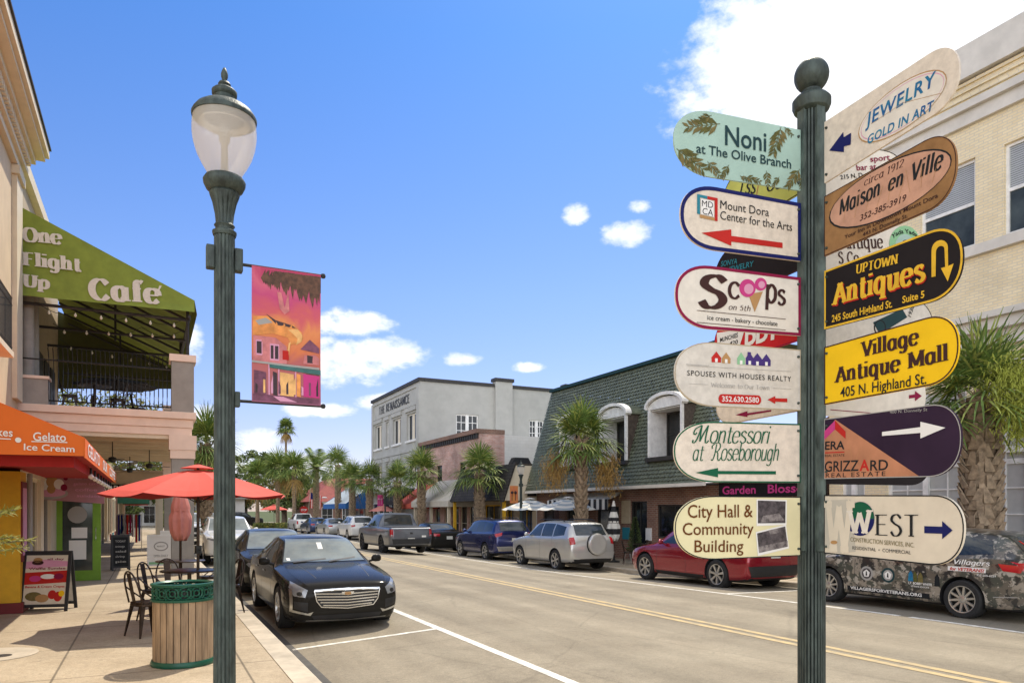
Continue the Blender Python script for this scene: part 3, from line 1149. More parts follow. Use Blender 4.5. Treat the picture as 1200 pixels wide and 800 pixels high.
B.text(txt('SPOUSES WITH HOUSES REALTY', .002, 0, 1.15), (804.5, 440), (926, 447.2), 6.2, M('ink_dark'))
B.line((806, 449.6), (829, 450.8), .0012, M('ink_grey'))
B.line((905, 454.8), (926, 456), .0012, M('ink_grey'))
B.text(pen('Welcome to Our Town', .08, .03, True), (832, 453.5), (900.7, 457), 5, M('ink_grey'))
pill = [(845 + 4 * math.cos(a) - 0, 467.2 + 5.4 * math.sin(a)) for a in [math.pi / 2 + math.pi * i / 8 for i in range(9)]] + [(887 + 4 * math.cos(a), 468.7 + 5.4 * math.sin(a)) for a in [-math.pi / 2 + math.pi * i / 8 for i in range(9)]]
B.poly(pill, M('ink_red'))
B.text(txt('352.630.2580', .012), (845, 470.3), (888, 471.8), 6.2, M('ink_white'), .0068)
B.poly([(898.5, 468.3), (907.5, 464), (907.5, 466.6), (921.5, 467), (921.5, 471.3), (907.5, 470.7), (907.5, 473.2)], M('ink_red'), .0058, True)
B.done()

B = Board('beige sign with dark green script lettering over a long green arrow', 4200, True, M('sign_beige'), (937.5, 496.6), (937.5, 565.5), (838, 494), (838, 565), 789, M('ink_green'), .0055)
B.text(pen('^Montessori', .085, .022, False, .32, -.055), (810, 518.7), (903, 519.5), 20, M('ink_green'))
B.text(pen('at', .085, .022, False, .32, -.055), (811, 539.5), (824.5, 539.6), 18, M('ink_green'))
B.text(pen('^Roseborough', .085, .022, False, .32, -.055), (832, 539.2), (912, 539.6), 19, M('ink_green'))
B.poly([(814, 553.6), (840.6, 548), (840.6, 551.5), (908.3, 551.8), (908.3, 555.6), (840.6, 555.3), (840.6, 559)], M('ink_green'), .0058, True)
B.done()

B = Board('cream sign with brown city hall lettering and two old photographs', 2900, True, M('sign_butter'), (937.5, 581.7), (937.5, 650.8), (838, 580.8), (838, 655), 790, M('ink_dark'), .004)
B.text(txt('City Hall &', .006), (805, 606.3), (881, 605.4), 15.4, M('ink_brown'))
B.text(txt('Community', .006), (799, 626.5), (882, 625.4), 14.4, M('ink_brown'))
B.text(txt('Building', .006), (812.8, 646.5), (870, 645.8), 14.2, M('ink_brown'))
B.poly([(885.5, 584.5), (921, 585.5), (920.5, 614.5), (885.5, 616)], M('ink_white'))
B.poly([(887, 586), (919.5, 587), (919.2, 612.5), (887, 612.8)], M('photo_dark'))
B.poly([(893, 604), (912, 601), (918, 609), (890, 612)], M('photo_pale'))
B.poly([(884.5, 623), (920, 614.2), (923.5, 642), (887, 651)], M('ink_white'))
B.poly([(886, 624.5), (919, 616.3), (922, 640), (888.3, 647.5)], M('photo_dark'))
B.poly([(899, 621), (912, 618), (914, 623), (902, 626)], M('photo_pale'))
B.poly([(888, 640), (921.8, 633), (922, 640), (888.3, 647.5)], M('photo_pale'))
B.done()

# ---- boards pointing towards the viewer
B = Board('beige sign with blue jewelry lettering in an oval, topmost on the right', 287, False, M('sign_beige'), (967, 143.5), (967, 215), (1088, 64.5), (1090, 138), 1125)
B.poly([(973, 177), (989.5, 155), (990, 161.3), (998.7, 156), (998.3, 170), (990.3, 172), (990.3, 178.7)], M('ink_navy'), .0058, True)
B.ell(1059, 125, 52, 28, M('sign_pale'), .0054, -.62)
B.ell(1059, 125, 52, 28, M('ink_tan'), .0057, -.62, ring=1.0)
B.ell(1059, 125, 49, 25, M('ink_rose'), .0057, -.62, ring=.7)
B.line((1022, 146), (1060, 121), .0014, M('ink_tan'))
B.line((1060, 121), (1104, 110), .0014, M('ink_tan'))
B.text(txt('JEWELRY', .022, .15, 1.12), (1015.5, 149.5), (1099, 99), 14.5, M('ink_blue'))
B.text(txt('GOLD IN ART', .022, .15, 1.08), (1018, 169.5), (1096, 128.5), 9.8, M('ink_blue'))
B.done()

B = Board('brown sign with a peach oval and dark script below the jewelry sign', 245, False, M('sign_brown'), (967, 230.6), (967, 300.5), (1085, 165), (1085, 249), 1122, M('ink_coffee'), .003)
B.ell(1044.7, 221.5, 72, 32, M('sign_peach'), .0054, -.47)
B.ell(1044.7, 221.5, 72, 32, M('ink_dark'), .0057, -.47, ring=1.4)
rnd = random.Random(5)
for i in range(9):
    x = 990 + i * 13
    y = 248 - (x - 988) * .45
    x2 = x + rnd.uniform(-5, 8)
    B.line((x, y + 14), (x2, y - 12), .0012, M('ink_tan'))
B.text(pen('circa 1912', .10, .03, True, .2), (1014, 218.5), (1061, 195), 8, M('ink_coffee'))
B.text(pen('Maison', .17, .07, False, .22), (985, 252.5), (1033, 228.5), 17, M('ink_dark'))
B.text(pen('en', .17, .07, False, .22), (1042, 224.5), (1060, 216.5), 17, M('ink_dark'))
B.text(pen('Ville', .17, .07, False, .22), (1070, 212.5), (1107, 196.5), 20, M('ink_dark'))
B.text(txt('352-385-3919', .01, .2), (1009, 259.6), (1063.6, 235), 7, M('ink_coffee'))
B.text(txt('Your Inn in Downtown Mount Dora', .01), (991, 280.5), (1100.6, 231.5), 4.6, M('ink_coffee'))
B.text(txt('443 N. Donnelly St.', .01), (1012.5, 277.5), (1065, 255), 4.6, M('ink_coffee'))
B.done()

B = Board('black sign with gold rim, gold antiques lettering and a gold U-turn arrow', 210, False, M('sign_black'), (967, 317.8), (967, 386), (1090, 271.5), (1090, 354.5), 1129.5, M('sign_gold'), .0075)
B.text(pen('UPTOWN', .17, .06, True), (1004, 321), (1053.5, 308.6), 10, M('sign_gold'))
B.text(pen('Antiques', .20, .055, True), (977, 359.5), (1087, 330), 23, M('ink_red'), .0060)
B.text(pen('Antiques', .20, .055, True), (976, 358), (1086.5, 328.5), 23, M('sign_gold'), .0072)
B.text(txt('245 South Highland St.', .02), (976, 377.7), (1047, 360), 8, M('sign_gold'))
B.text(txt('Suite 5', .02), (1058.7, 355.5), (1084.6, 348.7), 8, M('sign_gold'))
arch = [(1093, 325)] + [(1093 + 9.6 - 9.6 * math.cos(math.pi * i / 10), 294 - i * .45 - 10 * math.sin(math.pi * i / 10)) for i in range(11)] + [(1112.5, 312)]
inner = [(1109, 313)] + [(1098.2 + 5 + 5 * math.cos(math.pi * i / 10), 296 - (10 - i) * .4 - 5.4 * math.sin(math.pi * i / 10)) for i in range(11)] + [(1097.8, 324)]
B.poly(arch + [(1119, 309), (1112, 330), (1104, 314.5)] + inner, M('sign_gold'), .0060, True)
B.done()

B = Board('bright yellow sign with black rim and three lines of dark lettering', 225, False, M('sign_yellow'), (967, 406.8), (967, 474.3), (1086, 372.5), (1086, 452.5), 1124.5, M('ink_coffee'), .0048)
B.text(pen('Village', .19, .045, True), (1009.6, 418.5), (1078.5, 403), 17, M('ink_coffee'))
B.text(pen('Antique', .19, .045, True), (979, 448.5), (1057, 434.5), 17, M('ink_coffee'))
B.text(pen('Mall', .19, .045, True), (1065, 432), (1113, 422), 18, M('ink_coffee'))
B.text(txt('405 N. Highland St.', .008), (986, 465.5), (1087, 449.5), 11.5, M('ink_dark'))
B.done()

B = Board('plum sign with a white arrow and a copper triangle in its corner', 235, False, M('sign_plum'), (967, 491), (967, 561), (1090, 474.5), (1090, 558.5), 1127.5, M('ink_grey'), .0032)
B.poly([(967.5, 508), (980, 491.5), (1078, 557.5), (967.5, 560)], M('sign_copper'), .0054)
rnd = random.Random(8)
for i in range(7):
    x = 985 + i * 12
    B.line((x, 512 + i * 7), (x + rnd.uniform(-14, 6), 558), .0009, M('ink_tan'), .0056)
B.poly([(967.5, 515), (967.5, 505), (980, 492.5), (992.4, 505.5), (992.4, 514), (980, 503)], M('ink_pink'), .0060)
B.poly([(980, 492.5), (992.4, 505.5), (992.4, 514), (980, 503)], M('ink_red'), .0064)
B.text(txt('ERA', .02), (968, 526.6), (991, 526), 9.4, M('ink_dark'))
B.line((968, 530.3), (991, 529.4), .004, M('ink_red'), .006)
B.text(txt('REAL ESTATE', .0), (968, 535.2), (991, 534.4), 2.8, M('ink_dark'))
B.text(txt('GRIZZ', .012), (967.6, 552.4), (1007.5, 551.3), 12, M('ink_dark'))
B.text(txt('A', .025), (1008.5, 551.3), (1020, 551), 12.5, M('ink_red'))
B.text(txt('RD', .012), (1021, 551), (1042, 550.3), 12, M('ink_dark'))
B.text(txt('REAL ESTATE', .004, 0, 1.3), (969, 559.3), (1039, 557.2), 5, M('ink_dark'))
B.poly([(1035, 506), (1080, 500.3), (1080, 494), (1109.4, 501), (1080, 513.6), (1080, 507), (1035, 510.6)], M('ink_white'), .0060, True)
B.text(txt('400 N. Donnelly St', .0), (1044, 484.5), (1088, 481.3), 3.4, M('ink_grey'))
B.done()

B = Board('cream sign with a green W roundel and navy arrow, lowest on the right', 330, False, M('sign_cream'), (967, 579.6), (967, 648), (1094, 579.8), (1091, 661.5), 1131, M('ink_dark'), .0045)
B.poly([(968, 586), (998, 585), (1004, 646), (985, 648), (968, 640)], M('sign_fade'), .0053)
B.text(pen('W', .19, .09, True), (967, 645), (1003, 648), 58, M('sign_cream'), .0058)
B.ell(1009.5, 607.5, 16.6, 20, M('ink_navy'))
B.poly([(1009.5 + 16.4 * math.cos(a), 607.5 + 19.8 * math.sin(a)) for a in [math.pi * 1.0 + math.pi * i / 14 for i in range(15)]], M('ink_green'), .0062)
B.text(pen('W', .17, .05, True), (994, 624), (1025.5, 624.5), 26, M('sign_pale'), .0072)
B.text(pen('EST', .10, .028, True), (1027, 626.6), (1077.7, 628.6), 24, M('ink_dark'))
B.text(txt('CONSTRUCTION SERVICES, INC.', .0), (998, 633.8), (1073, 641), 5, M('ink_olive'))
B.text(txt('RESIDENTIAL  \u2022  COMMERCIAL', 0), (1000.4, 643.2), (1069, 649), 3.8, M('ink_dark'))
B.ell(979, 635, 4, 2.2, M('ink_tan'), .0068)
B.poly([(1084.7, 616), (1105.7, 616.7), (1105.7, 610), (1118, 621), (1105.7, 631.3), (1105.7, 625), (1084.7, 624.3)], M('ink_navy'), .0060, True)
B.done()

# ---- boards on the two far faces, mostly hidden
OFF = -.05
for (lab, m, yt, yb, tip, bd, items) in (
    ('lime yellow sign with black script peeping out under the sage green sign', 'sign_lime', 150, 226, 847, 'ink_dark', [('LSS', 868, 228, 886, 227, 12), ('Co', 899, 225, 918, 220, 14)]),
    ('dark brown sign with teal capitals peeping out under the red arrow sign', 'sign_black', 242, 315, 838, 'ink_coffee', [('SONYA', 846, 312.5, 865, 309, 6), ('JEWELRY', 855, 319, 884, 312, 6)]),
    ('red sign with big white letters peeping out under the ice cream sign', 'sign_red', 335, 398, 838, 'ink_maroon', []),
    ('beige sign with a small maroon arrow between houses sign and script sign', 'sign_beige', 425, 481, 840, 'kraft', []),
):
    B = Board(lab, 314, True, M(m), (940, yt), (940, yb), (862, HZN - (HZN - yt) * (862 - 314) / 626), (862, HZN - (HZN - yb) * (862 - 314) / 626), tip, M(bd), .004, None, OFF, False)
    for (s_, xa, ya, xb, yb_, h) in items:
        B.text(pen(s_, .12, .05, False, .1) if s_ in ('Co',) else txt(s_, .01), (xa, ya), (xb, yb_), h, M('ink_dark' if m == 'sign_lime' else 'ink_teal'))
    if m == 'sign_lime':
        B.line((887, 232), (890, 216), .006, M('sign_copper'))
    if m == 'sign_red':
        B.poly([(841, 390), (874, 386), (868, 405), (842, 406)], M('ink_white'))
        B.text(txt('MUNCHIES', .02), (845, 401), (866, 395), 5, M('ink_dark'), .0064)
        B.text(txt('420', .02), (856, 405), (866, 402.5), 4.5, M('ink_dark'), .0064)
        B.text(txt('DDY', .06), (874, 405), (915, 395), 15, M('ink_white'), .0064)
    if m == 'sign_beige':
        B.poly([(863, 486), (877, 481.5), (877, 484), (905, 480), (905, 482), (877, 486.5), (877, 488.5)], M('ink_maroon'), .0058, True)
    B.done()
for (lab, m, yt, yb, tip, kind) in (
    ('white sign with maroon sport bar lettering between the jewelry and oval signs', 'sign_pale', 163, 240, 1063, 'sport'),
    ('white antique shop sign with a round sage badge behind the black sign', 'sign_pale', 252, 330, 1086, 'tique'),
    ('grey sign with a blue picture peeping out above the yellow sign', 'sign_grey', 338, 408, 1093, 'pic'),
    ('white sign with a maroon arrow tip just below the yellow sign', 'sign_pale', 425, 487, 1084, 'mar'),
    ('plain black sign edge under the plum real estate sign', 'sign_black', 505, 567, 1090, 'blk'),
):
    vp = 3130
    sl = lambda y, x: HZN - (HZN - y) * (vp - x) / (vp - 966)
    B = Board(lab, vp, False, M(m), (960, sl(yt, 960)), (960, sl(yb, 960)), (tip - 26, sl(yt, tip - 26)), (tip - 26, sl(yb, tip - 26)), tip, M('ink_dark') if kind in ('sport', 'pic') else None, .003, None, OFF, False)
    B.d = -B.d if B.px(tip, 400)[0] < 0 else B.d
    if kind == 'sport':
        B.text(txt('sport', .012), (1019, 190.5), (1042, 188), 6.5, M('ink_maroon'))
        B.text(txt('bar at', .012), (1003, 200.5), (1026, 199), 6.5, M('ink_maroon'))
        B.text(txt('215 N. D', .006), (984, 211), (1010, 208), 5, M('ink_dark'))
    if kind == 'tique':
        B.text(pen('Antique', .12, .045, True), (984, 292), (1034, 291), 15, M('ink_coffee'))
        B.text(pen('S Co', .12, .045, True), (982, 309), (1006, 309), 13, M('ink_coffee'))
        B.ell(1059, 286, 18, 21, M('ink_mint'))
        B.ell(1059, 288, 11, 13, M('sign_sage'), .006)
        B.text(txt('Yada Yada', .02), (1044, 281), (1074, 279), 5, M('ink_dark'), .0066, 1.2)
        B.ell(1060, 285, 4, 3.5, M('ink_navy'), .0062)
    if kind == 'pic':
        B.poly([(1022, 378), (1056, 362), (1062, 372), (1030, 392)], M('ink_slate'))
        B.ell(1030, 384, 7, 9, M('ink_dark'), .0058, ring=1.3)
        B.text(txt('1930', .01), (1066, 372), (1070, 360), 5, M('ink_dark'))
    if kind == 'mar':
        B.poly([(1064, 463), (1071, 462), (1071, 458), (1079, 464), (1071, 470), (1071, 466), (1064, 467)], M('ink_maroon'), .0058, True)
        B.line((972, 480), (1020, 484), .003, M('ink_maroon'))
    B.done()
# ------------------------------------------------------------------ building helpers
Z3 = V((0, 0, 1))


def plane(O, A, N):
    O, A, N = V(O), V(A).normalized(), V(N).normalized()
    return lambda a, z, o: O + A * a + Z3 * z + N * o


def fbox(mb, fn, a0, a1, z0, z1, o0, o1, mi=0):
    p = [fn(a, z, o) for z in (z0, z1) for (a, o) in ((a0, o0), (a1, o0), (a1, o1), (a0, o1))]
    mb.add(p, [(0, 3, 2, 1), (4, 5, 6, 7), (0, 1, 5, 4), (1, 2, 6, 5), (2, 3, 7, 6), (3, 0, 4, 7)], mi)


def wall(mb, fn, a0, a1, z0, z1, ops=(), depth=.14, mi=0):
    """flat wall with real openings and their reveals"""
    xs = sorted({a0, a1, *[min(max(q, a0), a1) for o in ops for q in o[:2]]})
    zs = sorted({z0, z1, *[min(max(q, z0), z1) for o in ops for q in o[2:4]]})
    for i in range(len(xs) - 1):
        for j in range(len(zs) - 1):
            xm, zm = (xs[i] + xs[i + 1]) / 2, (zs[j] + zs[j + 1]) / 2
            if any(o[0] < xm < o[1] and o[2] < zm < o[3] for o in ops):
                continue
            mb.quad(fn(xs[i], zs[j], 0), fn(xs[i + 1], zs[j], 0), fn(xs[i + 1], zs[j + 1], 0), fn(xs[i], zs[j + 1], 0), mi)
    for (b0, b1, c0, c1) in [o[:4] for o in ops]:
        for (p, q) in (((b0, c0), (b1, c0)), ((b1, c0), (b1, c1)), ((b1, c1), (b0, c1)), ((b0, c1), (b0, c0))):
            mb.quad(fn(p[0], p[1], 0), fn(q[0], q[1], 0), fn(q[0], q[1], -depth), fn(p[0], p[1], -depth), mi)


def window(parent, fn, a0, a1, z0, z1, depth=.12, frame='white_paint', pane='glass', cols=1, rows=2, fw=.06, mw=.025, sill=None, name='window', blind=0.0, rail=.0):
    b = MB()
    o0, o1 = -depth - .02, -depth + .04
    fbox(b, fn, a0, a0 + fw, z0, z1, o0, o1)
    fbox(b, fn, a1 - fw, a1, z0, z1, o0, o1)
    fbox(b, fn, a0 + fw, a1 - fw, z0, z0 + fw, o0, o1)
    fbox(b, fn, a0 + fw, a1 - fw, z1 - fw, z1, o0, o1)
    for i in range(1, cols):
        a = a0 + (a1 - a0) * i / cols
        fbox(b, fn, a - mw / 2, a + mw / 2, z0 + fw, z1 - fw, o0 + .01, o1 - .012)
    for j in range(1, rows):
        z = z0 + (z1 - z0) * j / rows
        w_ = mw if not rail or j != rows // 2 else rail
        fbox(b, fn, a0 + fw, a1 - fw, z - w_ / 2, z + w_ / 2, o0 + .012, o1 - .008)
    w = b.build(name, M(frame), parent)
    b = MB()
    b.quad(fn(a0 + fw * .5, z0 + fw * .5, -depth), fn(a1 - fw * .5, z0 + fw * .5, -depth), fn(a1 - fw * .5, z1 - fw * .5, -depth), fn(a0 + fw * .5, z1 - fw * .5, -depth))
    b.build('pane', M(pane), w)
    if blind:
        b = MB()
        n = int((z1 - z0) * blind / .05)
        for i in range(n):
            z = z1 - fw - .05 * (i + 1)
            b.quad(fn(a0 + fw, z, -depth + .006), fn(a1 - fw, z, -depth + .006), fn(a1 - fw, z + .04, -depth + .003), fn(a0 + fw, z + .04, -depth + .003))
        b.build('blind', M('glass_blind'), w, normals=False)
    if sill:
        b = MB()
        fbox(b, fn, a0 - .06, a1 + .06, z0 - .09, z0 - .002, -.02, .07)
        b.build('sill', M(sill), w)
    return w


def block(mb, x0, x1, y0, y1, z0, z1, mi=0, top=True):
    mb.box(x0, x1, y0, y1, z0, z1, mi)


def bld(name, label, cat='building', loc=(0, 0, 0)):
    return thing(name, label, cat, loc)


def part(name, m, parent, fill, **k):
    b = MB()
    fill(b)
    return b.build(name, M(m) if isinstance(m, str) else m, parent, **k)


def awning(parent, fn, a0, a1, z1, z0, out, m, val=.25, name='awning', vm=None, ends=True, scallop=0):
    """sloped canvas from (z1 at the wall) to (z0 at distance out) with a hanging valance"""
    b = MB()
    n = max(2, int((a1 - a0) / .6))
    th = .012
    for (dz, s) in ((0, 1), (-th, -1)):
        for i in range(n):
            p, q = a0 + (a1 - a0) * i / n, a0 + (a1 - a0) * (i + 1) / n
            for k in range(4):
                t0, t1 = k / 4, (k + 1) / 4
                sag = lambda t: -.05 * math.sin(math.pi * t)
                b.quad(fn(p, z1 + (z0 - z1) * t0 + sag(t0) + dz, out * t0), fn(q, z1 + (z0 - z1) * t0 + sag(t0) + dz, out * t0), fn(q, z1 + (z0 - z1) * t1 + sag(t1) + dz, out * t1), fn(p, z1 + (z0 - z1) * t1 + sag(t1) + dz, out * t1))
    w = b.build(name, M(m), parent, normals=False)
    b = MB()
    k = max(1, int((a1 - a0) / .25)) if scallop else 1
    for i in range(k):
        p, q = a0 + (a1 - a0) * i / k, a0 + (a1 - a0) * (i + 1) / k
        if scallop:
            pts = [(p, z0)] + [(p + (q - p) * j / 6, z0 - val + scallop * (abs(j - 3) / 3) ** 2) for j in range(7)] + [(q, z0)]
        else:
            pts = [(p, z0), (p, z0 - val), (q, z0 - val), (q, z0)]
        b.prism(pts, lambda a, z, o: fn(a, z, out + o), .0, .008)
    b.build('valance', M(vm or m), w)
    if ends:
        for a in (a0, a1):
            b = MB()
            b.prism([(0, z1), (out, z0), (out, z0 - val), (0, z0 - val)], lambda o, z, d: fn(a + d, z, o), -.004, .004)
            b.build('end_panel', M(vm or m), w)
    return w


# ================================================================== LEFT SIDE
def yz(py, Y, px):
    return on_y(px, py, Y)


LX0 = -2.75
# ---- cream corner building: only its last two metres, cornice and awning come into view
t = bld('corner_building', 'cream stucco building with deep cornice and orange gelato awning at the left edge')
fn = plane((LX0, 0, 0), (0, 1, 0), (1, 0, 0))
b = MB()
wall(b, fn, 4, 20.3, .13, 10.0, [(12.5, 13.9, 6.2, 8.6), (15.2, 16.6, 4.9, 8.2)], .2)
b.quad((LX0, 20.3, .13), (-9, 20.3, .13), (-9, 20.3, 10.0), (LX0, 20.3, 10.0))
b.quad((LX0, 4, .13), (-9, 4, .13), (-9, 4, 10.0), (LX0, 4, 10.0))
b.quad((LX0, 4, 10.02), (LX0, 20.3, 10.02), (-9, 20.3, 10.02), (-9, 4, 10.02))
b.build('wall', M('cream_stucco'), t)
window(t, fn, 12.5, 13.9, 6.2, 8.6, .16, rows=4, cols=2)
window(t, fn, 15.2, 16.6, 4.9, 8.2, .16, rows=4, cols=2)
part('pilaster', 'cream_trim', t, lambda b: (fbox(b, fn, 19.5, 20.29, 4.3, 9.3, .003, .10), fbox(b, fn, 19.42, 20.295, 9.302, 9.5, .003, .16)))
crn = part('cornice', 'cream_trim', t, lambda b: [fbox(b, fn, 4, 20.3 + o * .5, z0, z1, .002, o) for (z0, z1, o) in ((9.52, 9.68, .12), (9.684, 9.80, .20), (9.98, 10.12, .34), (10.124, 10.22, .52), (10.224, 10.42, .60))])
part('dentil_course', 'cream_trim', crn, lambda b: [fbox(b, fn, y, y + .09, 9.802, 9.976, .002, .28) for y in [10 + .18 * i for i in range(57)]])
part('flashing', 'dark_trim', crn, lambda b: fbox(b, fn, 4, 20.62, 10.424, 10.47, -.3, .64))
# small iron balcony at the frame edge
bal = part('balcony_slab', 'cream_trim', t, lambda b: fbox(b, fn, 14.6, 17.5, 4.84, 4.95, .003, .32))


def _rail(b):
    for y in [14.65 + .11 * i for i in range(26)]:
        b.tube([fn(y, 4.95, .29), fn(y, 6.0, .29)], .008, 5)
    for o in (.08, .18):
        b.tube([fn(17.45, 4.95, o), fn(17.45, 6.0, o)], .008, 5)
    for z in (5.04, 5.88, 6.02):
        b.tube([fn(14.65, z, .29), fn(17.45, z, .29)], .014, 5)
        b.tube([fn(17.45, z, .29), fn(17.45, z, 0)], .014, 5)


part('balcony_railing', 'black_metal', t, _rail)
# orange awning
YA, YB, XF = 10.5, 20.0, -.76
fa = plane((0, YA, 0), (1, 0, 0), (0, -1, 0))          # its near end faces the viewer: a = world X
p0, p1, p2, p3 = on_y(0, 472, YA), on_y(95, 512, YA), on_y(95, 534, YA), on_y(0, 531, YA)
sl = (p0.z - p1.z) / (p0.x - p1.x)
zw = p1.z + sl * (LX0 - p1.x)
aw = part('awning', 'orange_canvas', t, lambda b: (b.prism([(LX0 + .003, zw), (p1.x, p1.z), (p1.x + .03, YB and p1.z - .012), (p1.x + .03, p2.z), (LX0 + .003, p2.z - .02)], lambda a, z, d: V((a, YA + d, z)), 0, .01),
          b.prism([(LX0 + .003, zw), (p1.x + .03, p1.z), (p1.x + .03, p1.z - .015), (LX0 + .003, zw - .015)], lambda a, z, d: V((a, YA + .012 + d, z)), 0, YB - YA - .02)))
part('valance', 'orange_canvas', aw, lambda b: b.box(p1.x + .032, p1.x + .044, YA, YB, p2.z - .02, p1.z - .012))
part('far_end', 'orange_canvas', aw, lambda b: b.prism([(LX0 + .003, zw), (p1.x, p1.z - .02), (p1.x + .03, p2.z), (LX0 + .003, p2.z - .02)], lambda a, z, d: V((a, YB + d, z)), 0, .01))
part('canvas_underside', 'red_lining', aw, lambda b: b.box(LX0 + .01, p1.x + .028, YA + .014, YB - .02, p2.z + .01, p2.z + .03))
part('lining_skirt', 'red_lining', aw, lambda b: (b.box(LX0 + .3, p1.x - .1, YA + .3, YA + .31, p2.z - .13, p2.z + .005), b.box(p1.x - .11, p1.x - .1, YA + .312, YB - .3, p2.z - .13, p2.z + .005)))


def face_text(parent, T, A, B, h, m, Y, off=.012, arc=0.0):
    a, c = on_y(*A, Y), on_y(*B, Y)
    hh = on_y(A[0], A[1] - h, Y).z - a.z
    mb = MB()
    lay_text(mb, T, (a.x, a.z), (c.x, c.z), hh, lambda x, z, o: V((x, Y - o, z)), off, 0, arc)
    return mb.build('lettering', M(m), parent, normals=False)


face_text(aw, txt('Cakes', .012), (-20, 509.5), (15, 511.5), 9.5, 'ink_white', YA)
face_text(aw, txt('Gelato', .012), (39, 516), (77.5, 517), 9.8, 'ink_white', YA)
face_text(aw, txt('Ice Cream', .012), (28, 527.0), (87.5, 529.6), 7.6, 'ink_white', YA)
for (A, B) in (((-20, 513.3), (13, 515)), ((37, 517.6), (79, 518.8))):
    q0, q1 = on_y(*A, YA), on_y(*B, YA)
    part('underline', 'ink_white', aw, lambda b: b.quad((q0.x, YA - .012, q0.z), (q1.x, YA - .012, q1.z), (q1.x, YA - .012, q1.z + .012), (q0.x, YA - .012, q0.z + .012)))
q = on_y(21.5, 515.4, YA)
part('dot', 'ink_white', aw, lambda b: b.flat([(q.x + .032 * math.cos(i * .393), q.z + .032 * math.sin(i * .393)) for i in range(16)], lambda a, z, d: V((a, YA - d, z)), .012))
mb = MB()
zt = (p1.z + p2.z) / 2
for (s_, y0, y1) in (('GELATO', 10.9, 13.4), ('OUR', 14.3, 15.7), ('COFFEE', 16.6, 19.3)):
    lay_text(mb, txt(s_, .02), (y0, p2.z + .03), (y1, p2.z + .03), .17, lambda a, z, o: V((p1.x + .044 + o, a, z)), .006)
mb.build('lettering', M('ink_white'), aw, normals=False)
for i in range(8):                                       # festoon bulbs under its street edge
    y = 13.0 + i * .9
    b = MB()
    b.cyl((p1.x - .05, y, p2.z - .02), (p1.x - .05, y, p2.z - .12), .016, .02, 8)
    s = b.build('bulb_socket', M('black_metal'), t)
    b = MB()
    b.lathe([(.001, -.2), (.03, -.18), (.042, -.155), (.03, -.13), (.018, -.115)], 10, (p1.x - .05, y, p2.z))
    b.build('bulb', M('bulb'), s, smooth=True)
# yellow pier with dark red base, poster and a grey drain pipe
part('yellow_pier', 'yellow_wall', t, lambda b: b.box(LX0 + .004, -1.86, 14.0, 14.6, .30, p2.z - .05))
part('pier_base', 'dark_red', t, lambda b: b.box(LX0 + .004, -1.82, 13.96, 14.64, .132, .298))
part('poster_panel', 'dark_red', t, lambda b: b.box(-1.858, -1.838, 14.05, 14.55, .95, 2.25))
part('poster_print', 'ink_rose', t, lambda b: b.box(-1.837, -1.833, 14.1, 14.5, 1.05, 2.15))
part('drain_pipe', 'ink_grey', t, lambda b: b.tube([(-1.82, 14.72, .14), (-1.82, 14.72, p2.z - .05)], .04, 10))
fs = plane((-1.95, 0, 0), (0, 1, 0), (1, 0, 0))
b = MB()
wall(b, fs, 14.65, 20.28, .13, p2.z + .3, [(14.9, 17.3, .75, 2.4), (17.75, 18.9, .75, 2.4)], .12)
b.build('shop_front', M('cream_trim'), t)
window(t, fs, 14.9, 17.3, .75, 2.4, .1, 'cream_trim', 'glass_dark', 2, 1)
window(t, fs, 17.75, 18.9, .75, 2.4, .1, 'grey_trim', 'glass_dark', 1, 1)
# pink hanging sign with a sundae painted on it
YS_ = 18.0
ps = [on_y(33, 550, YS_), on_y(123, 548.5, YS_), on_y(122, 590, YS_), on_y(33, 584, YS_)]
sg = thing('hanging_sign', 'dusty pink hanging board with a painted ice cream sundae below the orange awning', 'sign')
part('board', mat('pink_board', (.36, .17, .20), .6, 0, .08), sg, lambda b: b.prism([(ps[3].x, ps[3].z), (ps[2].x, ps[2].z), (ps[1].x, ps[1].z), (ps[0].x, ps[0].z)], lambda a, z, d: V((a, YS_ + d, z)), 0, .04))
for px_ in (40, 116):
    q = on_y(px_, 549, YS_)
    part('hanger', 'black_metal', sg, lambda b: b.tube([(q.x, YS_ + .02, q.z - .01), (q.x, YS_ + .02, p2.z + .02)], .01, 6))


def face_poly(parent, pts, m, Y, off, name='emblem'):
    return part(name, m, parent, lambda b: b.flat([(on_y(x, y, Y).x, on_y(x, y, Y).z) for (x, y) in pts], lambda a, z, d: V((a, Y - d, z)), off), normals=False)


def pell(cx, cy, rx, ry, n=18):
    return [(cx + rx * math.cos(2 * math.pi * i / n), cy + ry * math.sin(2 * math.pi * i / n)) for i in range(n)]


face_poly(sg, pell(58, 578, 22, 7), 'ink_grey', YS_, .004)
face_poly(sg, pell(58, 577, 19, 5), 'ink_rose', YS_, .006)
for (cx, cy, r, m) in ((52, 567, 7, 'ink_white'), (61, 564, 7, 'ink_tan'), (69, 567, 6, 'ink_white'), (42, 557, 2.6, 'ink_red'), (51, 556, 2.6, 'ink_pink'), (60, 556, 2.6, 'ink_red'), (69, 556.5, 2.6, 'ink_red'), (77, 560, 2.6, 'ink_maroon'), (44, 570, 4, 'ink_maroon'), (75, 571, 4, 'ink_maroon'), (60, 573, 5, 'ink_tan')):
    face_poly(sg, pell(cx, cy, r, r), m, YS_, .008 + cx * .00002)
for i, (a_, b_) in enumerate(((88, 116), (86, 118), (88, 114), (90, 117))):
    face_text(sg, txt(('ice cream', 'gelato cakes', 'coffee', 'sundaes')[i], .01), (a_, 561 + i * 7), (b_, 560.5 + i * 7.4), 3.4, 'ink_rose', YS_, .004)
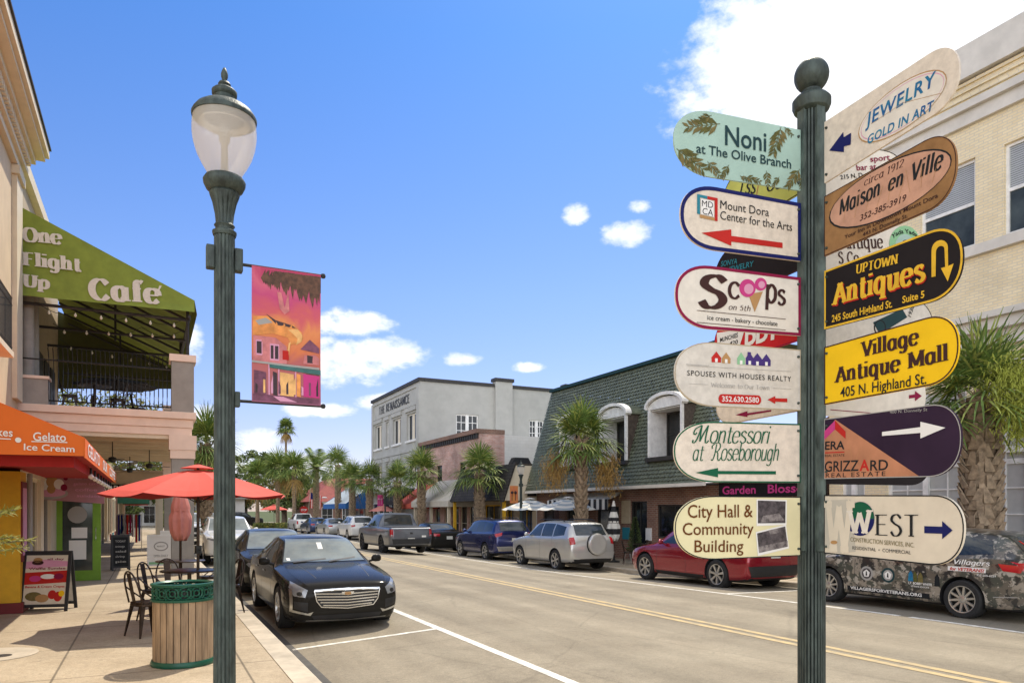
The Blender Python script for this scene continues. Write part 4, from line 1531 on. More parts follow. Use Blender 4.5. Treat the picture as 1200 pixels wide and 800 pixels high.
# green glazed door standing open across the pavement
dr = thing('shop_door', 'bright green framed glass door standing open beside the pink hanging board', 'door', (-1.93, 19.8, .135))


def _door(b):
    w, h = .90, 2.05
    b.box(0, .12, -.022, .022, 0, h)
    b.box(w - .17, w, -.022, .022, 0, h)
    b.box(.12, w - .17, -.022, .022, 0, .24)
    b.box(.12, w - .17, -.022, .022, h - .15, h)


part('door_frame', 'door_green', dr, _door)
part('pane', 'glass', dr, lambda b: b.box(.12, .73, -.006, .006, .24, 1.9))
part('decal', 'ink_grey', dr, lambda b: b.flat([(.42 + .2 * math.cos(i * .35), 1.55 + .2 * math.sin(i * .35)) for i in range(18)], lambda a, z, d: V((a, -d, z)), .009))
part('notice', 'ink_white', dr, lambda b: (b.box(.25, .6, -.0095, -.008, .5, .95), b.box(.3, .62, -.0095, -.008, 1.0, 1.25)))
part('handle', 'steel', dr, lambda b: b.tube([(.80, -.03, .95), (.80, -.07, .98), (.80, -.07, 1.22), (.80, -.03, 1.25)], .01, 6))

# ---- café with its roofed balcony over the pavement
CY0, CY1 = 20.5, 31.3
t = bld('balcony_cafe', 'cafe building with green canvas roof lettered Cafe over an iron balcony')
k = lambda px, py: on_y(px, py, CY0)
xo = k(230, 487).x
part('wall', 'tan_wall', t, lambda b: (b.box(-9, -3.0, CY0 + .02, CY1, .13, 9.95), b.box(-9, -3.5, CY0 + 3, CY1 + 3, 9.202, 12.0)))
part('parapet', 'cream_trim', t, lambda b: (b.box(-9, -3.3, CY0 + 2.8, CY1 + 3.1, 12.003, 12.4),))
bm_ = part('balcony_beam', 'pink_trim', t, lambda b: [b.box(-2.95, xo - i, CY0 + i, CY1 - i, z0, z1) for (z0, z1, i) in ((4.14, 4.32, 0), (3.92, 4.138, .07), (3.72, 3.918, .10))], bevel=.01)
part('soffit', 'cream_trim', t, lambda b: [b.box(-2.9, xo - .14, CY0 + .14 + j * 1.2, CY0 + .26 + j * 1.2, 3.62, 3.718) for j in range(9)])
x0c, x1c = k(201, 500).x, k(227.5, 500).x
for (y0, nm) in ((CY0 + .05, 0), (CY1 - .62, 1)):
    c_ = part('column', 'grey_trim', t, lambda b: b.box(x0c, x1c, y0, y0 + .56, .132, 3.12))
    part('capital', 'pink_trim', c_, lambda b: (b.box(x0c - .03, x1c + .03, y0 - .03, y0 + .59, 3.122, 3.34), b.box(x0c - .06, x1c + .06, y0 - .05, y0 + .62, 3.342, 3.716)))
    c_ = part('parapet_post', 'grey_trim', t, lambda b: b.box(x0c, x1c, y0, y0 + .56, 4.322, 5.62))
    part('cap', 'pink_trim', c_, lambda b: b.box(x0c - .05, x1c + .05, y0 - .04, y0 + .60, 5.622, 5.80))
lp = k(26, 460)
c_ = part('low_wall', 'grey_trim', t, lambda b: b.box(LX0 + .05, k(56, 470).x, CY0 + .06, CY0 + .5, 4.322, 4.93))
part('cap', 'pink_trim', c_, lambda b: b.box(LX0 + .04, k(57.5, 470).x, CY0 + .03, CY0 + .53, 4.932, 5.0))


def baluster(b, P, T):
    # bellied wrought iron bar, leaning outwards at mid height
    b.tube([V(P) + V(T) * o + V((0, 0, z)) for (z, o) in ((.1, 0), (.22, .09), (.38, .13), (.6, .06), (.85, 0), (1.15, .02), (1.28, .10), (1.36, .16), (1.40, .11))], .013, 5)


def _rail2(b):
    xa, xb = k(56, 470).x, x0c
    for x in [xa + (xb - xa) * i / 27 for i in range(28)]:
        baluster(b, (x, CY0 + .2, 4.32), (0, -1, 0))
    for z in (.12, 1.1):
        b.tube([(LX0, CY0 + .2, 4.32 + z), (xb, CY0 + .2, 4.32 + z)], .02, 6)
    for y in [CY0 + .8 + i * .18 for i in range(52)]:
        baluster(b, (x1c - .2, y, 4.32), (1, 0, 0))
    for z in (.12, 1.1):
        b.tube([(x1c - .2, CY0 + .6, 4.32 + z), (x1c - .2, CY1 - .6, 4.32 + z)], .02, 6)


part('balcony_railing', 'black_metal', t, _rail2)
# canvas roof: triangular end with lettering, sloped top, valance, steel frame
A0, A1, A2, A3 = k(20, 240), k(228, 352), k(228, 366), k(20, 346)
cr = part('canvas_roof', 'green_canvas', t, lambda b: (b.prism([(A0.x, A0.z), (A1.x, A1.z), (A1.x, A1.z - .02), (A0.x, A0.z - .02)], lambda a, z, d: V((a, CY0 + d, z)), .004, CY1 - CY0)))
nn = 14


def _endpanel(b):
    vs_ = []
    for j in range(7):
        for i in range(nn + 1):
            s = i / nn
            x = A0.x + (A1.x - A0.x) * s
            zt_ = A0.z + (A1.z - A0.z) * s
            zb_ = A3.z + (A2.z - A3.z) * s
            z = zt_ + (zb_ - zt_) * j / 6
            vs_.append((x, CY0 - .012 * math.sin(s * 23 + j) * (j / 6) - .02 * max(0, j - 4), z))
    b.add(vs_, [(j * (nn + 1) + i, j * (nn + 1) + i + 1, (j + 1) * (nn + 1) + i + 1, (j + 1) * (nn + 1) + i) for j in range(6) for i in range(nn)])


part('end_panel', 'green_canvas', cr, _endpanel, smooth=True, normals=False)
part('street_valance', 'green_canvas', cr, lambda b: (b.quad((A1.x, CY0, A1.z), (A1.x + .06, CY0, A2.z - .05), (A1.x + .06, CY1, A2.z - .05), (A1.x, CY1, A1.z))))
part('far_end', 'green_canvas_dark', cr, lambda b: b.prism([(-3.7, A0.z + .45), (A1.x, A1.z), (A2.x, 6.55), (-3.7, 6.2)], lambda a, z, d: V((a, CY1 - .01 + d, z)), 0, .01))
fr = part('roof_frame', 'dark_trim', t, lambda b: ([b.tube([(A0.x + .1, y, A0.z - .3), (A1.x - .1, y, A1.z - .1)], .04, 6) for y in [CY0 + .3 + 1.5 * i for i in range(8)]],
          [b.tube([(LX0, y, A2.z - .15), (A1.x - .1, y, A2.z - .15)], .04, 6) for y in [CY0 + .3 + 2.5 * i for i in range(5)]],
          [b.tube([(A1.x - .15, y, 5.6), (A1.x - .15, y, A1.z)], .045, 6) for y in (CY0 + .3, CY0 + 5, CY1 - .3)],
          b.tube([(A1.x - .12, CY0 + .1, A2.z - .1), (A1.x - .12, CY1 - .1, A2.z - .1)], .04, 6),
          [b.tube([(-.9, y, A2.z - .1), (-.9, y, A2.z + .95)], .035, 6) for y in (CY0 + 4, CY0 + 8)]))
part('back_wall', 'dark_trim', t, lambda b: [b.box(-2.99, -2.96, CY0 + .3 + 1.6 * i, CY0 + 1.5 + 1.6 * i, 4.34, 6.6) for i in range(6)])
for (y, r) in ((CY0 + .6, .14), (CY0 + 1.5, .14)):
    part('pilaster', 'grey_trim', t, lambda b: b.lathe([(r, 4.33), (r * .9, 7.4)], 16, (-2.65, y, 0)), smooth=True)
for (s_, A, B, h) in (('One', (26.5, 283), (74, 287), 15.5), ('Flight', (26.5, 311), (96, 318.5), 15), ('Up', (26.5, 335.5), (59, 339.5), 14)):
    face_text(cr, pen(s_, .235, .05, True), A, B, h, 'sign_pale', CY0, .05)
face_text(cr, pen("Cafe", .235, .05, True), (104, 350.5), (190, 356), 23, 'sign_pale', CY0, .05)
face_poly(cr, [(187, 335), (189.5, 335.5), (186.5, 341), (185, 340)], 'sign_pale', CY0, .05, 'accent')
# festoon lights under the canvas
fl = thing('string_lights', 'sagging string of small warm bulbs under the green canvas roof', 'string lights')
rnd = random.Random(12)
for (ya, yb, zz, xa, xb) in ((CY0 + .25, CY0 + .25, A2.z - .12, LX0 + .3, A1.x - .2), (CY0 + 1.8, CY0 + .9, A2.z - .25, LX0 + .5, A1.x - .2), (CY0 + 3.5, CY0 + 5.5, A2.z - .3, LX0 + .5, A1.x - .3)):
    pts = []
    for i in range(25):
        s = i / 24
        pts.append(V((xa + (xb - xa) * s, ya + (yb - ya) * s, zz - .22 * abs(math.sin(s * math.pi * 3)))))
    part('cable', 'black_metal', fl, lambda b: b.tube(pts, .007, 4))
    for i in range(2, 24, 4):
        part('bulb', 'bulb', fl, lambda b: b.lathe([(.001, -.11), (.028, -.085), (.034, -.06), (.018, -.03), (.01, 0)], 8, pts[i]), smooth=True)
# ground floor under the balcony
b = MB()
wall(b, fs, 20.32, CY1, .13, 3.7, [(20.6, 22.0, .5, 2.5), (22.6, 23.5, .13, 2.4), (24.2, 26.8, .6, 2.5), (27.6, 30.4, .6, 2.5)], .14)
b.build('shop_front', M('tan_wall'), t)
window(t, fs, 20.6, 22.0, .5, 2.5, .1, 'cream_trim', 'glass_dark', 2, 1)
window(t, fs, 22.6, 23.5, .13, 2.4, .1, 'grey_trim', 'glass_dark', 1, 1, name='door')
window(t, fs, 24.2, 26.8, .6, 2.5, .1, 'cream_trim', 'glass_dark', 3, 1)
window(t, fs, 27.6, 30.4, .6, 2.5, .1, 'cream_trim', 'glass_dark', 3, 1)


def make_fan():
    f = thing('ceiling_fan', 'dark ceiling fan hanging from the balcony underside near its left end', 'ceiling fan', (0, 0, 0), 0, 'ceiling fans under the balcony')
    part('rod', 'black_metal', f, lambda b: b.tube([(0, 0, 0), (0, 0, -.45)], .015, 6))
    part('motor', 'black_metal', f, lambda b: b.lathe([(.001, -.40), (.09, -.43), (.11, -.5), (.07, -.56), (.001, -.58)], 14), smooth=True)
    for i in range(4):
        a = i * math.pi / 2 + .4
        ca, sa = math.cos(a), math.sin(a)
        part('blade', 'chair_metal', f, lambda b: b.obox((0, 0, -.5), (ca, sa, 0), (-sa, ca, 0), .12, .62, -.07, .07, -.006, .006))
    return f


fan = make_fan()
fan.location = (-.9, 22.6, 3.66)
for (x, y, lab) in ((.0, 25.2, 'dark ceiling fan hanging from the balcony underside over the pavement middle'), (-.6, 28.2, 'dark ceiling fan farthest back under the balcony')):
    f = copy_tree(fan)
    f.location = (x, y, 3.66)
    f['label'] = lab
# ---- the row beyond: low porch building, shop fronts and awnings
t = bld('porch_shop', 'tan shop with a flat porch beam and a black hanging sign beyond the balcony')
part('porch_beam', 'tan_wall', t, lambda b: (b.box(-2.2, .55, 31.9, 32.15, 2.72, 3.28), b.box(.3, .55, 32.15, 44, 2.72, 3.28), b.box(-2.2, .6, 31.85, 44, 3.284, 3.36)))
part('wall', 'tan_wall', t, lambda b: b.box(-9, -2.2, 31.9, 44, .13, 3.9))
for y in (36, 40, 43.7):
    part('column', 'cream_trim', t, lambda b: b.box(.3, .55, y, y + .25, .132, 2.718))
fs2 = plane((-2.19, 0, 0), (0, 1, 0), (1, 0, 0))
for i, (a, m) in enumerate(((32.3, 'grey_trim'), (34.6, 'cream_trim'), (37.0, 'grey_trim'), (39.4, 'cream_trim'), (41.8, 'cream_trim'))):
    window(t, fs2, a, a + 1.9, .3, 2.5, -.05, m, 'glass_dark', 2, 2)
    part('pilaster', 'cream_trim' if i % 2 else 'grey_trim', t, lambda b: fbox(b, fs2, a - .35, a - .1, .132, 2.7, .0, .16))
vs_ = thing('shop_sign', 'black hanging sign with white capitals under the tan porch beam', 'sign')
q = [on_y(120, 567, 31.8), on_y(157, 567, 31.8), on_y(157, 578, 31.8), on_y(120, 578, 31.8)]
part('board', 'sign_black', vs_, lambda b: b.box(q[0].x, q[1].x, 31.8, 31.84, q[2].z, q[0].z))
face_text(vs_, txt('VALENTINE', .01), (121.5, 576), (155, 576), 7.5, 'ink_white', 31.8, .006)
for (nm, lab, y0, y1, xw, h, m, am) in (('storefront', 'cream storefront with dark red doors down the left pavement', 44.2, 54, -2.0, 4.2, 'cream_trim', None), ('storefront', 'teal and brick storefront with small green awning far down the left pavement', 54.2, 64, -1.9, 3.8, 'brown_brick', 'can_green'), ('storefront', 'pale storefront with low red awning at the far left corner', 64.2, 72, -2.0, 4.6, 'white_wall', 'red_canvas')):
    t = bld(nm, lab)
    part('wall', m, t, lambda b: b.box(-10, xw, y0, y1, .13, h))
    f2 = plane((xw, y0, 0), (0, 1, 0), (1, 0, 0))
    for i in range(3):
        a = .6 + i * 3.1
        w = window(t, f2, a, a + 1.6, .5, 2.5, -.05, 'cream_trim', 'glass_dark', 2, 1)
        part('door', 'dark_red' if i != 1 else 'ink_teal', t, lambda b: fbox(b, f2, a + 1.9, a + 2.8, .132, 2.3, .002, .05))
    part('cornice', 'cream_trim', t, lambda b: fbox(b, f2, -.02, y1 - y0 + .02, h - .35, h + .1, .002, .22))
    if am:
        awning(t, f2, .5, 8.5 if y1 - y0 > 9 else 7, 3.1, 2.55, 1.9, am, .3)

# ================================================================== RIGHT SIDE
RX = 17.4
GZ = gz(14.4, 30) + .13


def rplane(y0):
    return plane((RX, y0, 0), (0, 1, 0), (-1, 0, 0))


# ---- cream brick corner building
t = bld('brick_building', 'two storey cream brick building with stone cornice behind the right palm')
fn = rplane(0)
up = [(.4 + 2.0 * i, .4 + 2.0 * i + 1.36, 8.02, 10.1) for i in range(-4, 7)]
lo = [(1.0 + 2.4 * i, 1.0 + 2.4 * i + 2.1, 1.1, 4.7) for i in range(-3, 5)] + [(13.35, 14.1, 1.1, 4.4)]
b = MB()
wall(b, fn, -14, 14.5, -.4, 11.9, up + lo, .16)
b.quad((RX, 14.5, -.4), (RX + 14, 14.5, -.4), (RX + 14, 14.5, 11.9), (RX, 14.5, 11.9))
b.quad((RX, -14, 11.9), (RX, 14.5, 11.9), (RX + 14, 14.5, 11.9), (RX + 14, -14, 11.9))
b.build('wall', M('cream_brick'), t)
for i, (a0, a1, z0, z1) in enumerate(up):
    window(t, fn, a0, a1, z0, z1, .12, 'white_paint', 'glass', 1, 2, .07, rail=.08, blind=.48)
mat('stone_trim', (.64, .60, .53), .75, 0, .1, 2)
part('sill_course', 'stone_trim', t, lambda b: (fbox(b, fn, -14, 14.55, 7.76, 8.0, .002, .12)))
part('frieze', 'stone_trim', t, lambda b: (fbox(b, fn, -14, 14.6, 10.9, 11.22, .002, .10), fbox(b, fn, -14, 14.62, 11.223, 11.4, .002, .22)))
part('brick_band', 'cream_brick', t, lambda b: [fbox(b, fn, -14, 14.52, z, z + .07, .002, .05) for z in (11.55, 11.72, 11.88)])
part('parapet_coping', 'stone_trim', t, lambda b: (fbox(b, fn, -14, 14.6, 12.0, 12.42, -.4, .16), fbox(b, fn, -14, 10.9, 12.422, 12.8, -.4, .12)))
part('cornice', 'stone_trim', t, lambda b: (fbox(b, fn, -14, 14.6, 5.55, 5.9, .002, .12), fbox(b, fn, -14, 14.65, 5.903, 6.15, .002, .30), fbox(b, fn, -14, 14.7, 6.153, 6.3, .002, .42), fbox(b, fn, -14, 14.55, 5.0, 5.2, .002, .06)))
mb = MB()
lay_text(mb, pen('S', .16, .05, True), (4.62, 10.62), (4.1, 10.62), .5, lambda a, z, o: fn(a, z, o), .05)
mb.build('lettering', M('ink_white'), t, normals=False)
for (a0, a1, z0, z1) in lo:
    w = window(t, fn, a0, a1, z0, z1, .12, 'white_paint', 'glass_blind', 4 if a1 - a0 > 1 else 2, 6, .09, .03, rail=.12)
    part('mullion', 'white_paint', w, lambda b: (fbox(b, fn, (a0 + a1) / 2 - .07, (a0 + a1) / 2 + .07, z0, z1, -.11, -.03), fbox(b, fn, a0, a1, 3.1, 3.24, -.10, -.02)))
for i, a in enumerate((5.4, 3.0)):
    pl_ = thing('window_box', ('pale window box with dark red plants beside the right palm', 'pale window box with dark red plants at the right picture edge')[i], 'planter', (RX - .02, a + 1.0, 1.0 if i == 0 else 1.0))
    part('box', 'terracotta', pl_, lambda b: b.prism([(-.5, 0), (.5, 0), (.58, .24), (-.58, .24)], lambda u, z, d: V((-.02 - d, u, z - .26)), 0, .3))
    rnd = random.Random(20 + i)

    def _lv(b):
        for _ in range(260):
            p = V((-.17 + rnd.gauss(0, .09), rnd.uniform(-.5, .5), rnd.uniform(-.04, .22) * (1 + rnd.random())))
            d1, d2 = V((rnd.gauss(0, 1), rnd.gauss(0, 1), rnd.gauss(0, 1))).normalized() * .05, V((rnd.gauss(0, 1), rnd.gauss(0, 1), rnd.gauss(0, 1))).normalized() * .03
            b.quad(p - d1, p + d2, p + d1, p - d2)
    part('plants', 'flower_red', pl_, _lv, normals=False)
# ---- dark florist front squeezed between
t = bld('florist_shop', 'low dark shop with pink letters on a black sign beside the green roof')
fn = rplane(14.55)
b = MB()
wall(b, fn, 0, 4.3, -.4, 3.4, [(.4, 1.7, .2, 2.15), (2.1, 3.9, .6, 2.15)], .12)
b.quad((RX, 14.55, 3.4), (RX, 18.85, 3.4), (RX + 9, 18.85, 3.4), (RX + 9, 14.55, 3.4))
b.build('wall', M('brown_brick'), t)
window(t, fn, .4, 1.7, .2, 2.15, .1, 'white_paint', 'glass_dark', 2, 1, name='door')
window(t, fn, 2.1, 3.9, .6, 2.15, .1, 'white_paint', 'glass', 2, 1)
part('sign_board', 'sign_black', t, lambda b: fbox(b, fn, .0, 4.28, 2.22, 2.72, .01, .16))
mb = MB()
for (s_, a, c_) in (('Blossom', 2.1, .3), ('Garden', 4.1, 2.6)):
    lay_text(mb, txt(s_, .02), (a, 2.33), (c_, 2.33), .26, lambda a, z, o: fn(a, z, o), .166)
mb.build('lettering', M('ink_pink'), t, normals=False)
part('fascia', 'white_paint', t, lambda b: fbox(b, fn, 0, 4.3, 2.724, 2.8, .0, .3))

# ---- green mansard roofed brick restaurant
GY0, GY1 = 18.9, 32.0
t = bld('green_roof_shop', 'brick restaurant with steep green tile roof and white arched dormers')
fn = rplane(0)
b = MB()
ops = [(19.4, 22.4, .75, 2.0), (23.0, 24.1, -.12, 2.15), (24.9, 26.6, .7, 1.95), (27.4, 29.2, .5, 2.0), (29.8, 31.4, .4, 2.0)]
wall(b, fn, GY0, GY1, -.5, 2.75, ops, .16)
b.quad((RX, GY0, -.5), (RX + 10, GY0, -.5), (RX + 10, GY0, 7.6), (RX, GY0, 2.75))
b.build('wall', M('brown_brick'), t)
for (a0, a1, z0, z1) in ops:
    window(t, fn, a0, a1, z0, z1, .12, 'dark_trim', 'glass_dark', 3 if a1 - a0 > 2 else 2, 1, name='window' if z0 > 0 else 'door')
mat('green_tile', (.125, .14, .095), .55, 0, .4, 7, .25, 25)
EX, TX_, EZ, TZ = 16.75, 18.25, 2.72, 7.72


DORM, DZ0, DZ1 = ((21.35, .98), (24.7, .94), (28.05, .92)), 3.78, 5.55


def _tiles(b):
    rows, n = 34, 430
    for r in range(rows):
        t0, t1 = r / rows, (r + 1.12) / rows
        zc = EZ + (TZ - EZ) * (r + .5) / rows
        vs_ = []
        for i in range(n + 1):
            y = GY0 + (GY1 - GY0) * i / n
            wv = .017 * math.cos(2 * math.pi * (y * 5.0 + .5 * (r % 2)))
            for tt, lift in ((t0, .055 + wv), (t1, .0 + wv * .3)):
                vs_.append((EX + (TX_ - EX) * tt - lift, y, EZ + (TZ - EZ) * tt - (.02 * math.cos(2 * math.pi * (y * 5.0 + .5 * (r % 2))) if tt == t0 else 0)))
        b.add(vs_, [(2 * i, 2 * i + 2, 2 * i + 3, 2 * i + 1) for i in range(n) if not any(DZ0 - .1 < zc < DZ1 + .2 and abs(GY0 + (GY1 - GY0) * (i + .5) / n - q[0]) < q[1] - .06 for q in DORM)])
    b.quad((TX_, GY0, TZ + .06), (TX_, GY1, TZ + .06), (TX_ + 9, GY1, TZ + .06), (TX_ + 9, GY0, TZ + .06))
    b.add([(EX, GY1, EZ), (TX_, GY1, TZ), (TX_ + 9, GY1, TZ), (TX_ + 9, GY1, -.4), (RX, GY1, -.4), (RX, GY1, EZ)], [(0, 1, 2, 3, 4, 5)])


rf = part('roof', 'green_tile', t, _tiles, normals=False, smooth=True, angle=50)
part('ridge_cap', 'ink_slate', rf, lambda b: b.box(TX_ - .14, TX_ + .12, GY0, GY1, TZ + .02, TZ + .16))
part('gutter', 'stone_trim', t, lambda b: b.box(EX - .12, EX - .01, GY0, GY1 - .15, EZ - .10, EZ + .02))
part('soffit', 'dark_trim', t, lambda b: b.box(EX + .02, RX, GY0, GY1, EZ - .06, EZ - .02))
for (yc, w2) in DORM:
    # arched dormer: thin curved hood on white cheeks, window set well back
    fx, z0, z1 = 16.95, DZ0, DZ1

    def _hood(b):
        n = 16
        for (r_, zz, d0, d1) in ((w2 + .14, .50, 0, .28),):
            top = [(yc + r_ * math.cos(math.pi * i / n), z1 + .10 + zz * math.sin(math.pi * i / n)) for i in range(n + 1)]
            low = [(yc + (r_ - .08) * math.cos(math.pi * i / n), z1 + .04 + (zz - .06) * math.sin(math.pi * i / n)) for i in range(n + 1)]
            b.prism(top + low[::-1], lambda a, z, dd: V((fx - .10 + dd, a, z)), d0, d1)
        b.prism([(yc + (w2 + .03) * math.cos(math.pi * i / n), z1 + .03 + .40 * math.sin(math.pi * i / n)) for i in range(n + 1)], lambda a, z, dd: V((fx + .02 + dd, a, z)), 0, .06)
    d = part('dormer', 'white_paint', t, _hood)
    part('hood_roof', 'green_tile', d, lambda b: b.prism([(yc + (w2 + .12) * math.cos(math.pi * i / 16), z1 + .08 + .48 * math.sin(math.pi * i / 16)) for i in range(17)], lambda a, z, dd: V((fx + .19 + dd, a, z)), 0, 1.4))
    for sg in (-1, 1):
        part('cheek', 'white_paint', d, lambda b: b.box(fx + .005, 18.1, min(yc + sg * w2, yc + sg * (w2 - .07)), max(yc + sg * w2, yc + sg * (w2 - .07)), z0, z1 + .03))
        part('outer_cheek', 'brown_roof', d, lambda b: b.box(fx + .085, 18.2, min(yc + sg * (w2 + .003), yc + sg * (w2 + .03)), max(yc + sg * (w2 + .003), yc + sg * (w2 + .03)), z0, z1 + .07))  # darker brown face over the outside of each cheek
        part('post', 'white_paint', d, lambda b: b.box(fx - .02, fx + .08, min(yc + sg * (w2 + .01), yc + sg * (w2 - .09)), max(yc + sg * (w2 + .01), yc + sg * (w2 - .09)), z0, z1 + .02))
    part('ceiling', 'white_paint', d, lambda b: b.box(fx + .09, 18.1, yc - w2 + .075, yc + w2 - .075, z1 - .02, z1 + .015))
    fd = plane((fx + .85, yc, 0), (0, 1, 0), (-1, 0, 0))
    window(d, fd, -w2 + .08, w2 - .08, z0 + .02, z1 - .03, .0, 'dark_trim', 'glass_dark', 2, 2, .07)
    part('dormer_sill', 'dark_trim', d, lambda b: b.box(fx - .10, fx + .9, yc - w2 - .08, yc + w2 + .08, z0 - .16, z0 - .003))
# little fittings on the front wall
part('round_plaque', 'ink_white', t, lambda b: b.prism([(19.6 + .3 * math.cos(i * .3142), 3.35 + .3 * math.sin(i * .3142)) for i in range(20)], lambda a, z, dd: V((EX + .10 - dd, a, z)), 0, .05))
for (a, z0, z1, w_, m, nm) in ((24.35, 1.25, 2.2, .28, 'kraft', 'wall_sign'), (24.35, .62, 1.1, .22, 'ink_teal', 'menu_case'), (23.85 - 1.0, .62, 1.1, .16, 'ink_white', 'menu_case')):
    part(nm, m, t, lambda b: fbox(b, fn, a - w_, a + w_, z0, z1, .003, .06))
awning(t, fn, 24.6, 29.6, 2.55, 2.25, .75, 'stripe_white', .42, ends=False)
st_ = [o for o in t.children if o.name.startswith('awning')][-1]
part('stripe', 'black_canvas', st_, lambda b: [fbox(b, fn, 24.6 + i * .42, 24.81 + i * .42, 1.826, 2.256, .760, .764) for i in range(12)])

# ---- gabled little shop
t = bld('gabled_shop', 'small cream shop with dark shingle roof and two pointed gables')
fn = rplane(0)
b = MB()
ops = [(32.5, 34.0, .2, 2.0), (34.6, 35.5, -.15, 2.1), (36.2, 38.3, .3, 2.1)]
wall(b, fn, 32.05, 39.05, -.5, 2.75, ops, .14)
b.build('wall', M('yellow_wall') if False else M('tan_wall'), t)
for (a0, a1, z0, z1) in ops:
    window(t, fn, a0, a1, z0, z1, .1, 'yellow_wall', 'glass_dark', 2, 1, name='window' if z0 > 0 else 'door')
part('beam', 'dark_trim', t, lambda b: fbox(b, fn, 32.05, 39.05, 2.5, 2.74, .002, .5))
part('roof', 'shingle_dark', t, lambda b: b.prism([(RX - 1.9, 2.30), (RX - 1.2, 4.12), (RX + 3.2, 4.2), (RX + 3.2, 2.76), (RX - .45, 2.76), (RX - 1.75, 2.26)], lambda a, z, d: V((a, 32.2 + d, z)), 0, 6.85))
part('end_wall', 'cream_trim', t, lambda b: b.prism([(RX - 1.78, 2.28), (RX - 1.17, 4.02), (RX + .3, 4.02), (RX + .3, 2.28)], lambda a, z, d: V((a, 32.08 + d, z)), 0, .1))
part('gable_edge', 'shingle_dark', t, lambda b: b.prism([(RX - 1.95, 2.2), (RX - 1.22, 4.2), (RX - 1.13, 4.2), (RX - 1.84, 2.2)], lambda a, z, d: V((a, 31.98 + d, z)), 0, .24))
for y in (32.3, 35.5, 38.8):
    part('post', 'yellow_wall', t, lambda b: b.box(RX - 1.72, RX - 1.58, y, y + .14, -.1, 2.28))
# ---- red brick parapet building with stucco side wall and cream awning
t = bld('parapet_building', 'brick shop with corbelled parapet, white side wall and cream canvas awning')
fn = rplane(0)
b = MB()
ops = [(39.6 + 1.35 * i, 40.7 + 1.35 * i, -.1, 2.1) for i in range(4)] + [(45.6, 46.6, -.1, 2.1)] + [(41.2, 42.2, 3.4, 4.8), (45.2, 46.2, 3.4, 4.8)]
wall(b, fn, 39.1, 49.5, -.5, 6.35, ops, .16)
b.quad((RX, 39.1, 2.6), (19.05, 39.1, 2.6), (19.05, 39.1, 6.35), (RX, 39.1, 6.35))
b.build('wall', M('pink_brick'), t)
for (a0, a1, z0, z1) in ops:
    window(t, fn, a0, a1, z0, z1, .12, 'cream_trim' if z0 < 1 else 'dark_trim', 'glass_dark', 1, 2)
part('side_wall', 'white_block', t, lambda b: b.box(19.052, 27, 39.1, 49.5, -.5, 6.3))
for i in range(30):
    part('corbel', 'dark_trim', t, lambda b: fbox(b, fn, 39.2 + .34 * i, 39.36 + .34 * i, 6.05, 6.33, .003, .14))
part('parapet_coping', 'brown_brick', t, lambda b: (fbox(b, fn, 39.05, 49.5, 6.352, 6.6, -.3, .2), b.box(RX + .302, 19.05, 39.05, 39.4, 6.352, 6.6)))
part('side_awning', 'black_canvas', t, lambda b: b.prism([(19.3, 4.1), (20.6, 4.1), (20.6, 4.6), (20.4, 4.95), (19.5, 4.95), (19.3, 4.6)], lambda a, z, d: V((a, 39.09 - d, z)), 0, .5))
awning(t, fn, 39.3, 45.9, 3.75, 2.35, 1.9, 'cream_canvas', .35)
awning(t, fn, 46.0, 49.4, 3.6, 2.2, 1.9, 'coral_canvas', .3, scallop=.08)
part('post', 'cream_trim', t, lambda b: [b.box(RX - 1.78, RX - 1.62, y, y + .16, -.08, 2.0) for y in (39.6, 42.6, 45.6)])
# ---- grey three storey building
t = bld('grey_building', 'tall grey stucco building with dark coping and capitals below its roofline')
fn = rplane(0)
RY0, RY1 = 49.6, 62.0
ops = []
for i, (a0, a1) in enumerate(((50.5, 52.6), (54.0, 56.1), (57.2, 58.0), (59.2, 61.2))):
    for (z0, z1) in ((7.0, 9.0), (4.0, 5.6)):
        ops.append((a0, a1, z0, z1))
b = MB()
wall(b, fn, RY0, RY1, -.5, 11.1, ops, .25)
so = [(20.2, 22.0, 7.1, 8.9), (26.3, 27.6, 7.3, 8.8)]
fsd = plane((0, RY0, 0), (1, 0, 0), (0, -1, 0))
wall(b, fsd, RX, 31, -.5, 11.1, so, .2)
b.quad((RX, RY0, 11.1), (31, RY0, 11.1), (31, RY1, 11.1), (RX, RY1, 11.1))
b.quad((RX, RY1, -.5), (31, RY1, -.5), (31, RY1, 11.1), (RX, RY1, 11.1))
b.build('wall', M('grey_wall'), t)
for (a0, a1, z0, z1) in ops:
    w = window(t, fn, a0, a1, z0, z1, .2, 'white_paint', 'glass_dark', 2, 1, .1)
    part('lintel', 'grey_wall', w, lambda b: fbox(b, fn, a0 - .25, a1 + .25, z1 + .15, z1 + .45, .002, .12))
    part('sill', 'white_paint', w, lambda b: fbox(b, fn, a0 - .1, a1 + .1, z0 - .15, z0 - .002, .002, .12))
    if a1 - a0 > 1:
        part('curtain', 'cream_trim', w, lambda b: fbox(b, fn, a0 + .75, a1 - .75, z0 + .1, z1 - .1, -.195, -.19))
for (a0, a1, z0, z1) in so:
    window(t, fsd, a0, a1, z0, z1, .14, 'white_paint', 'glass_dark', 4, 3, .1, .05)
    part('mullion', 'white_paint', t, lambda b: fbox(b, fsd, (a0 + a1) / 2 - .12, (a0 + a1) / 2 + .12, z0, z1, -.14, -.04))
part('coping', 'dark_trim', t, lambda b: (fbox(b, fn, RY0 - .1, RY1 + .1, 11.1, 11.34, -.3, .14), b.box(RX + .305, 31, RY0 - .12, RY0 + .3, 11.1, 11.34)))
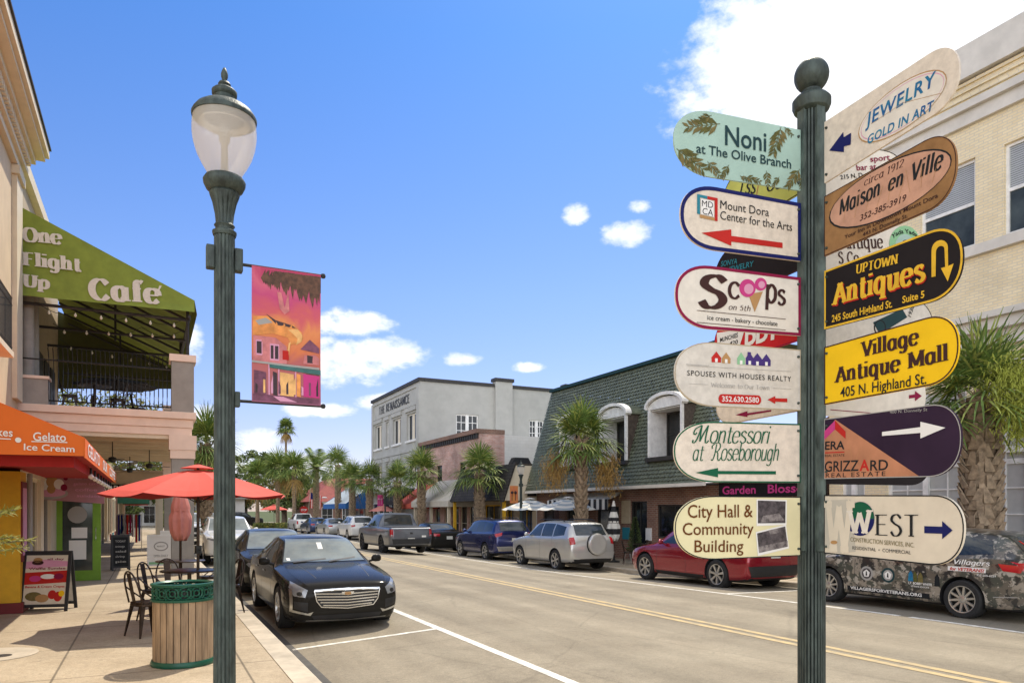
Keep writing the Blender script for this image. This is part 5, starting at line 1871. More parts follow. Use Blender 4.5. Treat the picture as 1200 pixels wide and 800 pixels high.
part('pilaster', 'grey_wall', t, lambda b: (fbox(b, fn, RY0, RY0 + .55, -.4, 10.9, .002, .1), fbox(b, fn, RY1 - .55, RY1, -.4, 10.9, .002, .1), fbox(b, fn, RY0 + .55, RY1 - .55, 9.5, 9.62, .002, .08), fbox(b, fn, RY0 + .55, RY1 - .55, 10.75, 10.9, .002, .08), fbox(b, fn, RY0 + .55, RY1 - .55, 6.15, 6.4, .002, .08)))
part('chimney', 'grey_wall', t, lambda b: (b.box(23.3, 24.7, RY0 - .3, RY0 + .3, -.4, 11.5), b.box(29.4, 30.4, RY0 - .3, RY0 + .3, -.4, 11.5)))
part('chimney_cap', 'dark_trim', t, lambda b: (b.box(23.2, 24.8, RY0 - .4, RY0 + .4, 11.502, 11.75), b.box(29.3, 30.5, RY0 - .4, RY0 + .4, 11.502, 11.75)))
mb = MB()
lay_text(mb, pen('THE RENAISSANCE', .16, .06, True, 0, .03), (59.9, 9.86), (51.9, 9.86), .62, lambda a, z, o: fn(a, z, o), .02)
mb.build('lettering', M('dark_trim'), t, normals=False)
awning(t, fn, 50.2, 54.5, 3.6, 2.5, 1.5, 'black_canvas', .3)
part('fascia', 'white_wall', t, lambda b: fbox(b, fn, 49.7, 62, 3.3, 3.9, .002, .2))
for i in range(4):
    window(t, fn, 55 + i * 1.7, 56.3 + i * 1.7, -.1, 2.4, -.04, 'white_paint', 'glass_dark', 1, 2)
# ---- low shop with blue and grey awning, then the red roofed corner house
t = bld('blue_awning_shop', 'low pale shop with grey and blue awning past the grey building')
part('wall', 'white_wall', t, lambda b: b.box(RX, 26, 62.2, 72, -.5, 4.2))
fn = rplane(0)
awning(t, fn, 62.6, 71.6, 3.9, 2.4, 2.2, 'greyblue_canvas', .45, vm='blue_canvas')
for i in range(5):
    window(t, fn, 62.9 + i * 1.75, 64.4 + i * 1.75, .0, 2.2, -.04, 'white_paint', 'glass_dark', 1, 2)
t = bld('red_roof_house', 'low brick corner house with broad red roof at the far junction')
part('wall', 'brown_brick', t, lambda b: b.box(18.5, 36, 92, 104, -.9, 3.0))
part('roof', 'red_roof', t, lambda b: b.add([(17.6, 91, 2.9), (37, 91, 2.9), (37, 105, 2.9), (17.6, 105, 2.9), (21.5, 95, 6.0), (33, 95, 6.0), (33, 101, 6.0), (21.5, 101, 6.0)], [(0, 1, 5, 4), (1, 2, 6, 5), (2, 3, 7, 6), (3, 0, 4, 7), (4, 5, 6, 7), (0, 3, 2, 1)]))
fq = plane((18.5, 92, 0), (1, 0, 0), (0, -1, 0))
for i in range(4):
    window(t, fq, .8 + i * 2.6, 2.2 + i * 2.6, .2, 2.2, -.05, 'white_paint', 'glass_dark', 2, 2)
for (x, lab) in ((19.6, 'white round shop sign with dark ring on the red roof corner'), (24.6, 'white round shop sign right of the flag on the red roof house')):
    s_ = thing('round_sign', lab, 'sign', (x, 91.6, 3.1))
    part('disc', 'ink_white', s_, lambda b: b.prism([(.45 * math.cos(i * .35), .45 * math.sin(i * .35)) for i in range(18)], lambda a, z, d: V((a, d, z)), 0, .06))
    part('centre', 'ink_dark', s_, lambda b: b.flat([(.2 * math.cos(i * .35), .2 * math.sin(i * .35)) for i in range(18)], lambda a, z, d: V((a, -d, z)), .01))
# distant plain house behind the oaks on the left of the junction
t = bld('pale_house', 'pale low building behind the palms at the far end of the street')
part('wall', 'white_wall', t, lambda b: b.box(-4, 12, 108, 118, -.9, 3.4))
part('roof', 'grey_trim', t, lambda b: b.prism([(-5, 3.4), (13, 3.4), (9, 5.2), (-1, 5.2)], lambda a, z, d: V((a, 107 + d, z)), 0, 12))
fq = plane((-4, 108, 0), (1, 0, 0), (0, -1, 0))
for i in range(6):
    window(t, fq, .8 + i * 2.5, 2.2 + i * 2.5, .1, 2.4, -.05, 'white_paint', 'glass_dark', 2, 2)
# ------------------------------------------------------------------ street lamps and banners
def lamp_glass():
    m = bpy.data.materials.new('lamp_globe')
    m.use_nodes = True
    nt = m.node_tree
    N, L = nt.nodes, nt.links
    b = N['Principled BSDF']
    b.inputs['Base Color'].default_value = (.86, .80, .70, 1)
    b.inputs['Roughness'].default_value = .12
    b.inputs['Specular IOR Level'].default_value = .6
    tr = N.new('ShaderNodeBsdfTranslucent')
    tr.inputs[0].default_value = (.92, .87, .78, 1)
    tp = N.new('ShaderNodeBsdfTransparent')
    m1 = N.new('ShaderNodeMixShader')
    m1.inputs[0].default_value = .5
    m2 = N.new('ShaderNodeMixShader')
    m2.inputs[0].default_value = .40
    L.new(b.outputs[0], m1.inputs[1])
    L.new(tr.outputs[0], m1.inputs[2])
    L.new(m1.outputs[0], m2.inputs[1])
    L.new(tp.outputs[0], m2.inputs[2])
    out = [n for n in N if n.type == 'OUTPUT_MATERIAL'][0]
    L.new(m2.outputs[0], out.inputs[0])
    tc = N.new('ShaderNodeTexCoord')
    w = N.new('ShaderNodeTexNoise')
    w.inputs['Scale'].default_value = 70
    L.new(tc.outputs['Object'], w.inputs[0])
    bp = N.new('ShaderNodeBump')
    bp.inputs['Strength'].default_value = .25
    L.new(w.outputs[0], bp.inputs['Height'])
    L.new(bp.outputs[0], b.inputs['Normal'])
    MATS['lamp_globe'] = m


lamp_glass()


def make_lamp():
    t = thing('street_lamp', 'tall dark green fluted lamp post with acorn globe, nearest on the left', 'street lamp', (0, 0, 0), 0, 'acorn globe street lamps')
    # heights measured from the pavement
    z = lambda py: (EYE - .131) + (HZN - py) / 200.0
    px = lambda r: r / 208.0
    pg = lambda r: r / 224.0
    b = MB()
    fl = lambda a, zz: 1 - .10 * max(0, math.cos(16 * a)) ** 2
    b.lathe([(.0625, .58), (.060, 1.2), (.0575, z(280)), (.0575, z(276))], 128, flute=fl)
    b.build('shaft', M('patina'), t, smooth=True, angle=30)
    b = MB()
    b.lathe([(.24, 0), (.24, .05), (.21, .07), (.20, .12), (.17, .16), (.155, .24), (.13, .32), (.135, .35), (.11, .38), (.10, .46), (.085, .53), (.09, .56), (.07, .60)], 48, flute=lambda a, zz: 1 - (.03 * max(0, math.cos(8 * a)) if .1 < zz < .65 else 0))
    b.build('base', M('patina'), t, smooth=True)
    b = MB()
    fl2 = lambda a, zz: 1 - (.14 * max(0, math.cos(14 * a)) ** 2 if z(262) < zz < z(231) else 0)
    b.lathe([(px(13), z(277)), (px(14), z(274)), (px(14), z(272)), (px(10.5), z(270)), (px(10.5), z(267)), (px(12), z(265)), (px(10), z(262)), (px(11), z(252)), (px(14), z(238)), (px(17), z(230)), (px(17.5), z(228)), (px(16), z(226)), (px(21), z(223)), (px(24), z(217)), (px(24.5), z(213)), (px(22), z(209)), (px(18), z(208))], 112, flute=fl2)
    b.build('capital', M('patina'), t, smooth=True, angle=40)
    b = MB()
    b.lathe([(pg(17.5), z(210)), (pg(19), z(208)), (pg(22), z(203)), (pg(28), z(194)), (pg(34), z(183)), (pg(38), z(171)), (pg(39.8), z(160)), (pg(39.9), z(151)), (pg(39), z(142)), (pg(37.5), z(138))], 56, caps=False)
    b.build('globe', M('lamp_globe'), t, smooth=True, angle=70)
    b = MB()
    b.lathe([(pg(13), z(208)), (pg(12), z(204)), (pg(7), z(202)), (pg(4.5), z(198)), (pg(4), z(170)), (pg(7), z(166)), (pg(7), z(150)), (pg(5), z(146)), (0.001, z(146))], 20)
    b.build('lamp_holder', M('ink_grey'), t, smooth=True)
    b = MB()
    b.lathe([(0.001, z(141)), (pg(24), z(141)), (pg(30), z(147)), (pg(31), z(146)), (pg(25), z(139))], 40)
    b.build('reflector', M('rim_silver'), t, smooth=True)
    b = MB()
    b.lathe([(pg(37), z(141)), (pg(40), z(141)), (pg(40.5), z(138)), (pg(39), z(135)), (pg(35), z(130)), (pg(29), z(126)), (pg(22), z(123.5)), (pg(16), z(121.5)), (pg(13.5), z(119)), (pg(13), z(114)), (pg(15.5), z(112)), (pg(15.8), z(108)), (pg(13), z(105.5)), (pg(8), z(103)), (pg(7), z(101)), (pg(8), z(99.5)), (pg(6.5), z(97)), (pg(3), z(95)), (pg(3), z(94)), (pg(4.2), z(91)), (pg(4.4), z(87)), (pg(3), z(83)), (pg(1.5), z(80)), (0.001, z(79.5))], 48)
    b.build('cap', M('patina'), t, smooth=True, angle=50)
    for sx in (-1, 1):
        b = MB()
        b.box(sx * .055, sx * .10, -.03, .03, z(317), z(290))
        b.build('bracket_box', M('patina'), t, bevel=.006)
    b = MB()
    b.box(.055, .085, -.025, .025, z(476), z(458))
    b.build('bracket_box', M('patina'), t, bevel=.006)
    for (py, k) in ((307, 0), (468.5, 0)):
        b = MB()
        b.tube([(.08, 0, z(py)), (.565, 0, z(py))], .0095, 10)
        b.lathe([(.001, -.016), (.012, -.012), (.016, 0), (.012, .012), (.001, .016)], 12, (.572, 0, z(py)))
        b.build('banner_arm', M('black_metal'), t, smooth=True)
    return t


LX, LY = 0.394, 4.555
lamp0 = make_lamp()
lamp0.location = (LX, LY, .131)
lz = lambda py: EYE + (HZN - py) / 200.0
# ---- festival banner on the near lamp: printed sunset over a porch house
ban = thing('street_banner', 'pink and orange printed banner of a porch house at sunset on the nearest lamp', 'banner', (LX, LY, 0))
BW, BZ0, BZ1, BX = .405, lz(468.5), lz(307), .150


def bf(a, b_, d):                            # a,b in 0..1 of the cloth, gently billowed
    return V((BX + BW * a, -.012 + .018 * math.sin(math.pi * b_) * math.sin(2.2 * a + .4) - d, BZ0 + (BZ1 - BZ0) * b_))


def banner_material():
    m = bpy.data.materials.new('banner_print')
    m.use_nodes = True
    nt = m.node_tree
    N, L = nt.nodes, nt.links
    b = N['Principled BSDF']
    b.inputs['Roughness'].default_value = .6
    tc = N.new('ShaderNodeTexCoord')
    mp = N.new('ShaderNodeMapping')
    mp.inputs['Location'].default_value = (0, 0, -BZ0 / (BZ1 - BZ0))
    mp.inputs['Scale'].default_value = (1, 1, 1 / (BZ1 - BZ0))
    L.new(tc.outputs['Object'], mp.inputs[0])
    sp = N.new('ShaderNodeSeparateXYZ')
    L.new(mp.outputs[0], sp.inputs[0])
    nz = N.new('ShaderNodeTexNoise')
    nz.inputs['Scale'].default_value = 4.5
    nz.inputs['Detail'].default_value = 6
    nz.inputs['Distortion'].default_value = 1.5
    L.new(tc.outputs['Object'], nz.inputs[0])
    ad = N.new('ShaderNodeMath')
    ad.operation = 'MULTIPLY_ADD'
    ad.inputs[1].default_value = .34
    L.new(nz.outputs[0], ad.inputs[0])
    L.new(sp.outputs[2], ad.inputs[2])
    su = N.new('ShaderNodeMath')
    su.operation = 'SUBTRACT'
    su.inputs[1].default_value = .17
    L.new(ad.outputs[0], su.inputs[0])
    rp = N.new('ShaderNodeValToRGB')
    e = rp.color_ramp.elements
    e[0].position, e[0].color = 0.0, (.25, .08, .14, 1)
    e[1].position, e[1].color = 1.0, (.42, .03, .10, 1)
    for p, c in ((.12, (.40, .12, .13)), (.30, (.42, .10, .09)), (.44, (.60, .16, .05)), (.56, (.66, .22, .07)), (.66, (.55, .09, .10)), (.78, (.48, .05, .16)), (.9, (.56, .10, .17))):
        k = e.new(p)
        k.color = (*c, 1)
    L.new(su.outputs[0], rp.inputs[0])
    L.new(rp.outputs[0], b.inputs['Base Color'])
    MATS['banner_print'] = m


banner_material()
b = MB()
nx_, nz_ = 10, 20
for d in (-.0012, .0012):
    vs_ = [bf(i / nx_, j / nz_, d) for j in range(nz_ + 1) for i in range(nx_ + 1)]
    b.add(vs_, [(j * (nx_ + 1) + i, j * (nx_ + 1) + i + 1, (j + 1) * (nx_ + 1) + i + 1, (j + 1) * (nx_ + 1) + i) for j in range(nz_) for i in range(nx_)])
b.build('cloth', M('banner_print'), ban, smooth=True, normals=False)
art, am = MB(), []


def bpoly(pts, m):
    if m not in am:
        am.append(m)
    # split the outline into small pieces so that it follows the cloth
    bm = bmesh.new()
    vs_ = [bm.verts.new((x, y, 0)) for (x, y) in pts]
    es = [bm.edges.new((vs_[i], vs_[(i + 1) % len(vs_)])) for i in range(len(vs_))]
    bmesh.ops.triangle_fill(bm, edges=es, use_beauty=True)
    for _ in range(4):
        lg = [e for e in bm.edges if e.calc_length() > .12]
        if lg:
            bmesh.ops.subdivide_edges(bm, edges=lg, cuts=1)
            bmesh.ops.triangulate(bm, faces=bm.faces)
    bm.verts.index_update()
    k = len(art.f)
    art.add([bf(v.co.x, v.co.y, .0022 + (bpoly.k % 60) * .00006) for v in bm.verts], [[v.index for v in f.verts] for f in bm.faces], am.index(m))
    bm.free()
    bpoly.k += 1


bpoly.k = 0
mat('print_foliage', (.10, .045, .025), .6, 0, .5, 30)
mat('print_rose', (.52, .17, .17), .6, 0, .3, 14)
mat('print_orange', (.66, .25, .06), .6, 0, .35, 12)
mat('print_amber', (.72, .40, .14), .6, 0, .3, 12)
mat('print_teal', (.04, .13, .12), .6, 0, .3, 12)
mat('print_plum', (.16, .05, .09), .6, 0, .4, 20)
mat('print_dark', (.04, .02, .025), .6, 0, .3, 20)
rnd = random.Random(3)
for i in range(26):                         # mossy bough hanging in from the top right
    x = .16 + .84 * (i / 26)
    w_ = rnd.uniform(.025, .06)
    l = rnd.uniform(.03, .10) * (.5 + 1.6 * x)
    bpoly([(x - w_, .985 - rnd.random() * .02 - (.06 if x < .3 else 0)), (min(1, x + w_), .985), (min(.995, x + w_ * .8), .95 - l * .5), (min(.99, x + .01), .93 - l), (x - w_ * .7, .94 - l * .6)], M('print_foliage'))
bpoly([(.3, .98), (1, .98), (1, .86), (.6, .90)], M('print_foliage'))
bpoly([(.36, .83), (.42, .83), (.47, .72), (.52, .84), (.54, .70), (.47, .67), (.40, .71)], M('print_rose'))
bpoly([(.02, .63), (.22, .645), (.40, .60), (.60, .60), (.72, .55), (.74, .50), (.66, .46), (.56, .45), (.52, .50), (.30, .52), (.02, .49)], M('print_orange'))
bpoly([(.20, .66), (.34, .62), (.58, .595), (.64, .575), (.36, .585)], M('print_dark'))
bpoly([(.05, .60), (.20, .63), (.30, .60), (.10, .57)], M('ink_grey'))
bpoly([(.52, .56), (.66, .57), (.73, .53), (.72, .48), (.64, .45), (.66, .50), (.60, .53)], M('print_amber'))
bpoly([(.53, .46), (.56, .47), (.53, .36), (.50, .34)], M('print_amber'))
bpoly([(.70, .42), (.84, .50), (.98, .44), (.98, .40)], M('print_plum'))
bpoly([(.02, .30), (.02, .49), (.34, .49), (.50, .43), (.50, .30)], M('print_rose'))
for (x0, x1, y0, y1) in ((.07, .14, .36, .45), (.27, .31, .33, .43), (.33, .38, .33, .43)):
    bpoly([(x0 - .012, y0 - .012), (x1 + .012, y0 - .012), (x1 + .012, y1 + .012), (x0 - .012, y1 + .012)], M('ink_rose'))
    bpoly([(x0, y0), (x1, y0), (x1, y1), (x0, y1)], M('print_dark'))
bpoly([(.44, .33), (.53, .33), (.53, .40), (.44, .40)], M('ink_red'))
bpoly([(.74, .31), (.98, .31), (.98, .36), (.92, .385), (.76, .375)], M('print_rose'))
bpoly([(.80, .32), (.89, .32), (.89, .375), (.80, .38)], M('print_dark'))
bpoly([(.0, .305), (.98, .29), (.98, .275), (.0, .29)], M('ink_grey'))
bpoly([(.25, .288), (1, .272), (1, .235), (.25, .262)], M('print_teal'))
for (x0, x1, m) in ((.03, .20, 'print_plum'), (.30, .36, 'print_dark'), (.40, .60, 'print_amber'), (.64, .70, 'print_orange'), (.74, .98, 'ink_pink')):
    bpoly([(x0, .06), (x1, .055), (x1, .225), (x0, .235)], M(m))
for i in range(9):
    x = .05 + i * .11
    m = ('print_dark', 'print_amber', 'ink_rose', 'print_plum')[i % 4]
    bpoly([(x, .07), (x + .03, .07), (x + .03, .13 + .04 * (i % 3)), (x, .14 + .03 * (i % 2))], M(m))
for x in (.235, .375, .62):
    bpoly([(x, .04), (x + .02, .04), (x + .02, .29), (x, .29)], M('ink_rose'))
bpoly([(.68, .09), (.88, .09), (.86, .13), (.70, .13)], M('print_dark'))
bpoly([(.76, .20), (.98, .20), (.98, .245), (.78, .24)], M('print_foliage'))
bpoly([(.02, .012), (.98, .012), (.98, .05), (.02, .06)], M('print_plum'))
bpoly([(.3, .05), (.45, .05), (.65, .015), (.4, .015)], M('ink_rose'))
art.build('print', am, ban, normals=False)
# ---- the other lamps of the street
for (x, y, lab) in ((1.12, 25.5, 'green acorn globe lamp post behind the red umbrella on the left pavement'), (14.95, 29.0, 'acorn globe lamp post in front of the gabled shop on the right pavement'), (14.95, 50.0, 'far acorn globe lamp post with a pink banner by the coral awning')):
    l = copy_tree(lamp0)
    l.location = (x, y, gz(14.4, y) * (x > 8) + .131)
    l['label'] = lab
for (x, y, lab, m1, m2) in ((14.95, 29.0, 'small orange and red banner on the lamp by the gabled shop', 'banner_small', 'print_dark'), (14.95, 50.0, 'small pink banner on the far lamp by the coral awning', 'ink_pink', 'ink_rose')):
    if m1 == 'banner_small':
        mat('banner_small', (.60, .14, .08), .7, 0, .6, 4, var2=(.66, .30, .06))
    t = thing('street_banner', lab, 'banner', (x, y, gz(14.4, y) + .131))
    b = MB()
    b.box(-.555, -.15, -.004, .004, 2.30, 3.08)
    b.build('cloth', M(m1), t)
    b = MB()
    for px_ in (-.45, -.28):
        b.lathe([(.001, 2.70), (.06, 2.74), (.07, 2.80), (.001, 2.86)], 10, (px_, -.01, 0))
        b.box(px_ - .015, px_ + .015, -.012, -.006, 2.42, 2.75)
    b.build('print', M(m2), t)
# ------------------------------------------------------------------ cars
def paint(name, col, metal=.35, rough=.25, coat=1.0):
    return mat(name, col, rough, metal, 0.04, 3, coat=coat)


mat('paint_black', (.022, .0205, .018), .1, 0, .04, 3, spec=.12)
mat('paint_black_blue', (.024, .023, .021), .1, 0, .04, 3, spec=.12)
paint('paint_white', (.70, .69, .66), 0, .3)
paint('paint_silver', (.50, .50, .48), .5, .3)
paint('paint_grey', (.12, .13, .15), .4, .3, .7)
paint('paint_navy', (.012, .02, .11), .5, .25)
paint('paint_red', (.26, .008, .02), .4, .22)
paint('paint_tan', (.20, .19, .165), .4, .3)
paint('paint_blue', (.02, .04, .12), .4, .3)
mat('plastic_black', (.02, .02, .021), .55, 0, .15)
mat('lamp_clear', (.26, .27, .28), .08, .3, .0, spec=1)
mat('lamp_red', (.40, .015, .02), .1, 0, .1, spec=.9)
mat('rim_silver', (.50, .49, .47), .3, .8, .1)
mat('rim_dark', (.03, .03, .03), .5, .3, .1)
mat('windscreen', (.19, .215, .20), .05, 0, .35, .9, spec=1.0)  # paler than the side glass: sky reflection put into the base colour
mat('car_glass', (.022, .028, .03), .04, 0, .4, 1.2, spec=.9)
mat('plate', (.60, .60, .55), .5, 0, .15, 40)


def camo_material():
    m = bpy.data.materials.new('camouflage_wrap')
    m.use_nodes = True
    nt = m.node_tree
    N, L = nt.nodes, nt.links
    b = N['Principled BSDF']
    b.inputs['Roughness'].default_value = .32
    b.inputs['Coat Weight'].default_value = .4
    tc = N.new('ShaderNodeTexCoord')
    last = None
    for i, (c, s, th) in enumerate((((.26, .225, .18), 0, 0), ((.11, .095, .075), 3.2, .49), ((.055, .06, .048), 4.3, .51), ((.36, .33, .28), 5.0, .57), ((.022, .022, .022), 3.8, .545))):
        rgb = N.new('ShaderNodeRGB')
        rgb.outputs[0].default_value = (*c, 1)
        if last is None:
            last = rgb.outputs[0]
            continue
        mp = N.new('ShaderNodeMapping')
        mp.inputs['Location'].default_value = (i * 3.7, i * 1.9, i * 2.3)
        mp.inputs['Scale'].default_value = (1, 1, 1.2)
        L.new(tc.outputs['Object'], mp.inputs[0])
        n = N.new('ShaderNodeTexNoise')
        n.inputs['Scale'].default_value = s
        n.inputs['Detail'].default_value = 4
        n.inputs['Roughness'].default_value = .65
        L.new(mp.outputs[0], n.inputs['Vector'])
        r = N.new('ShaderNodeMapRange')
        r.inputs['From Min'].default_value = th - .015
        r.inputs['From Max'].default_value = th + .015
        L.new(n.outputs[0], r.inputs[0])
        mx = N.new('ShaderNodeMix')
        mx.data_type = 'RGBA'
        L.new(r.outputs[0], mx.inputs[0])
        L.new(last, mx.inputs[6])
        L.new(rgb.outputs[0], mx.inputs[7])
        last = mx.outputs[2]
    L.new(last, b.inputs['Base Color'])
    MATS['camouflage_wrap'] = m


camo_material()


def pchip(xs, ys, x):
    n = len(xs)
    h = [xs[i + 1] - xs[i] for i in range(n - 1)]
    d = [(ys[i + 1] - ys[i]) / h[i] for i in range(n - 1)]
    m = [0.0] * n
    for i in range(1, n - 1):
        if d[i - 1] * d[i] > 0:
            w1, w2 = 2 * h[i] + h[i - 1], h[i] + 2 * h[i - 1]
            m[i] = (w1 + w2) / (w1 / d[i - 1] + w2 / d[i])
    m[0], m[-1] = d[0], d[-1]
    if x <= xs[0]:
        return ys[0]
    for i in range(n - 1):
        if x <= xs[i + 1]:
            t = (x - xs[i]) / h[i]
            return (ys[i] * (1 + 2 * t) * (1 - t) ** 2 + h[i] * m[i] * t * (1 - t) ** 2 + ys[i + 1] * t * t * (3 - 2 * t) + h[i] * m[i + 1] * t * t * (t - 1))
    return ys[-1]


# station: y from the nose, z_bottom, half width at sill, half width max, z of max, half width at belt, z belt, half width at top edge, z top edge, z top
SEDAN = dict(L=4.95, wb=(.93, 3.84), rw=.345, st=[
    (0, .34, .50, .60, .46, .58, .60, .48, .67, .69), (.05, .22, .64, .73, .46, .71, .66, .58, .74, .76), (.18, .17, .76, .83, .48, .79, .72, .64, .79, .815),
    (.5, .16, .84, .90, .52, .86, .79, .70, .85, .88), (1.1, .17, .87, .915, .58, .88, .87, .72, .925, .955), (1.52, .17, .87, .915, .6, .885, .91, .72, .975, 1.0),
    (2.38, .17, .87, .915, .6, .88, .94, .585, 1.36, 1.405), (2.95, .17, .87, .915, .6, .88, .955, .59, 1.40, 1.45), (3.55, .17, .87, .915, .6, .88, .97, .565, 1.355, 1.40),
    (4.28, .18, .87, .91, .62, .87, .985, .64, 1.03, 1.07), (4.72, .2, .84, .89, .62, .83, .97, .66, 1.01, 1.03), (4.9, .28, .76, .84, .62, .78, .90, .62, .96, .98), (4.95, .4, .66, .76, .62, .70, .84, .54, .90, .91)],
    ws=[(-.70, 1.01), (.70, 1.01), (.555, 1.375), (-.555, 1.375)], rg=[(-.62, 1.08), (.62, 1.08), (.53, 1.36), (-.53, 1.36)],
    sides=[[(1.80, .985), (2.72, .995), (2.70, 1.345), (2.50, 1.325)], [(2.79, .995), (3.52, 1.02), (3.42, 1.315), (2.77, 1.348)], [(3.57, 1.03), (3.80, 1.06), (3.58, 1.22), (3.50, 1.30)]],
    seams=[[(1.62, .3), (1.60, .7), (1.72, .93)], [(2.74, .28), (2.75, .96)], [(3.66, .75), (3.60, .98)]], handles=[(2.50, .83), (3.42, .85)], mirror=(1.85, 1.02))
FASTBACK = dict(L=4.72, wb=(.84, 3.72), rw=.34, st=[
    (0, .32, .50, .60, .44, .58, .56, .46, .62, .64), (.05, .22, .64, .74, .45, .72, .63, .58, .69, .71), (.2, .17, .76, .84, .48, .80, .71, .64, .77, .79),
    (.5, .16, .84, .90, .52, .86, .79, .70, .85, .87), (1.0, .17, .87, .92, .58, .88, .86, .72, .91, .935), (1.3, .17, .87, .92, .6, .885, .89, .72, .96, .98),
    (2.2, .17, .87, .92, .6, .88, .92, .58, 1.36, 1.40), (2.7, .17, .87, .92, .6, .88, .935, .585, 1.395, 1.44), (3.3, .17, .87, .92, .6, .88, .95, .56, 1.34, 1.39),
    (4.2, .18, .87, .91, .62, .87, .98, .60, 1.06, 1.12), (4.52, .2, .84, .89, .62, .83, .97, .62, 1.01, 1.04), (4.68, .28, .76, .84, .62, .78, .90, .60, .95, .98), (4.72, .4, .66, .76, .62, .70, .84, .54, .88, .90)],
    ws=[(-.70, .98), (.70, .98), (.55, 1.37), (-.55, 1.37)], rg=[(-.58, 1.12), (.58, 1.12), (.52, 1.35), (-.52, 1.35)],
    sides=[[(1.60, .965), (2.60, .975), (2.58, 1.34), (2.32, 1.32)], [(2.67, .975), (3.50, 1.01), (3.30, 1.28), (2.65, 1.345)]],
    seams=[[(1.45, .3), (1.45, .9)], [(2.63, .28), (2.63, .95)], [(3.55, .75), (3.5, .97)]], handles=[(2.38, .82), (3.3, .84)], mirror=(1.68, .99))
CROSS = dict(L=4.78, wb=(.87, 3.76), rw=.37, st=[
    (0, .36, .52, .62, .5, .6, .64, .48, .70, .72), (.05, .26, .66, .76, .5, .74, .72, .6, .78, .80), (.2, .22, .78, .86, .54, .82, .80, .66, .86, .88),
    (.5, .2, .86, .92, .6, .88, .88, .72, .94, .96), (.95, .2, .88, .935, .64, .90, .95, .74, 1.01, 1.035), (1.2, .2, .89, .94, .66, .90, .97, .74, 1.06, 1.085),
    (2.1, .2, .89, .94, .66, .90, 1.0, .62, 1.52, 1.565), (2.7, .2, .89, .94, .66, .90, 1.02, .625, 1.575, 1.62), (3.4, .2, .89, .94, .66, .90, 1.05, .60, 1.53, 1.58),
    (4.15, .21, .89, .935, .68, .89, 1.09, .58, 1.31, 1.36), (4.5, .24, .87, .91, .68, .86, 1.08, .60, 1.13, 1.17), (4.73, .32, .78, .86, .68, .80, 1.0, .6, 1.04, 1.06), (4.78, .44, .68, .78, .66, .72, .92, .54, .97, .98)],
    ws=[(-.70, 1.09), (.70, 1.09), (.58, 1.53), (-.58, 1.53)], rg=[(-.56, 1.2), (.56, 1.2), (.54, 1.50), (-.54, 1.50)],
    sides=[[(1.55, 1.05), (2.58, 1.07), (2.56, 1.51), (2.25, 1.49)], [(2.65, 1.07), (3.50, 1.10), (3.46, 1.47), (2.63, 1.515)], [(3.56, 1.11), (3.95, 1.16), (3.80, 1.33), (3.52, 1.45)]],
    seams=[[(1.42, .35), (1.42, 1.0)], [(2.61, .33), (2.61, 1.05)], [(3.62, .85), (3.55, 1.08)]], handles=[(2.36, .92), (3.34, .95)], mirror=(1.66, 1.09))
WAGON = dict(CROSS, st=[(a, *r) if True else 0 for (a, *r) in CROSS['st']])
WAGON = dict(L=4.62, wb=(.9, 3.55), rw=.325, st=[
    (0, .34, .52, .62, .46, .6, .60, .48, .67, .69), (.05, .22, .66, .75, .46, .73, .68, .6, .75, .77), (.2, .18, .78, .84, .5, .80, .75, .66, .82, .84),
    (.5, .17, .84, .89, .54, .86, .82, .70, .89, .92), (1.05, .17, .86, .90, .6, .87, .90, .72, .965, .995), (1.35, .17, .86, .90, .62, .875, .93, .72, 1.01, 1.035),
    (2.2, .17, .86, .90, .62, .87, .96, .60, 1.40, 1.445), (2.8, .17, .86, .90, .62, .87, .98, .61, 1.44, 1.49), (3.5, .17, .86, .90, .62, .87, 1.0, .595, 1.42, 1.465),
    (4.05, .18, .86, .895, .64, .865, 1.02, .57, 1.36, 1.40), (4.38, .2, .85, .885, .64, .85, 1.02, .60, 1.10, 1.14), (4.58, .28, .77, .84, .64, .79, .96, .62, 1.0, 1.02), (4.62, .4, .68, .77, .62, .72, .88, .56, .93, .94)],
    ws=[(-.69, 1.04), (.69, 1.04), (.57, 1.41), (-.57, 1.41)], rg=[(-.57, 1.13), (.57, 1.13), (.53, 1.37), (-.53, 1.37)],
    sides=[[(1.68, 1.0), (2.62, 1.02), (2.60, 1.39), (2.35, 1.375)], [(2.69, 1.02), (3.40, 1.04), (3.36, 1.37), (2.67, 1.395)], [(3.46, 1.05), (4.02, 1.09), (3.92, 1.30), (3.42, 1.365)]],
    seams=[[(1.52, .3), (1.52, .95)], [(2.65, .28), (2.65, 1.0)], [(3.5, .8), (3.43, 1.02)]], handles=[(2.42, .86), (3.28, .89)], mirror=(1.78, 1.05))
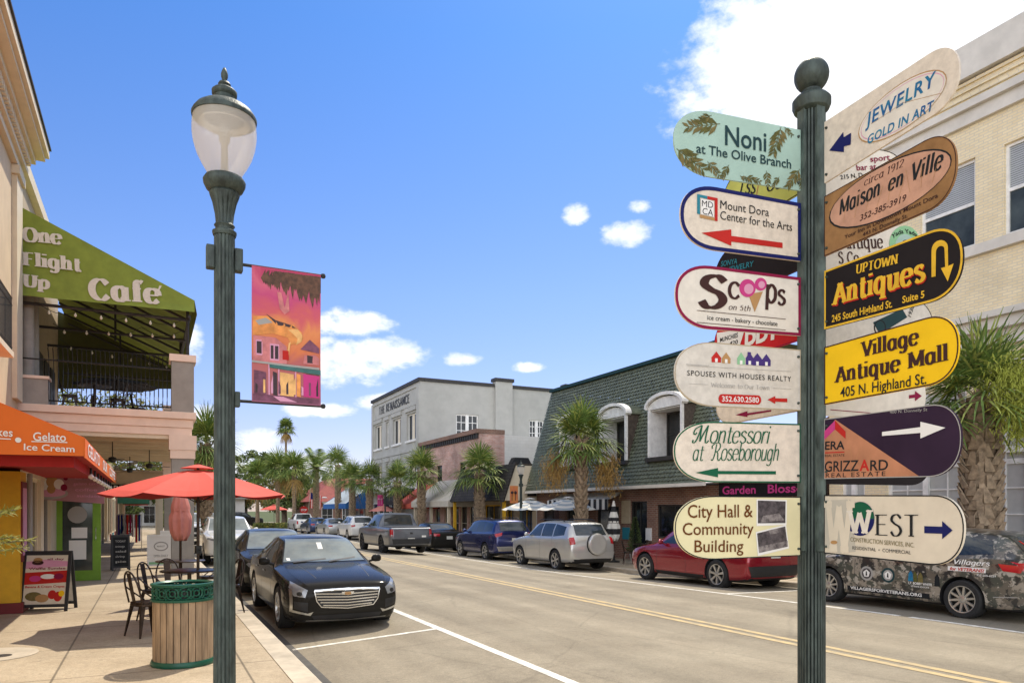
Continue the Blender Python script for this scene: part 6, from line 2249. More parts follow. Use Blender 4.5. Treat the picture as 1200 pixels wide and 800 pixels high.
SUV = dict(L=4.5, wb=(.86, 3.5), rw=.36, st=[
    (0, .42, .56, .64, .56, .62, .72, .5, .80, .82), (.05, .3, .70, .77, .56, .75, .82, .62, .90, .92), (.2, .26, .80, .86, .58, .83, .90, .68, .98, 1.0),
    (.5, .25, .86, .90, .64, .87, .98, .72, 1.05, 1.07), (1.0, .25, .88, .915, .7, .89, 1.05, .74, 1.11, 1.135), (1.22, .25, .88, .92, .72, .89, 1.07, .74, 1.16, 1.18),
    (1.95, .25, .88, .92, .72, .89, 1.09, .64, 1.60, 1.64), (2.6, .25, .88, .92, .72, .89, 1.10, .65, 1.655, 1.70), (3.5, .25, .88, .92, .72, .89, 1.11, .645, 1.64, 1.685),
    (4.05, .26, .88, .915, .72, .885, 1.12, .62, 1.59, 1.64), (4.3, .28, .87, .90, .72, .87, 1.12, .62, 1.30, 1.36), (4.45, .34, .80, .87, .72, .83, 1.02, .64, 1.12, 1.16), (4.5, .44, .70, .80, .68, .76, .94, .58, 1.04, 1.06)],
    ws=[(-.70, 1.18), (.70, 1.18), (.60, 1.60), (-.60, 1.60)], rg=[(-.60, 1.22), (.60, 1.22), (.56, 1.57), (-.56, 1.57)],
    sides=[[(1.48, 1.14), (2.40, 1.15), (2.38, 1.59), (2.0, 1.57)], [(2.47, 1.15), (3.22, 1.16), (3.20, 1.59), (2.45, 1.595)], [(3.29, 1.16), (4.0, 1.22), (3.94, 1.50), (3.27, 1.585)]],
    seams=[[(1.38, .4), (1.38, 1.08)], [(2.43, .38), (2.43, 1.13)], [(3.3, .9), (3.25, 1.14)]], handles=[(2.2, 1.0), (3.06, 1.01)], mirror=(1.56, 1.19))
PICKUP = dict(L=5.4, wb=(.95, 4.15), rw=.39, st=[
    (0, .44, .58, .68, .6, .66, .78, .52, .92, .94), (.05, .34, .74, .82, .6, .80, .90, .66, 1.02, 1.04), (.2, .3, .85, .92, .64, .89, 1.0, .72, 1.08, 1.10),
    (.6, .3, .92, .96, .7, .93, 1.07, .78, 1.14, 1.16), (1.25, .3, .93, .975, .74, .94, 1.11, .78, 1.18, 1.2), (1.45, .3, .93, .98, .76, .94, 1.12, .78, 1.22, 1.24),
    (2.15, .3, .93, .98, .76, .94, 1.14, .66, 1.70, 1.745), (2.8, .3, .93, .98, .76, .94, 1.15, .68, 1.74, 1.79), (3.45, .3, .93, .98, .76, .94, 1.15, .67, 1.72, 1.77),
    (3.62, .3, .93, .98, .76, .94, 1.13, .84, 1.175, 1.18), (4.4, .3, .93, .98, .76, .94, 1.13, .88, 1.17, 1.172), (5.25, .34, .91, .965, .76, .93, 1.12, .88, 1.16, 1.162), (5.36, .4, .86, .93, .76, .90, 1.10, .86, 1.14, 1.142), (5.4, .46, .80, .88, .74, .87, 1.06, .82, 1.10, 1.102)],
    ws=[(-.74, 1.24), (.74, 1.24), (.62, 1.70), (-.62, 1.70)], rg=[(-.68, 1.22), (.68, 1.22), (.60, 1.70), (-.60, 1.70)],
    sides=[[(1.72, 1.18), (2.55, 1.19), (2.53, 1.69), (2.2, 1.67)], [(2.62, 1.19), (3.36, 1.20), (3.34, 1.67), (2.60, 1.69)]],
    seams=[[(1.55, .42), (1.55, 1.12)], [(2.58, .42), (2.58, 1.17)], [(3.45, .42), (3.45, 1.15)]], handles=[(2.38, 1.03), (3.26, 1.04)], mirror=(1.8, 1.25))
_BODY = {}


def car_body(spec, key):
    """outer shell as one smooth loft, with the four wheel openings cut out; also a ray tree of the uncut shell"""
    if key in _BODY:
        return _BODY[key]
    st = spec['st']
    ys = [s[0] for s in st]
    cols = list(zip(*st))
    yy = []
    for i in range(len(ys) - 1):
        k = 3 if ys[i + 1] - ys[i] < .12 else (5 if ys[i + 1] - ys[i] < .4 else 8)
        yy += [ys[i] + (ys[i + 1] - ys[i]) * j / k for j in range(k)]
    yy.append(ys[-1])
    rings = []
    for y in yy:
        zb, ws_, wm, zm, wb, zbelt, wt, zte, zt = [pchip(ys, cols[c], y) for c in range(1, 10)]
        half = [(0, zb), (ws_ * .75, zb), (ws_, zb + .05), ((ws_ + wm) / 2 + .012, zb + .05 + (zm - zb - .05) * .5), (wm, zm), ((wm * .62 + wb * .38), zm + (zbelt - zm) * .62), (wb, zbelt - .012), (wb - .018, zbelt + .012),
                (wb + (wt - wb) * .5 + .012, zbelt + (zte - zbelt) * .52), (wt + (wb - wt) * .06, zte - (zte - zbelt) * .07), (wt, zte), (wt * .86, zte + (zt - zte) * .45), (wt * .55, zt - (zt - zte) * .16), (0, zt)]
        pts = _smooth(half, 3)
        ring = [V((x, y, z)) for (x, z) in pts] + [V((-x, y, z)) for (x, z) in reversed(pts[1:-1])]
        rings.append(ring)
    mb = MB()
    mb.ring(rings)
    me = bpy.data.meshes.new('shell')
    me.from_pydata(mb.v, [], mb.f)
    bm = bmesh.new()
    bm.from_mesh(me)
    bmesh.ops.recalc_face_normals(bm, faces=bm.faces)
    bm.to_mesh(me)
    tree = BVHTree.FromBMesh(bm)
    bm.free()
    # wheel openings
    cb = MB()
    ra = spec['rw'] * 1.16
    for y in spec['wb']:
        for sx in (-1, 1):
            cb.cyl((sx * .58, y, spec['rw']), (sx * 1.3, y, spec['rw']), ra, ra, 40)
    cm = bpy.data.meshes.new('cut')
    cm.from_pydata(cb.v, [], cb.f)
    bm = bmesh.new()
    bm.from_mesh(cm)
    bmesh.ops.recalc_face_normals(bm, faces=bm.faces)
    bm.to_mesh(cm)
    bm.free()
    a = bpy.data.objects.new('a', me)
    c = bpy.data.objects.new('c', cm)
    COL.objects.link(a)
    COL.objects.link(c)
    md = a.modifiers.new('b', 'BOOLEAN')
    md.operation = 'DIFFERENCE'
    md.object = c
    md.solver = 'EXACT'
    dg = bpy.context.evaluated_depsgraph_get()
    dg.update()
    res = bpy.data.meshes.new_from_object(a.evaluated_get(dg))
    bpy.data.objects.remove(a)
    bpy.data.objects.remove(c)
    if len(res.polygons) < 100:
        res = me
    idx = []
    for p in res.polygons:
        inn = 0
        for y in spec['wb']:
            dy, dz = p.center.y - y, p.center.z - spec['rw']
            r = math.hypot(dy, dz)
            if r < ra * 1.003 and abs(p.center.x) > .55 and (r < ra * .985 or abs(p.normal.x) < .5) and not (r < ra * .99 and abs(p.center.x) > spec['st'][5][3] - .02):
                inn = 1
        if p.normal.z < -.7 and p.center.z < .4:
            inn = 1
        idx.append(inn)
    res.polygons.foreach_set('use_smooth', [True] * len(res.polygons))
    _BODY[key] = (res, tree, idx)
    return _BODY[key]


class Car:
    def __init__(s, spec, key, label, cat, x, yfront, heading, body_mat, group=None, rot=0.0):
        """heading 0: nose towards the viewer (-Y); 180: away. yfront: world Y of the end nearest the viewer"""
        s.spec, s.L = spec, spec['L']
        res, s.tree, idx = car_body(spec, key)
        yc = yfront + s.L / 2
        s.root = thing({'pickup': 'pickup_truck'}.get(cat, 'parked_car'), label, cat, (x, yc, gz(x, yc)), R(heading + rot), group)
        me = res.copy()
        me.materials.clear()
        me.materials.append(body_mat)
        me.materials.append(M('plastic_black'))
        me.polygons.foreach_set('material_index', idx)
        me.set_sharp_from_angle(angle=R(38))
        # shift so that the origin is mid length
        me.transform(Matrix.Translation((0, -s.L / 2, 0)))
        o = bpy.data.objects.new('body', me)
        COL.objects.link(o)
        o.parent = s.root
        s.body = o

    def cast(s, p, d):
        h = s.tree.ray_cast(V(p), V(d))
        return h[0], h[1]

    def decal(s, name, poly, axis, m, off=.005, parent=None, sub=.07, build=True, label=None):
        """poly in (a,z): axis 'F' front (a=x), 'B' back (a=x), 'L'/'R' sides (a=y from nose), 'T' top (a=x, second=y)"""
        bm = bmesh.new()
        vs_ = [bm.verts.new((a, b_, 0)) for (a, b_) in poly]
        es = [bm.edges.new((vs_[i], vs_[(i + 1) % len(vs_)])) for i in range(len(vs_))]
        bmesh.ops.triangle_fill(bm, edges=es, use_beauty=True)
        for _ in range(6):
            lg = [e for e in bm.edges if e.calc_length() > sub]
            if not lg:
                break
            bmesh.ops.subdivide_edges(bm, edges=lg, cuts=1)
            bmesh.ops.triangulate(bm, faces=bm.faces)
        good = {}
        for v in bm.verts:
            a, b_ = v.co.x, v.co.y
            if axis == 'F':
                o, d = (a, -1, b_), (0, 1, 0)
            elif axis == 'B':
                o, d = (a, s.L + 1, b_), (0, -1, 0)
            elif axis == 'L':
                o, d = (-3, a, b_), (1, 0, 0)
            elif axis == 'R':
                o, d = (3, a, b_), (-1, 0, 0)
            else:
                o, d = (a, b_, 4), (0, 0, -1)
            h, n = s.cast(o, d)
            if h is None:
                good[v] = None
                continue
            v.co = h + n * off - V((0, s.L / 2, 0))
            good[v] = n
        bad = [v for v in bm.verts if good.get(v) is None]
        bmesh.ops.delete(bm, geom=bad, context='VERTS')
        if not bm.faces:
            bm.free()
            return None
        me = bpy.data.meshes.new(name)
        bm.to_mesh(me)
        bm.free()
        me.materials.append(m)
        me.polygons.foreach_set('use_smooth', [True] * len(me.polygons))
        o = bpy.data.objects.new(name, me)
        COL.objects.link(o)
        o.parent = parent or s.root
        if label:
            o['label'] = label
        return o

    def band(s, name, pts, w, axis, m, off=.0045, parent=None):
        pts = [V(p) for p in pts]
        lft, rgt = [], []
        for i, p in enumerate(pts):
            t = (pts[min(i + 1, len(pts) - 1)] - pts[max(i - 1, 0)]).normalized()
            n = V((-t.y, t.x)) * w / 2
            lft.append(p + n)
            rgt.append(p - n)
        return s.decal(name, [tuple(p) for p in lft + rgt[::-1]], axis, m, off, parent, .12)

    def writing(s, T, A, B_, h, axis, m, off=.006, name='lettering'):
        mb = MB()

        def fn(a, b_, o_):
            q = {'L': ((-3, a, b_), (1, 0, 0)), 'R': ((3, a, b_), (-1, 0, 0)), 'B': ((a, s.L + 1, b_), (0, -1, 0)), 'F': ((a, -1, b_), (0, 1, 0))}[axis]
            h_, n_ = s.cast(*q)
            if h_ is None:
                return V((0, 0, .3))
            return h_ + n_ * o_ - V((0, s.L / 2, 0))
        lay_text(mb, T, A, B_, h, fn, off)
        mb.build(name, m, s.root, normals=False)

    def wheels(s, spokes=5, rim=None, cap=None, tw=.22, steel=True, sides=(-1, 1)):
        r = s.spec['rw']
        k = 0
        for y in s.spec['wb']:
            for sx in (-1, 1):
                xo = s.spec['st'][5][3] - .02
                w = MB()
                prof = [(r * .66, 0), (r * .70, .012), (r * .9, .016), (r * .97, .0), (r, -.03), (r, -tw + .03), (r * .97, -tw), (r * .7, -tw), (r * .66, -tw + .01)]
                rings = [[(sx * (xo + x_), y - s.L / 2 + q * math.cos(a), r + q * math.sin(a)) for a in [2 * math.pi * j / 36 for j in range(36)]] for (q, x_) in prof]
                w.ring(rings, caps=False)
                wh = w.build('wheel', M('rubber'), s.root, smooth=True)
                w = MB()
                cy_, cz_ = y - s.L / 2, r
                P = lambda q, a, x_: (sx * (xo + x_), cy_ + q * math.cos(a), cz_ + q * math.sin(a))
                # dark barrel with disc, bright outer lip and spokes
                w.ring([[P(q, 2 * math.pi * j / 36, x_) for j in range(36)] for (q, x_) in ((r * .655, -.005), (r * .60, -.09), (.02, -.095))], 1, caps=False)
                w.ring([[P(q, 2 * math.pi * j / 36, x_) for j in range(36)] for (q, x_) in ((r * .70, .006), (r * .69, .012), (r * .645, .008), (r * .63, -.03))], 0, caps=False)
                for i in range(spokes):
                    a = 2 * math.pi * (i + .25) / spokes
                    hw0, hw1 = .020, (.030 if spokes < 8 else .016)
                    for (q0, q1, x0, x1) in ((.03, r * .66, .0, .002),):
                        def sp(q, x_, h):
                            return (sx * (xo + x_), cy_ + q * math.cos(a) - h * math.sin(a), cz_ + q * math.sin(a) + h * math.cos(a))
                        vs_ = [sp(q0, x0 - .012, -hw0), sp(q1, x1, -hw1), sp(q1, x1, hw1), sp(q0, x0 - .012, hw0), sp(q0, x0 - .05, -hw0 * 1.2), sp(q1, x1 - .04, -hw1), sp(q1, x1 - .04, hw1), sp(q0, x0 - .05, hw0 * 1.2)]
                        w.add(vs_, [(0, 1, 2, 3), (4, 7, 6, 5), (0, 4, 5, 1), (3, 2, 6, 7)], 0)
                w.ring([[P(q, 2 * math.pi * j / 20, x_) for j in range(20)] for (q, x_) in ((.055, -.03), (.055, -.002), (.03, .004), (.001, .004))], 0, caps=False)
                w.build('rim', [rim or M('rim_silver'), M('rim_dark')], wh, smooth=True)

    def glass(s, side=None, ws=None):
        o = s.decal('windscreen', s.spec['ws'], 'F', ws or M('windscreen'), .007, sub=.045)
        s.decal('rear_window', s.spec['rg'], 'B', side or M('car_glass'), .007, sub=.05)
        for ax in ('L', 'R'):
            for p in s.spec['sides']:
                s.decal('side_window', p, ax, side or M('car_glass'), .004, sub=.12)
            for p in s.spec['seams']:
                s.band('door_seam', p, .008, ax, M('plastic_black'), .0015)
            for (y, z) in s.spec['handles']:
                s.band('door_handle', [(y - .09, z), (y + .09, z + .005)], .028, ax, s.handle, .018)

    handle = None

    def mirrors(s, m):
        y, z = s.spec['mirror']
        for sx in (-1, 1):
            w = s.spec['st'][5][4] if False else .84
            w = s.spec['st'][5][5] * .93
            b_ = MB()
            n = 14
            rings = []
            for (t, k) in ((0, .35), (.03, .85), (.08, 1), (.15, .95), (.18, .6)):
                rings.append([(sx * (w + .07 + t), y - s.L / 2 + .055 * k * math.cos(a) + .03 * (t / .18), z + .075 * k * math.sin(a) * (1 if math.sin(a) > 0 else .8)) for a in [2 * math.pi * j / n for j in range(n)]])
            b_.ring(rings)
            b_.tube([(sx * (w - .03), y - s.L / 2 - .02, z - .06), (sx * (w + .09), y - s.L / 2, z - .03)], .02, 8)
            b_.build('side_mirror', m, s.root, smooth=True, angle=60)

    def wipers(s):
        for (x0, x1, y, dz) in ((-.55, .02, 0, .035), (.05, .55, 0, .05)):
            z = s.spec['ws'][0][1]
            s.band('wiper', [(x0, z - .005), (x1, z + dz)], .016, 'F', M('plastic_black'), .012)

    def rear_lights(s, polys, m=None):
        for p in polys:
            for sx in (-1, 1):
                s.decal('tail_light', [(sx * a, b_) for (a, b_) in p], 'B', m or M('lamp_red'), .006, sub=.05)

    def plate(s, z, text='', axis='B', w=.155, h=.078):
        o = s.decal('licence_plate', [(-w, z - h), (w, z - h), (w, z + h), (-w, z + h)], axis, M('plate'), .012, sub=.2)


# ---- black luxury saloon facing the viewer, nearest on the left
c = Car(SEDAN, 'sedan', 'glossy black saloon facing us with a wide chrome barred grille, nearest at the left kerb', 'car', 2.75, 11.2, 0, M('paint_black'), 'cars parked along the left kerb')
c.handle = M('chrome')
c.glass()
c.mirrors(M('paint_black'))
c.wheels(10)
c.wipers()
GR = [(-.50, .665), (.50, .665), (.47, .52), (.40, .43), (0, .395), (-.40, .43), (-.47, .52)]
c.decal('grille', GR, 'F', M('plastic_black'), .006, sub=.06)
gr = [o for o in c.root.children if o.name.startswith('grille')][-1]
for i in range(5):
    z = .63 - i * .045
    hw = .485 - (i * .012) - (0 if i < 3 else (i - 2) * .03)
    c.band('grille_bar', [(-hw, z), (0, z - .022), (hw, z)], .017, 'F', M('chrome'), .016, gr)
c.band('grille_frame', [(-.505, .672), (0, .682), (.505, .672)], .026, 'F', M('chrome'), .018, gr)
for sx in (-1, 1):
    c.band('grille_frame', [(sx * .505, .672), (sx * .475, .52), (sx * .405, .425), (0, .388)], .016, 'F', M('chrome'), .017, gr)
    hl = c.decal('headlight', [(sx * .60, .685), (sx * .80, .80), (sx * .835, .72), (sx * .79, .60), (sx * .64, .575)], 'F', M('lamp_clear'), .007, sub=.04)
    c.decal('lens', [(sx * (.715 + .036 * math.cos(a)), .632 + .032 * math.sin(a)) for a in [2 * math.pi * i / 12 for i in range(12)]], 'F', M('rim_dark'), .011, hl or None, .04)
    c.decal('daytime_light', [(sx * .80, .70), (sx * .835, .69), (sx * .83, .36), (sx * .80, .36)], 'F', M('steel'), .009, sub=.04)
    c.decal('fog_lamp_trim', [(sx * .83, .36), (sx * .80, .39), (sx * .60, .335), (sx * .52, .36), (sx * .56, .30)], 'F', M('steel'), .009, sub=.04)
    c.decal('side_intake', [(sx * .79, .52), (sx * .60, .50), (sx * .60, .36), (sx * .79, .41)], 'F', M('plastic_black'), .005, sub=.05)
c.decal('emblem', [(-.095, .605), (0, .59), (.095, .605), (.095, .645), (-.095, .645)], 'F', M('chrome'), .024, sub=.05)
c.decal('emblem_shield', [(-.05, .60), (0, .596), (.05, .60), (.045, .64), (-.045, .64)], 'F', M('ink_tan'), .028, sub=.05)
c.decal('lower_intake', [(-.55, .30), (.55, .30), (.50, .225), (-.50, .225)], 'F', M('plastic_black'), .006, sub=.06)
c.band('lower_lip', [(-.62, .225), (0, .205), (.62, .225)], .016, 'F', M('steel'), .01)
c.decal('window_sticker', [(-.055, 1.20), (.03, 1.20), (.03, 1.31), (-.055, 1.31)], 'F', M('ink_white'), .012, sub=.1)
c.decal('window_sticker', [(-.64, 1.03), (-.58, 1.03), (-.58, 1.07), (-.64, 1.07)], 'F', M('ink_white'), .008, sub=.1)
for sx in (-1, 1):
    c.band('bonnet_crease', [(sx * .42, .30), (sx * .52, 1.42)], .012, 'T', M('plastic_black'), .001)
c.rear_lights([[(.72, .9), (.80, .9), (.78, .6), (.72, .6)]])

# ---- second black car
c = Car(FASTBACK, 'fastback', 'black fastback car facing us parked just behind the chrome grille saloon', 'car', 2.78, 16.9, 0, M('paint_black_blue'), 'cars parked along the left kerb')
c.handle = M('paint_black_blue')
c.glass()
c.mirrors(M('paint_black_blue'))
c.wheels(10, M('rim_dark'))
for sx in (-1, 1):
    c.decal('headlight', [(sx * .56, .60), (sx * .80, .73), (sx * .84, .69), (sx * .74, .585)], 'F', M('lamp_clear'), .007, sub=.04)
c.decal('lower_intake', [(-.6, .36), (.6, .36), (.5, .26), (-.5, .26)], 'F', M('plastic_black'), .006, sub=.06)
c.decal('emblem', [(-.03, .60), (.03, .60), (0, .54)], 'F', M('chrome'), .01, sub=.1)


def simple(spec, key, label, cat, x, y, hd, m, group, spokes=6, rl=None, front=None, ws=None, plate=None, rim=None):
    c = Car(spec, key, label, cat, x, y, hd, m, group)
    c.handle = m
    c.glass(ws=ws)
    c.mirrors(m)
    c.wheels(spokes, rim)
    if rl:
        c.rear_lights(rl)
    if plate:
        c.plate(plate)
    if front:
        for sx in (-1, 1):
            c.decal('headlight', [(sx * a, z) for (a, z) in front[0]], 'F', M('lamp_clear'), .007, sub=.06)
        if front[1]:
            c.decal('grille', front[1], 'F', M('plastic_black'), .007, sub=.08)
        if len(front) > 2:
            c.decal('lower_intake', front[2], 'F', M('plastic_black'), .007, sub=.08)
    return c


LG, RG = 'cars parked along the left kerb', 'cars parked along the right kerb'
c = simple(SUV, 'suv', 'white crossover facing us with black kidney grilles, third at the left kerb', 'car', 2.65, 27.6, 0, M('paint_white'), LG, 7, None,
           ([(.50, .86), (.80, .95), (.82, .88), (.52, .80)], [(-.44, .86), (-.06, .86), (0, .82), (.06, .86), (.44, .86), (.40, .70), (-.40, .70)], [(-.6, .52), (.6, .52), (.5, .40), (-.5, .40)]))
simple(PICKUP, 'pickup', 'white pickup facing us with dark grille far along the left kerb', 'pickup', 2.8, 44.5, 0, M('paint_white'), LG, 6, None,
       ([(.62, .96), (.84, .99), (.84, .80), (.62, .80)], [(-.6, .95), (.6, .95), (.6, .68), (-.6, .68)], [(-.7, .58), (.7, .58), (.7, .42), (-.7, .42)]))
simple(SEDAN, 'sedan', 'small grey car facing us far along the left kerb behind the white pickup', 'car', 2.8, 56, 0, M('paint_tan'), LG, 6, None, ([(.56, .66), (.8, .76), (.8, .66), (.6, .6)], [(-.4, .62), (.4, .62), (.4, .45), (-.4, .45)]))

# ---- grey pickup driving away
c = simple(PICKUP, 'pickup', 'slate grey pickup truck driving away in the far lane with brake lamps red', 'pickup', 10.0, 29.6, 180, M('paint_grey'), None, 6, [[(.80, 1.09), (.93, 1.08), (.93, .78), (.80, .78)]], rim=M('rim_dark'))
c.root.name = 'pickup_truck'
c.decal('tailgate', [(-.76, 1.09), (.76, 1.09), (.76, .74), (-.76, .74)], 'B', M('paint_grey'), .012, sub=.12)
c.decal('bumper', [(-.86, .68), (.86, .68), (.80, .47), (-.80, .47)], 'B', M('plastic_black'), .02, sub=.1)
c.plate(.64)
c.decal('badge', [(-.06, .96), (.06, .96), (.06, .88), (-.06, .88)], 'B', M('plastic_black'), .018, sub=.1)
c.decal('bumper_sticker', [(-.66, .82), (-.46, .82), (-.46, .74), (-.66, .74)], 'B', M('ink_white'), .018, sub=.1)
for sx in (-1, 1):
    c.decal('reverse_lamp', [(sx * .82, .86), (sx * .91, .86), (sx * .91, .79), (sx * .82, .79)], 'B', M('lamp_clear'), .012, sub=.05)
b = MB()
b.box(-.80, .80, 1.0, 2.58, 1.172, 1.185)
b.build('bed_cover', M('plastic_black'), c.root)

# ---- right kerb, nearest first (heading away)
c = Car(WAGON, 'wagon', 'camouflage wrapped hatchback covered in white emblems, nearest at the right kerb', 'car', 12.93, 6.35, 180, M('camouflage_wrap'), RG)
c.handle = M('camouflage_wrap')
c.glass()
c.mirrors(M('paint_black'))
c.wheels(10)
c.rear_lights([[(.50, .98), (.86, .99), (.86, .86), (.74, .82), (.5, .88)]], M('lamp_red'))
for ax in ('R', 'L'):
    pass
# the car looks away, so its flank with x>0 faces us
c.decal('tail_light_side', [(4.12, .95), (4.50, .93), (4.45, .82), (4.2, .84)], 'R', M('lamp_red'), .008, sub=.05)
c.decal('lower_stripe', [(1.35, .36), (3.0, .36), (3.0, .27), (1.35, .27)], 'R', M('ink_dark'), .003, sub=.12)
c.writing(txt('VILLAGERSFORVETERANS.ORG', .03), (1.42, .295), (2.86, .295), .055, 'R', M('ink_white'))
for (y, m1, m2) in ((1.78, 'ink_grey', 'photo_dark'), (2.22, 'ink_slate', 'ink_grey')):
    ring_ = [(y + .135 * math.cos(a), .62 + .135 * math.sin(a)) for a in [2 * math.pi * i / 24 for i in range(24)]]
    c.decal('round_seal', ring_, 'R', M(m1), .004, sub=.08)
    c.decal('round_seal', [(y + (q - .62) * .72, .62 + (z - .62) * .72) for (q, z) in [(y_ - y + .62, z_) for (y_, z_) in ring_]], 'R', M(m2), .006, sub=.08)
    c.decal('seal_star', [(y + .075 * math.sin(2 * math.pi * i / 5), .62 + .075 * math.cos(2 * math.pi * i / 5)) for i in range(5)], 'R', M('ink_white'), .008, sub=.08)
    c.decal('seal_mark', [(y - .018, .58), (y + .018, .58), (y + .008, .66), (y - .008, .66)], 'R', M('ink_dark'), .010, sub=.08)
c.writing(txt('LT. BOBBY WHITE', .03), (2.62, .50), (3.05, .50), .04, 'R', M('ink_white'))
c.writing(txt('VETERANS ADVOCATE', .02), (2.66, .455), (3.0, .455), .026, 'R', M('ink_white'))
c.writing(pen('Villagers', .14, .07, False, .2), (3.42, .905), (4.0, .905), .075, 'R', M('ink_white'), .008)
c.writing(txt('for VETERANS!', .03, .2), (3.36, .80), (3.92, .80), .05, 'R', M('ink_red'), .008)
c.decal('lettering_panel', [(3.32, .79), (3.94, .79), (3.94, .865), (3.32, .865)], 'R', M('ink_white'), .003, sub=.1)
c.writing(txt('352-205-6229', .01), (3.8, .735), (4.1, .735), .03, 'R', M('ink_white'))
c.writing(txt('352-4228', .03), (.55, .66), (.84, .66), .045, 'R', M('ink_white'))
for (y, w_, z0, z1, m) in ((2.66, .05, .55, .74, 'ink_blue'), (2.74, .045, .54, .73, 'ink_leaf'), (2.84, .05, .52, .72, 'ink_olive'), (3.14, .05, .5, .72, 'ink_dark')):
    c.decal('figure_print', [(y - w_, z0), (y + w_, z0), (y + w_ * .8, z1 - .06), (y, z1), (y - w_ * .8, z1 - .06)], 'R', M(m), .004, sub=.08)
c.writing(txt('Villagers', .03, .2), (.45, 1.22), (-.45, 1.22), .08, 'B', M('ink_red'), .01)
c.decal('reflector', [(4.05, .42), (4.4, .45), (4.4, .438), (4.05, .408)], 'R', M('ink_grey'), .004, sub=.1)

c = Car(CROSS, 'cross', 'deep red electric crossover parked behind the cream signs at the right kerb', 'car', 13.45, 12.75, 180, M('paint_red'), RG)
c.handle = M('paint_red')
c.glass()
c.mirrors(M('paint_red'))
c.wheels(7)
c.rear_lights([[(.34, 1.0), (.80, 1.02), (.82, .94), (.5, .93)]])
c.plate(.88)
c.decal('bumper', [(-.84, .62), (.84, .62), (.74, .36), (-.74, .36)], 'B', M('plastic_black'), .008, sub=.1)
for ax in ('L', 'R'):
    c.band('sill_trim', [(1.3, .27), (3.3, .27)], .1, ax, M('plastic_black'), .004)

c = simple(SUV, 'suv', 'silver SUV with a round white spare wheel cover on its back door', 'car', 13.32, 20.55, 180, M('paint_silver'), RG, 6, [[(.70, 1.16), (.86, 1.14), (.86, .90), (.70, .94)]])
b = MB()
yb = 4.5 / 2
b.ring([[(-.12 + q * math.cos(a), yb + d, .92 + q * math.sin(a)) for a in [2 * math.pi * j / 36 for j in range(36)]] for (q, d) in ((.30, -.06), (.355, -.02), (.365, .08), (.35, .13), (.30, .15), (.26, .145), (.0, .15))], caps=False)
b.build('spare_wheel_cover', M('paint_silver'), c.root, smooth=True, angle=50)
b = MB()
b.ring([[(-.12 + q * math.cos(a), yb + d, .92 + q * math.sin(a)) for a in [2 * math.pi * j / 36 for j in range(36)]] for (q, d) in ((.368, -.05), (.374, .0), (.374, .05), (.368, .07))], caps=False)
b.build('cover_rim', M('plastic_black'), c.root, smooth=True)
c.decal('bumper', [(-.84, .66), (.84, .66), (.78, .44), (-.78, .44)], 'B', M('paint_silver'), .03, sub=.1)
c.decal('bumper_lower', [(-.76, .44), (.76, .44), (.7, .32), (-.7, .32)], 'B', M('plastic_black'), .015, sub=.1)
for sx in (-1, 1):
    b = MB()
    b.tube([(sx * .60, -.35, 1.69), (sx * .60, -.2, 1.735), (sx * .60, 1.2, 1.735), (sx * .60, 1.4, 1.68)], .018, 6)
    b.build('roof_rail', M('plastic_black'), c.root)

c = simple(SUV, 'suv', 'navy blue SUV with roof rails between the silver SUV and dark saloon', 'car', 13.25, 26.2, 180, M('paint_navy'), RG, 6, [[(.56, 1.16), (.87, 1.10), (.84, .98), (.6, 1.04)]], plate=.86)
c.decal('bumper', [(-.82, .60), (.82, .60), (.74, .42), (-.74, .42)], 'B', M('rim_silver'), .012, sub=.1)
for sx in (-1, 1):
    b = MB()
    b.tube([(sx * .60, -.35, 1.69), (sx * .60, -.2, 1.735), (sx * .60, 1.2, 1.735), (sx * .60, 1.4, 1.68)], .018, 6)
    b.build('roof_rail', M('plastic_black'), c.root)
RL = [[(.5, .92), (.80, .92), (.80, .80), (.5, .80)]]
simple(SEDAN, 'sedan', 'black saloon half hidden between the navy SUV and the grey pickup', 'car', 13.1, 33.0, 180, M('paint_black'), RG, 8, RL, plate=.72)
simple(FASTBACK, 'fastback', 'tan grey car half hidden left of the grey pickup', 'car', 12.9, 41.6, 180, M('paint_tan'), RG, 6, RL, plate=.7)
simple(SUV, 'suv', 'white SUV seen from behind with small red tail lights left of the pickup', 'car', 13.1, 48.8, 180, M('paint_white'), RG, 6, [[(.60, 1.08), (.86, 1.05), (.84, .92), (.6, .96)]], plate=.84)
simple(SEDAN, 'sedan', 'silver saloon seen from behind between white SUV and blue car', 'car', 13.0, 55.6, 180, M('paint_silver'), RG, 6, RL, plate=.7)
simple(SEDAN, 'sedan', 'dark blue saloon seen from behind next to the white pickup', 'car', 13.0, 62.3, 180, M('paint_blue'), RG, 6, RL, plate=.7)
simple(PICKUP, 'pickup', 'white pickup seen from behind, farthest at the right kerb', 'pickup', 13.2, 69.3, 180, M('paint_white'), RG, 6, [[(.80, 1.09), (.93, 1.08), (.93, .78), (.80, .78)]], plate=.6)
# two dark cars crossing at the far junction
for (lab, x, y, rz, m, sp, k) in (('dark grey car crossing at the far junction under the oaks', 3.9, 88, 97, 'paint_grey', SUV, 'suv'), ('black jeep like car crossing in front of the far hedge', 9.5, 86, 92, 'paint_black', SUV, 'suv')):
    c = Car(sp, k, lab, 'car', x, y, rz, M(m), 'cars crossing at the junction')
    c.root.name = 'car'
    c.handle = M(m)
    c.glass()
    c.wheels(5)
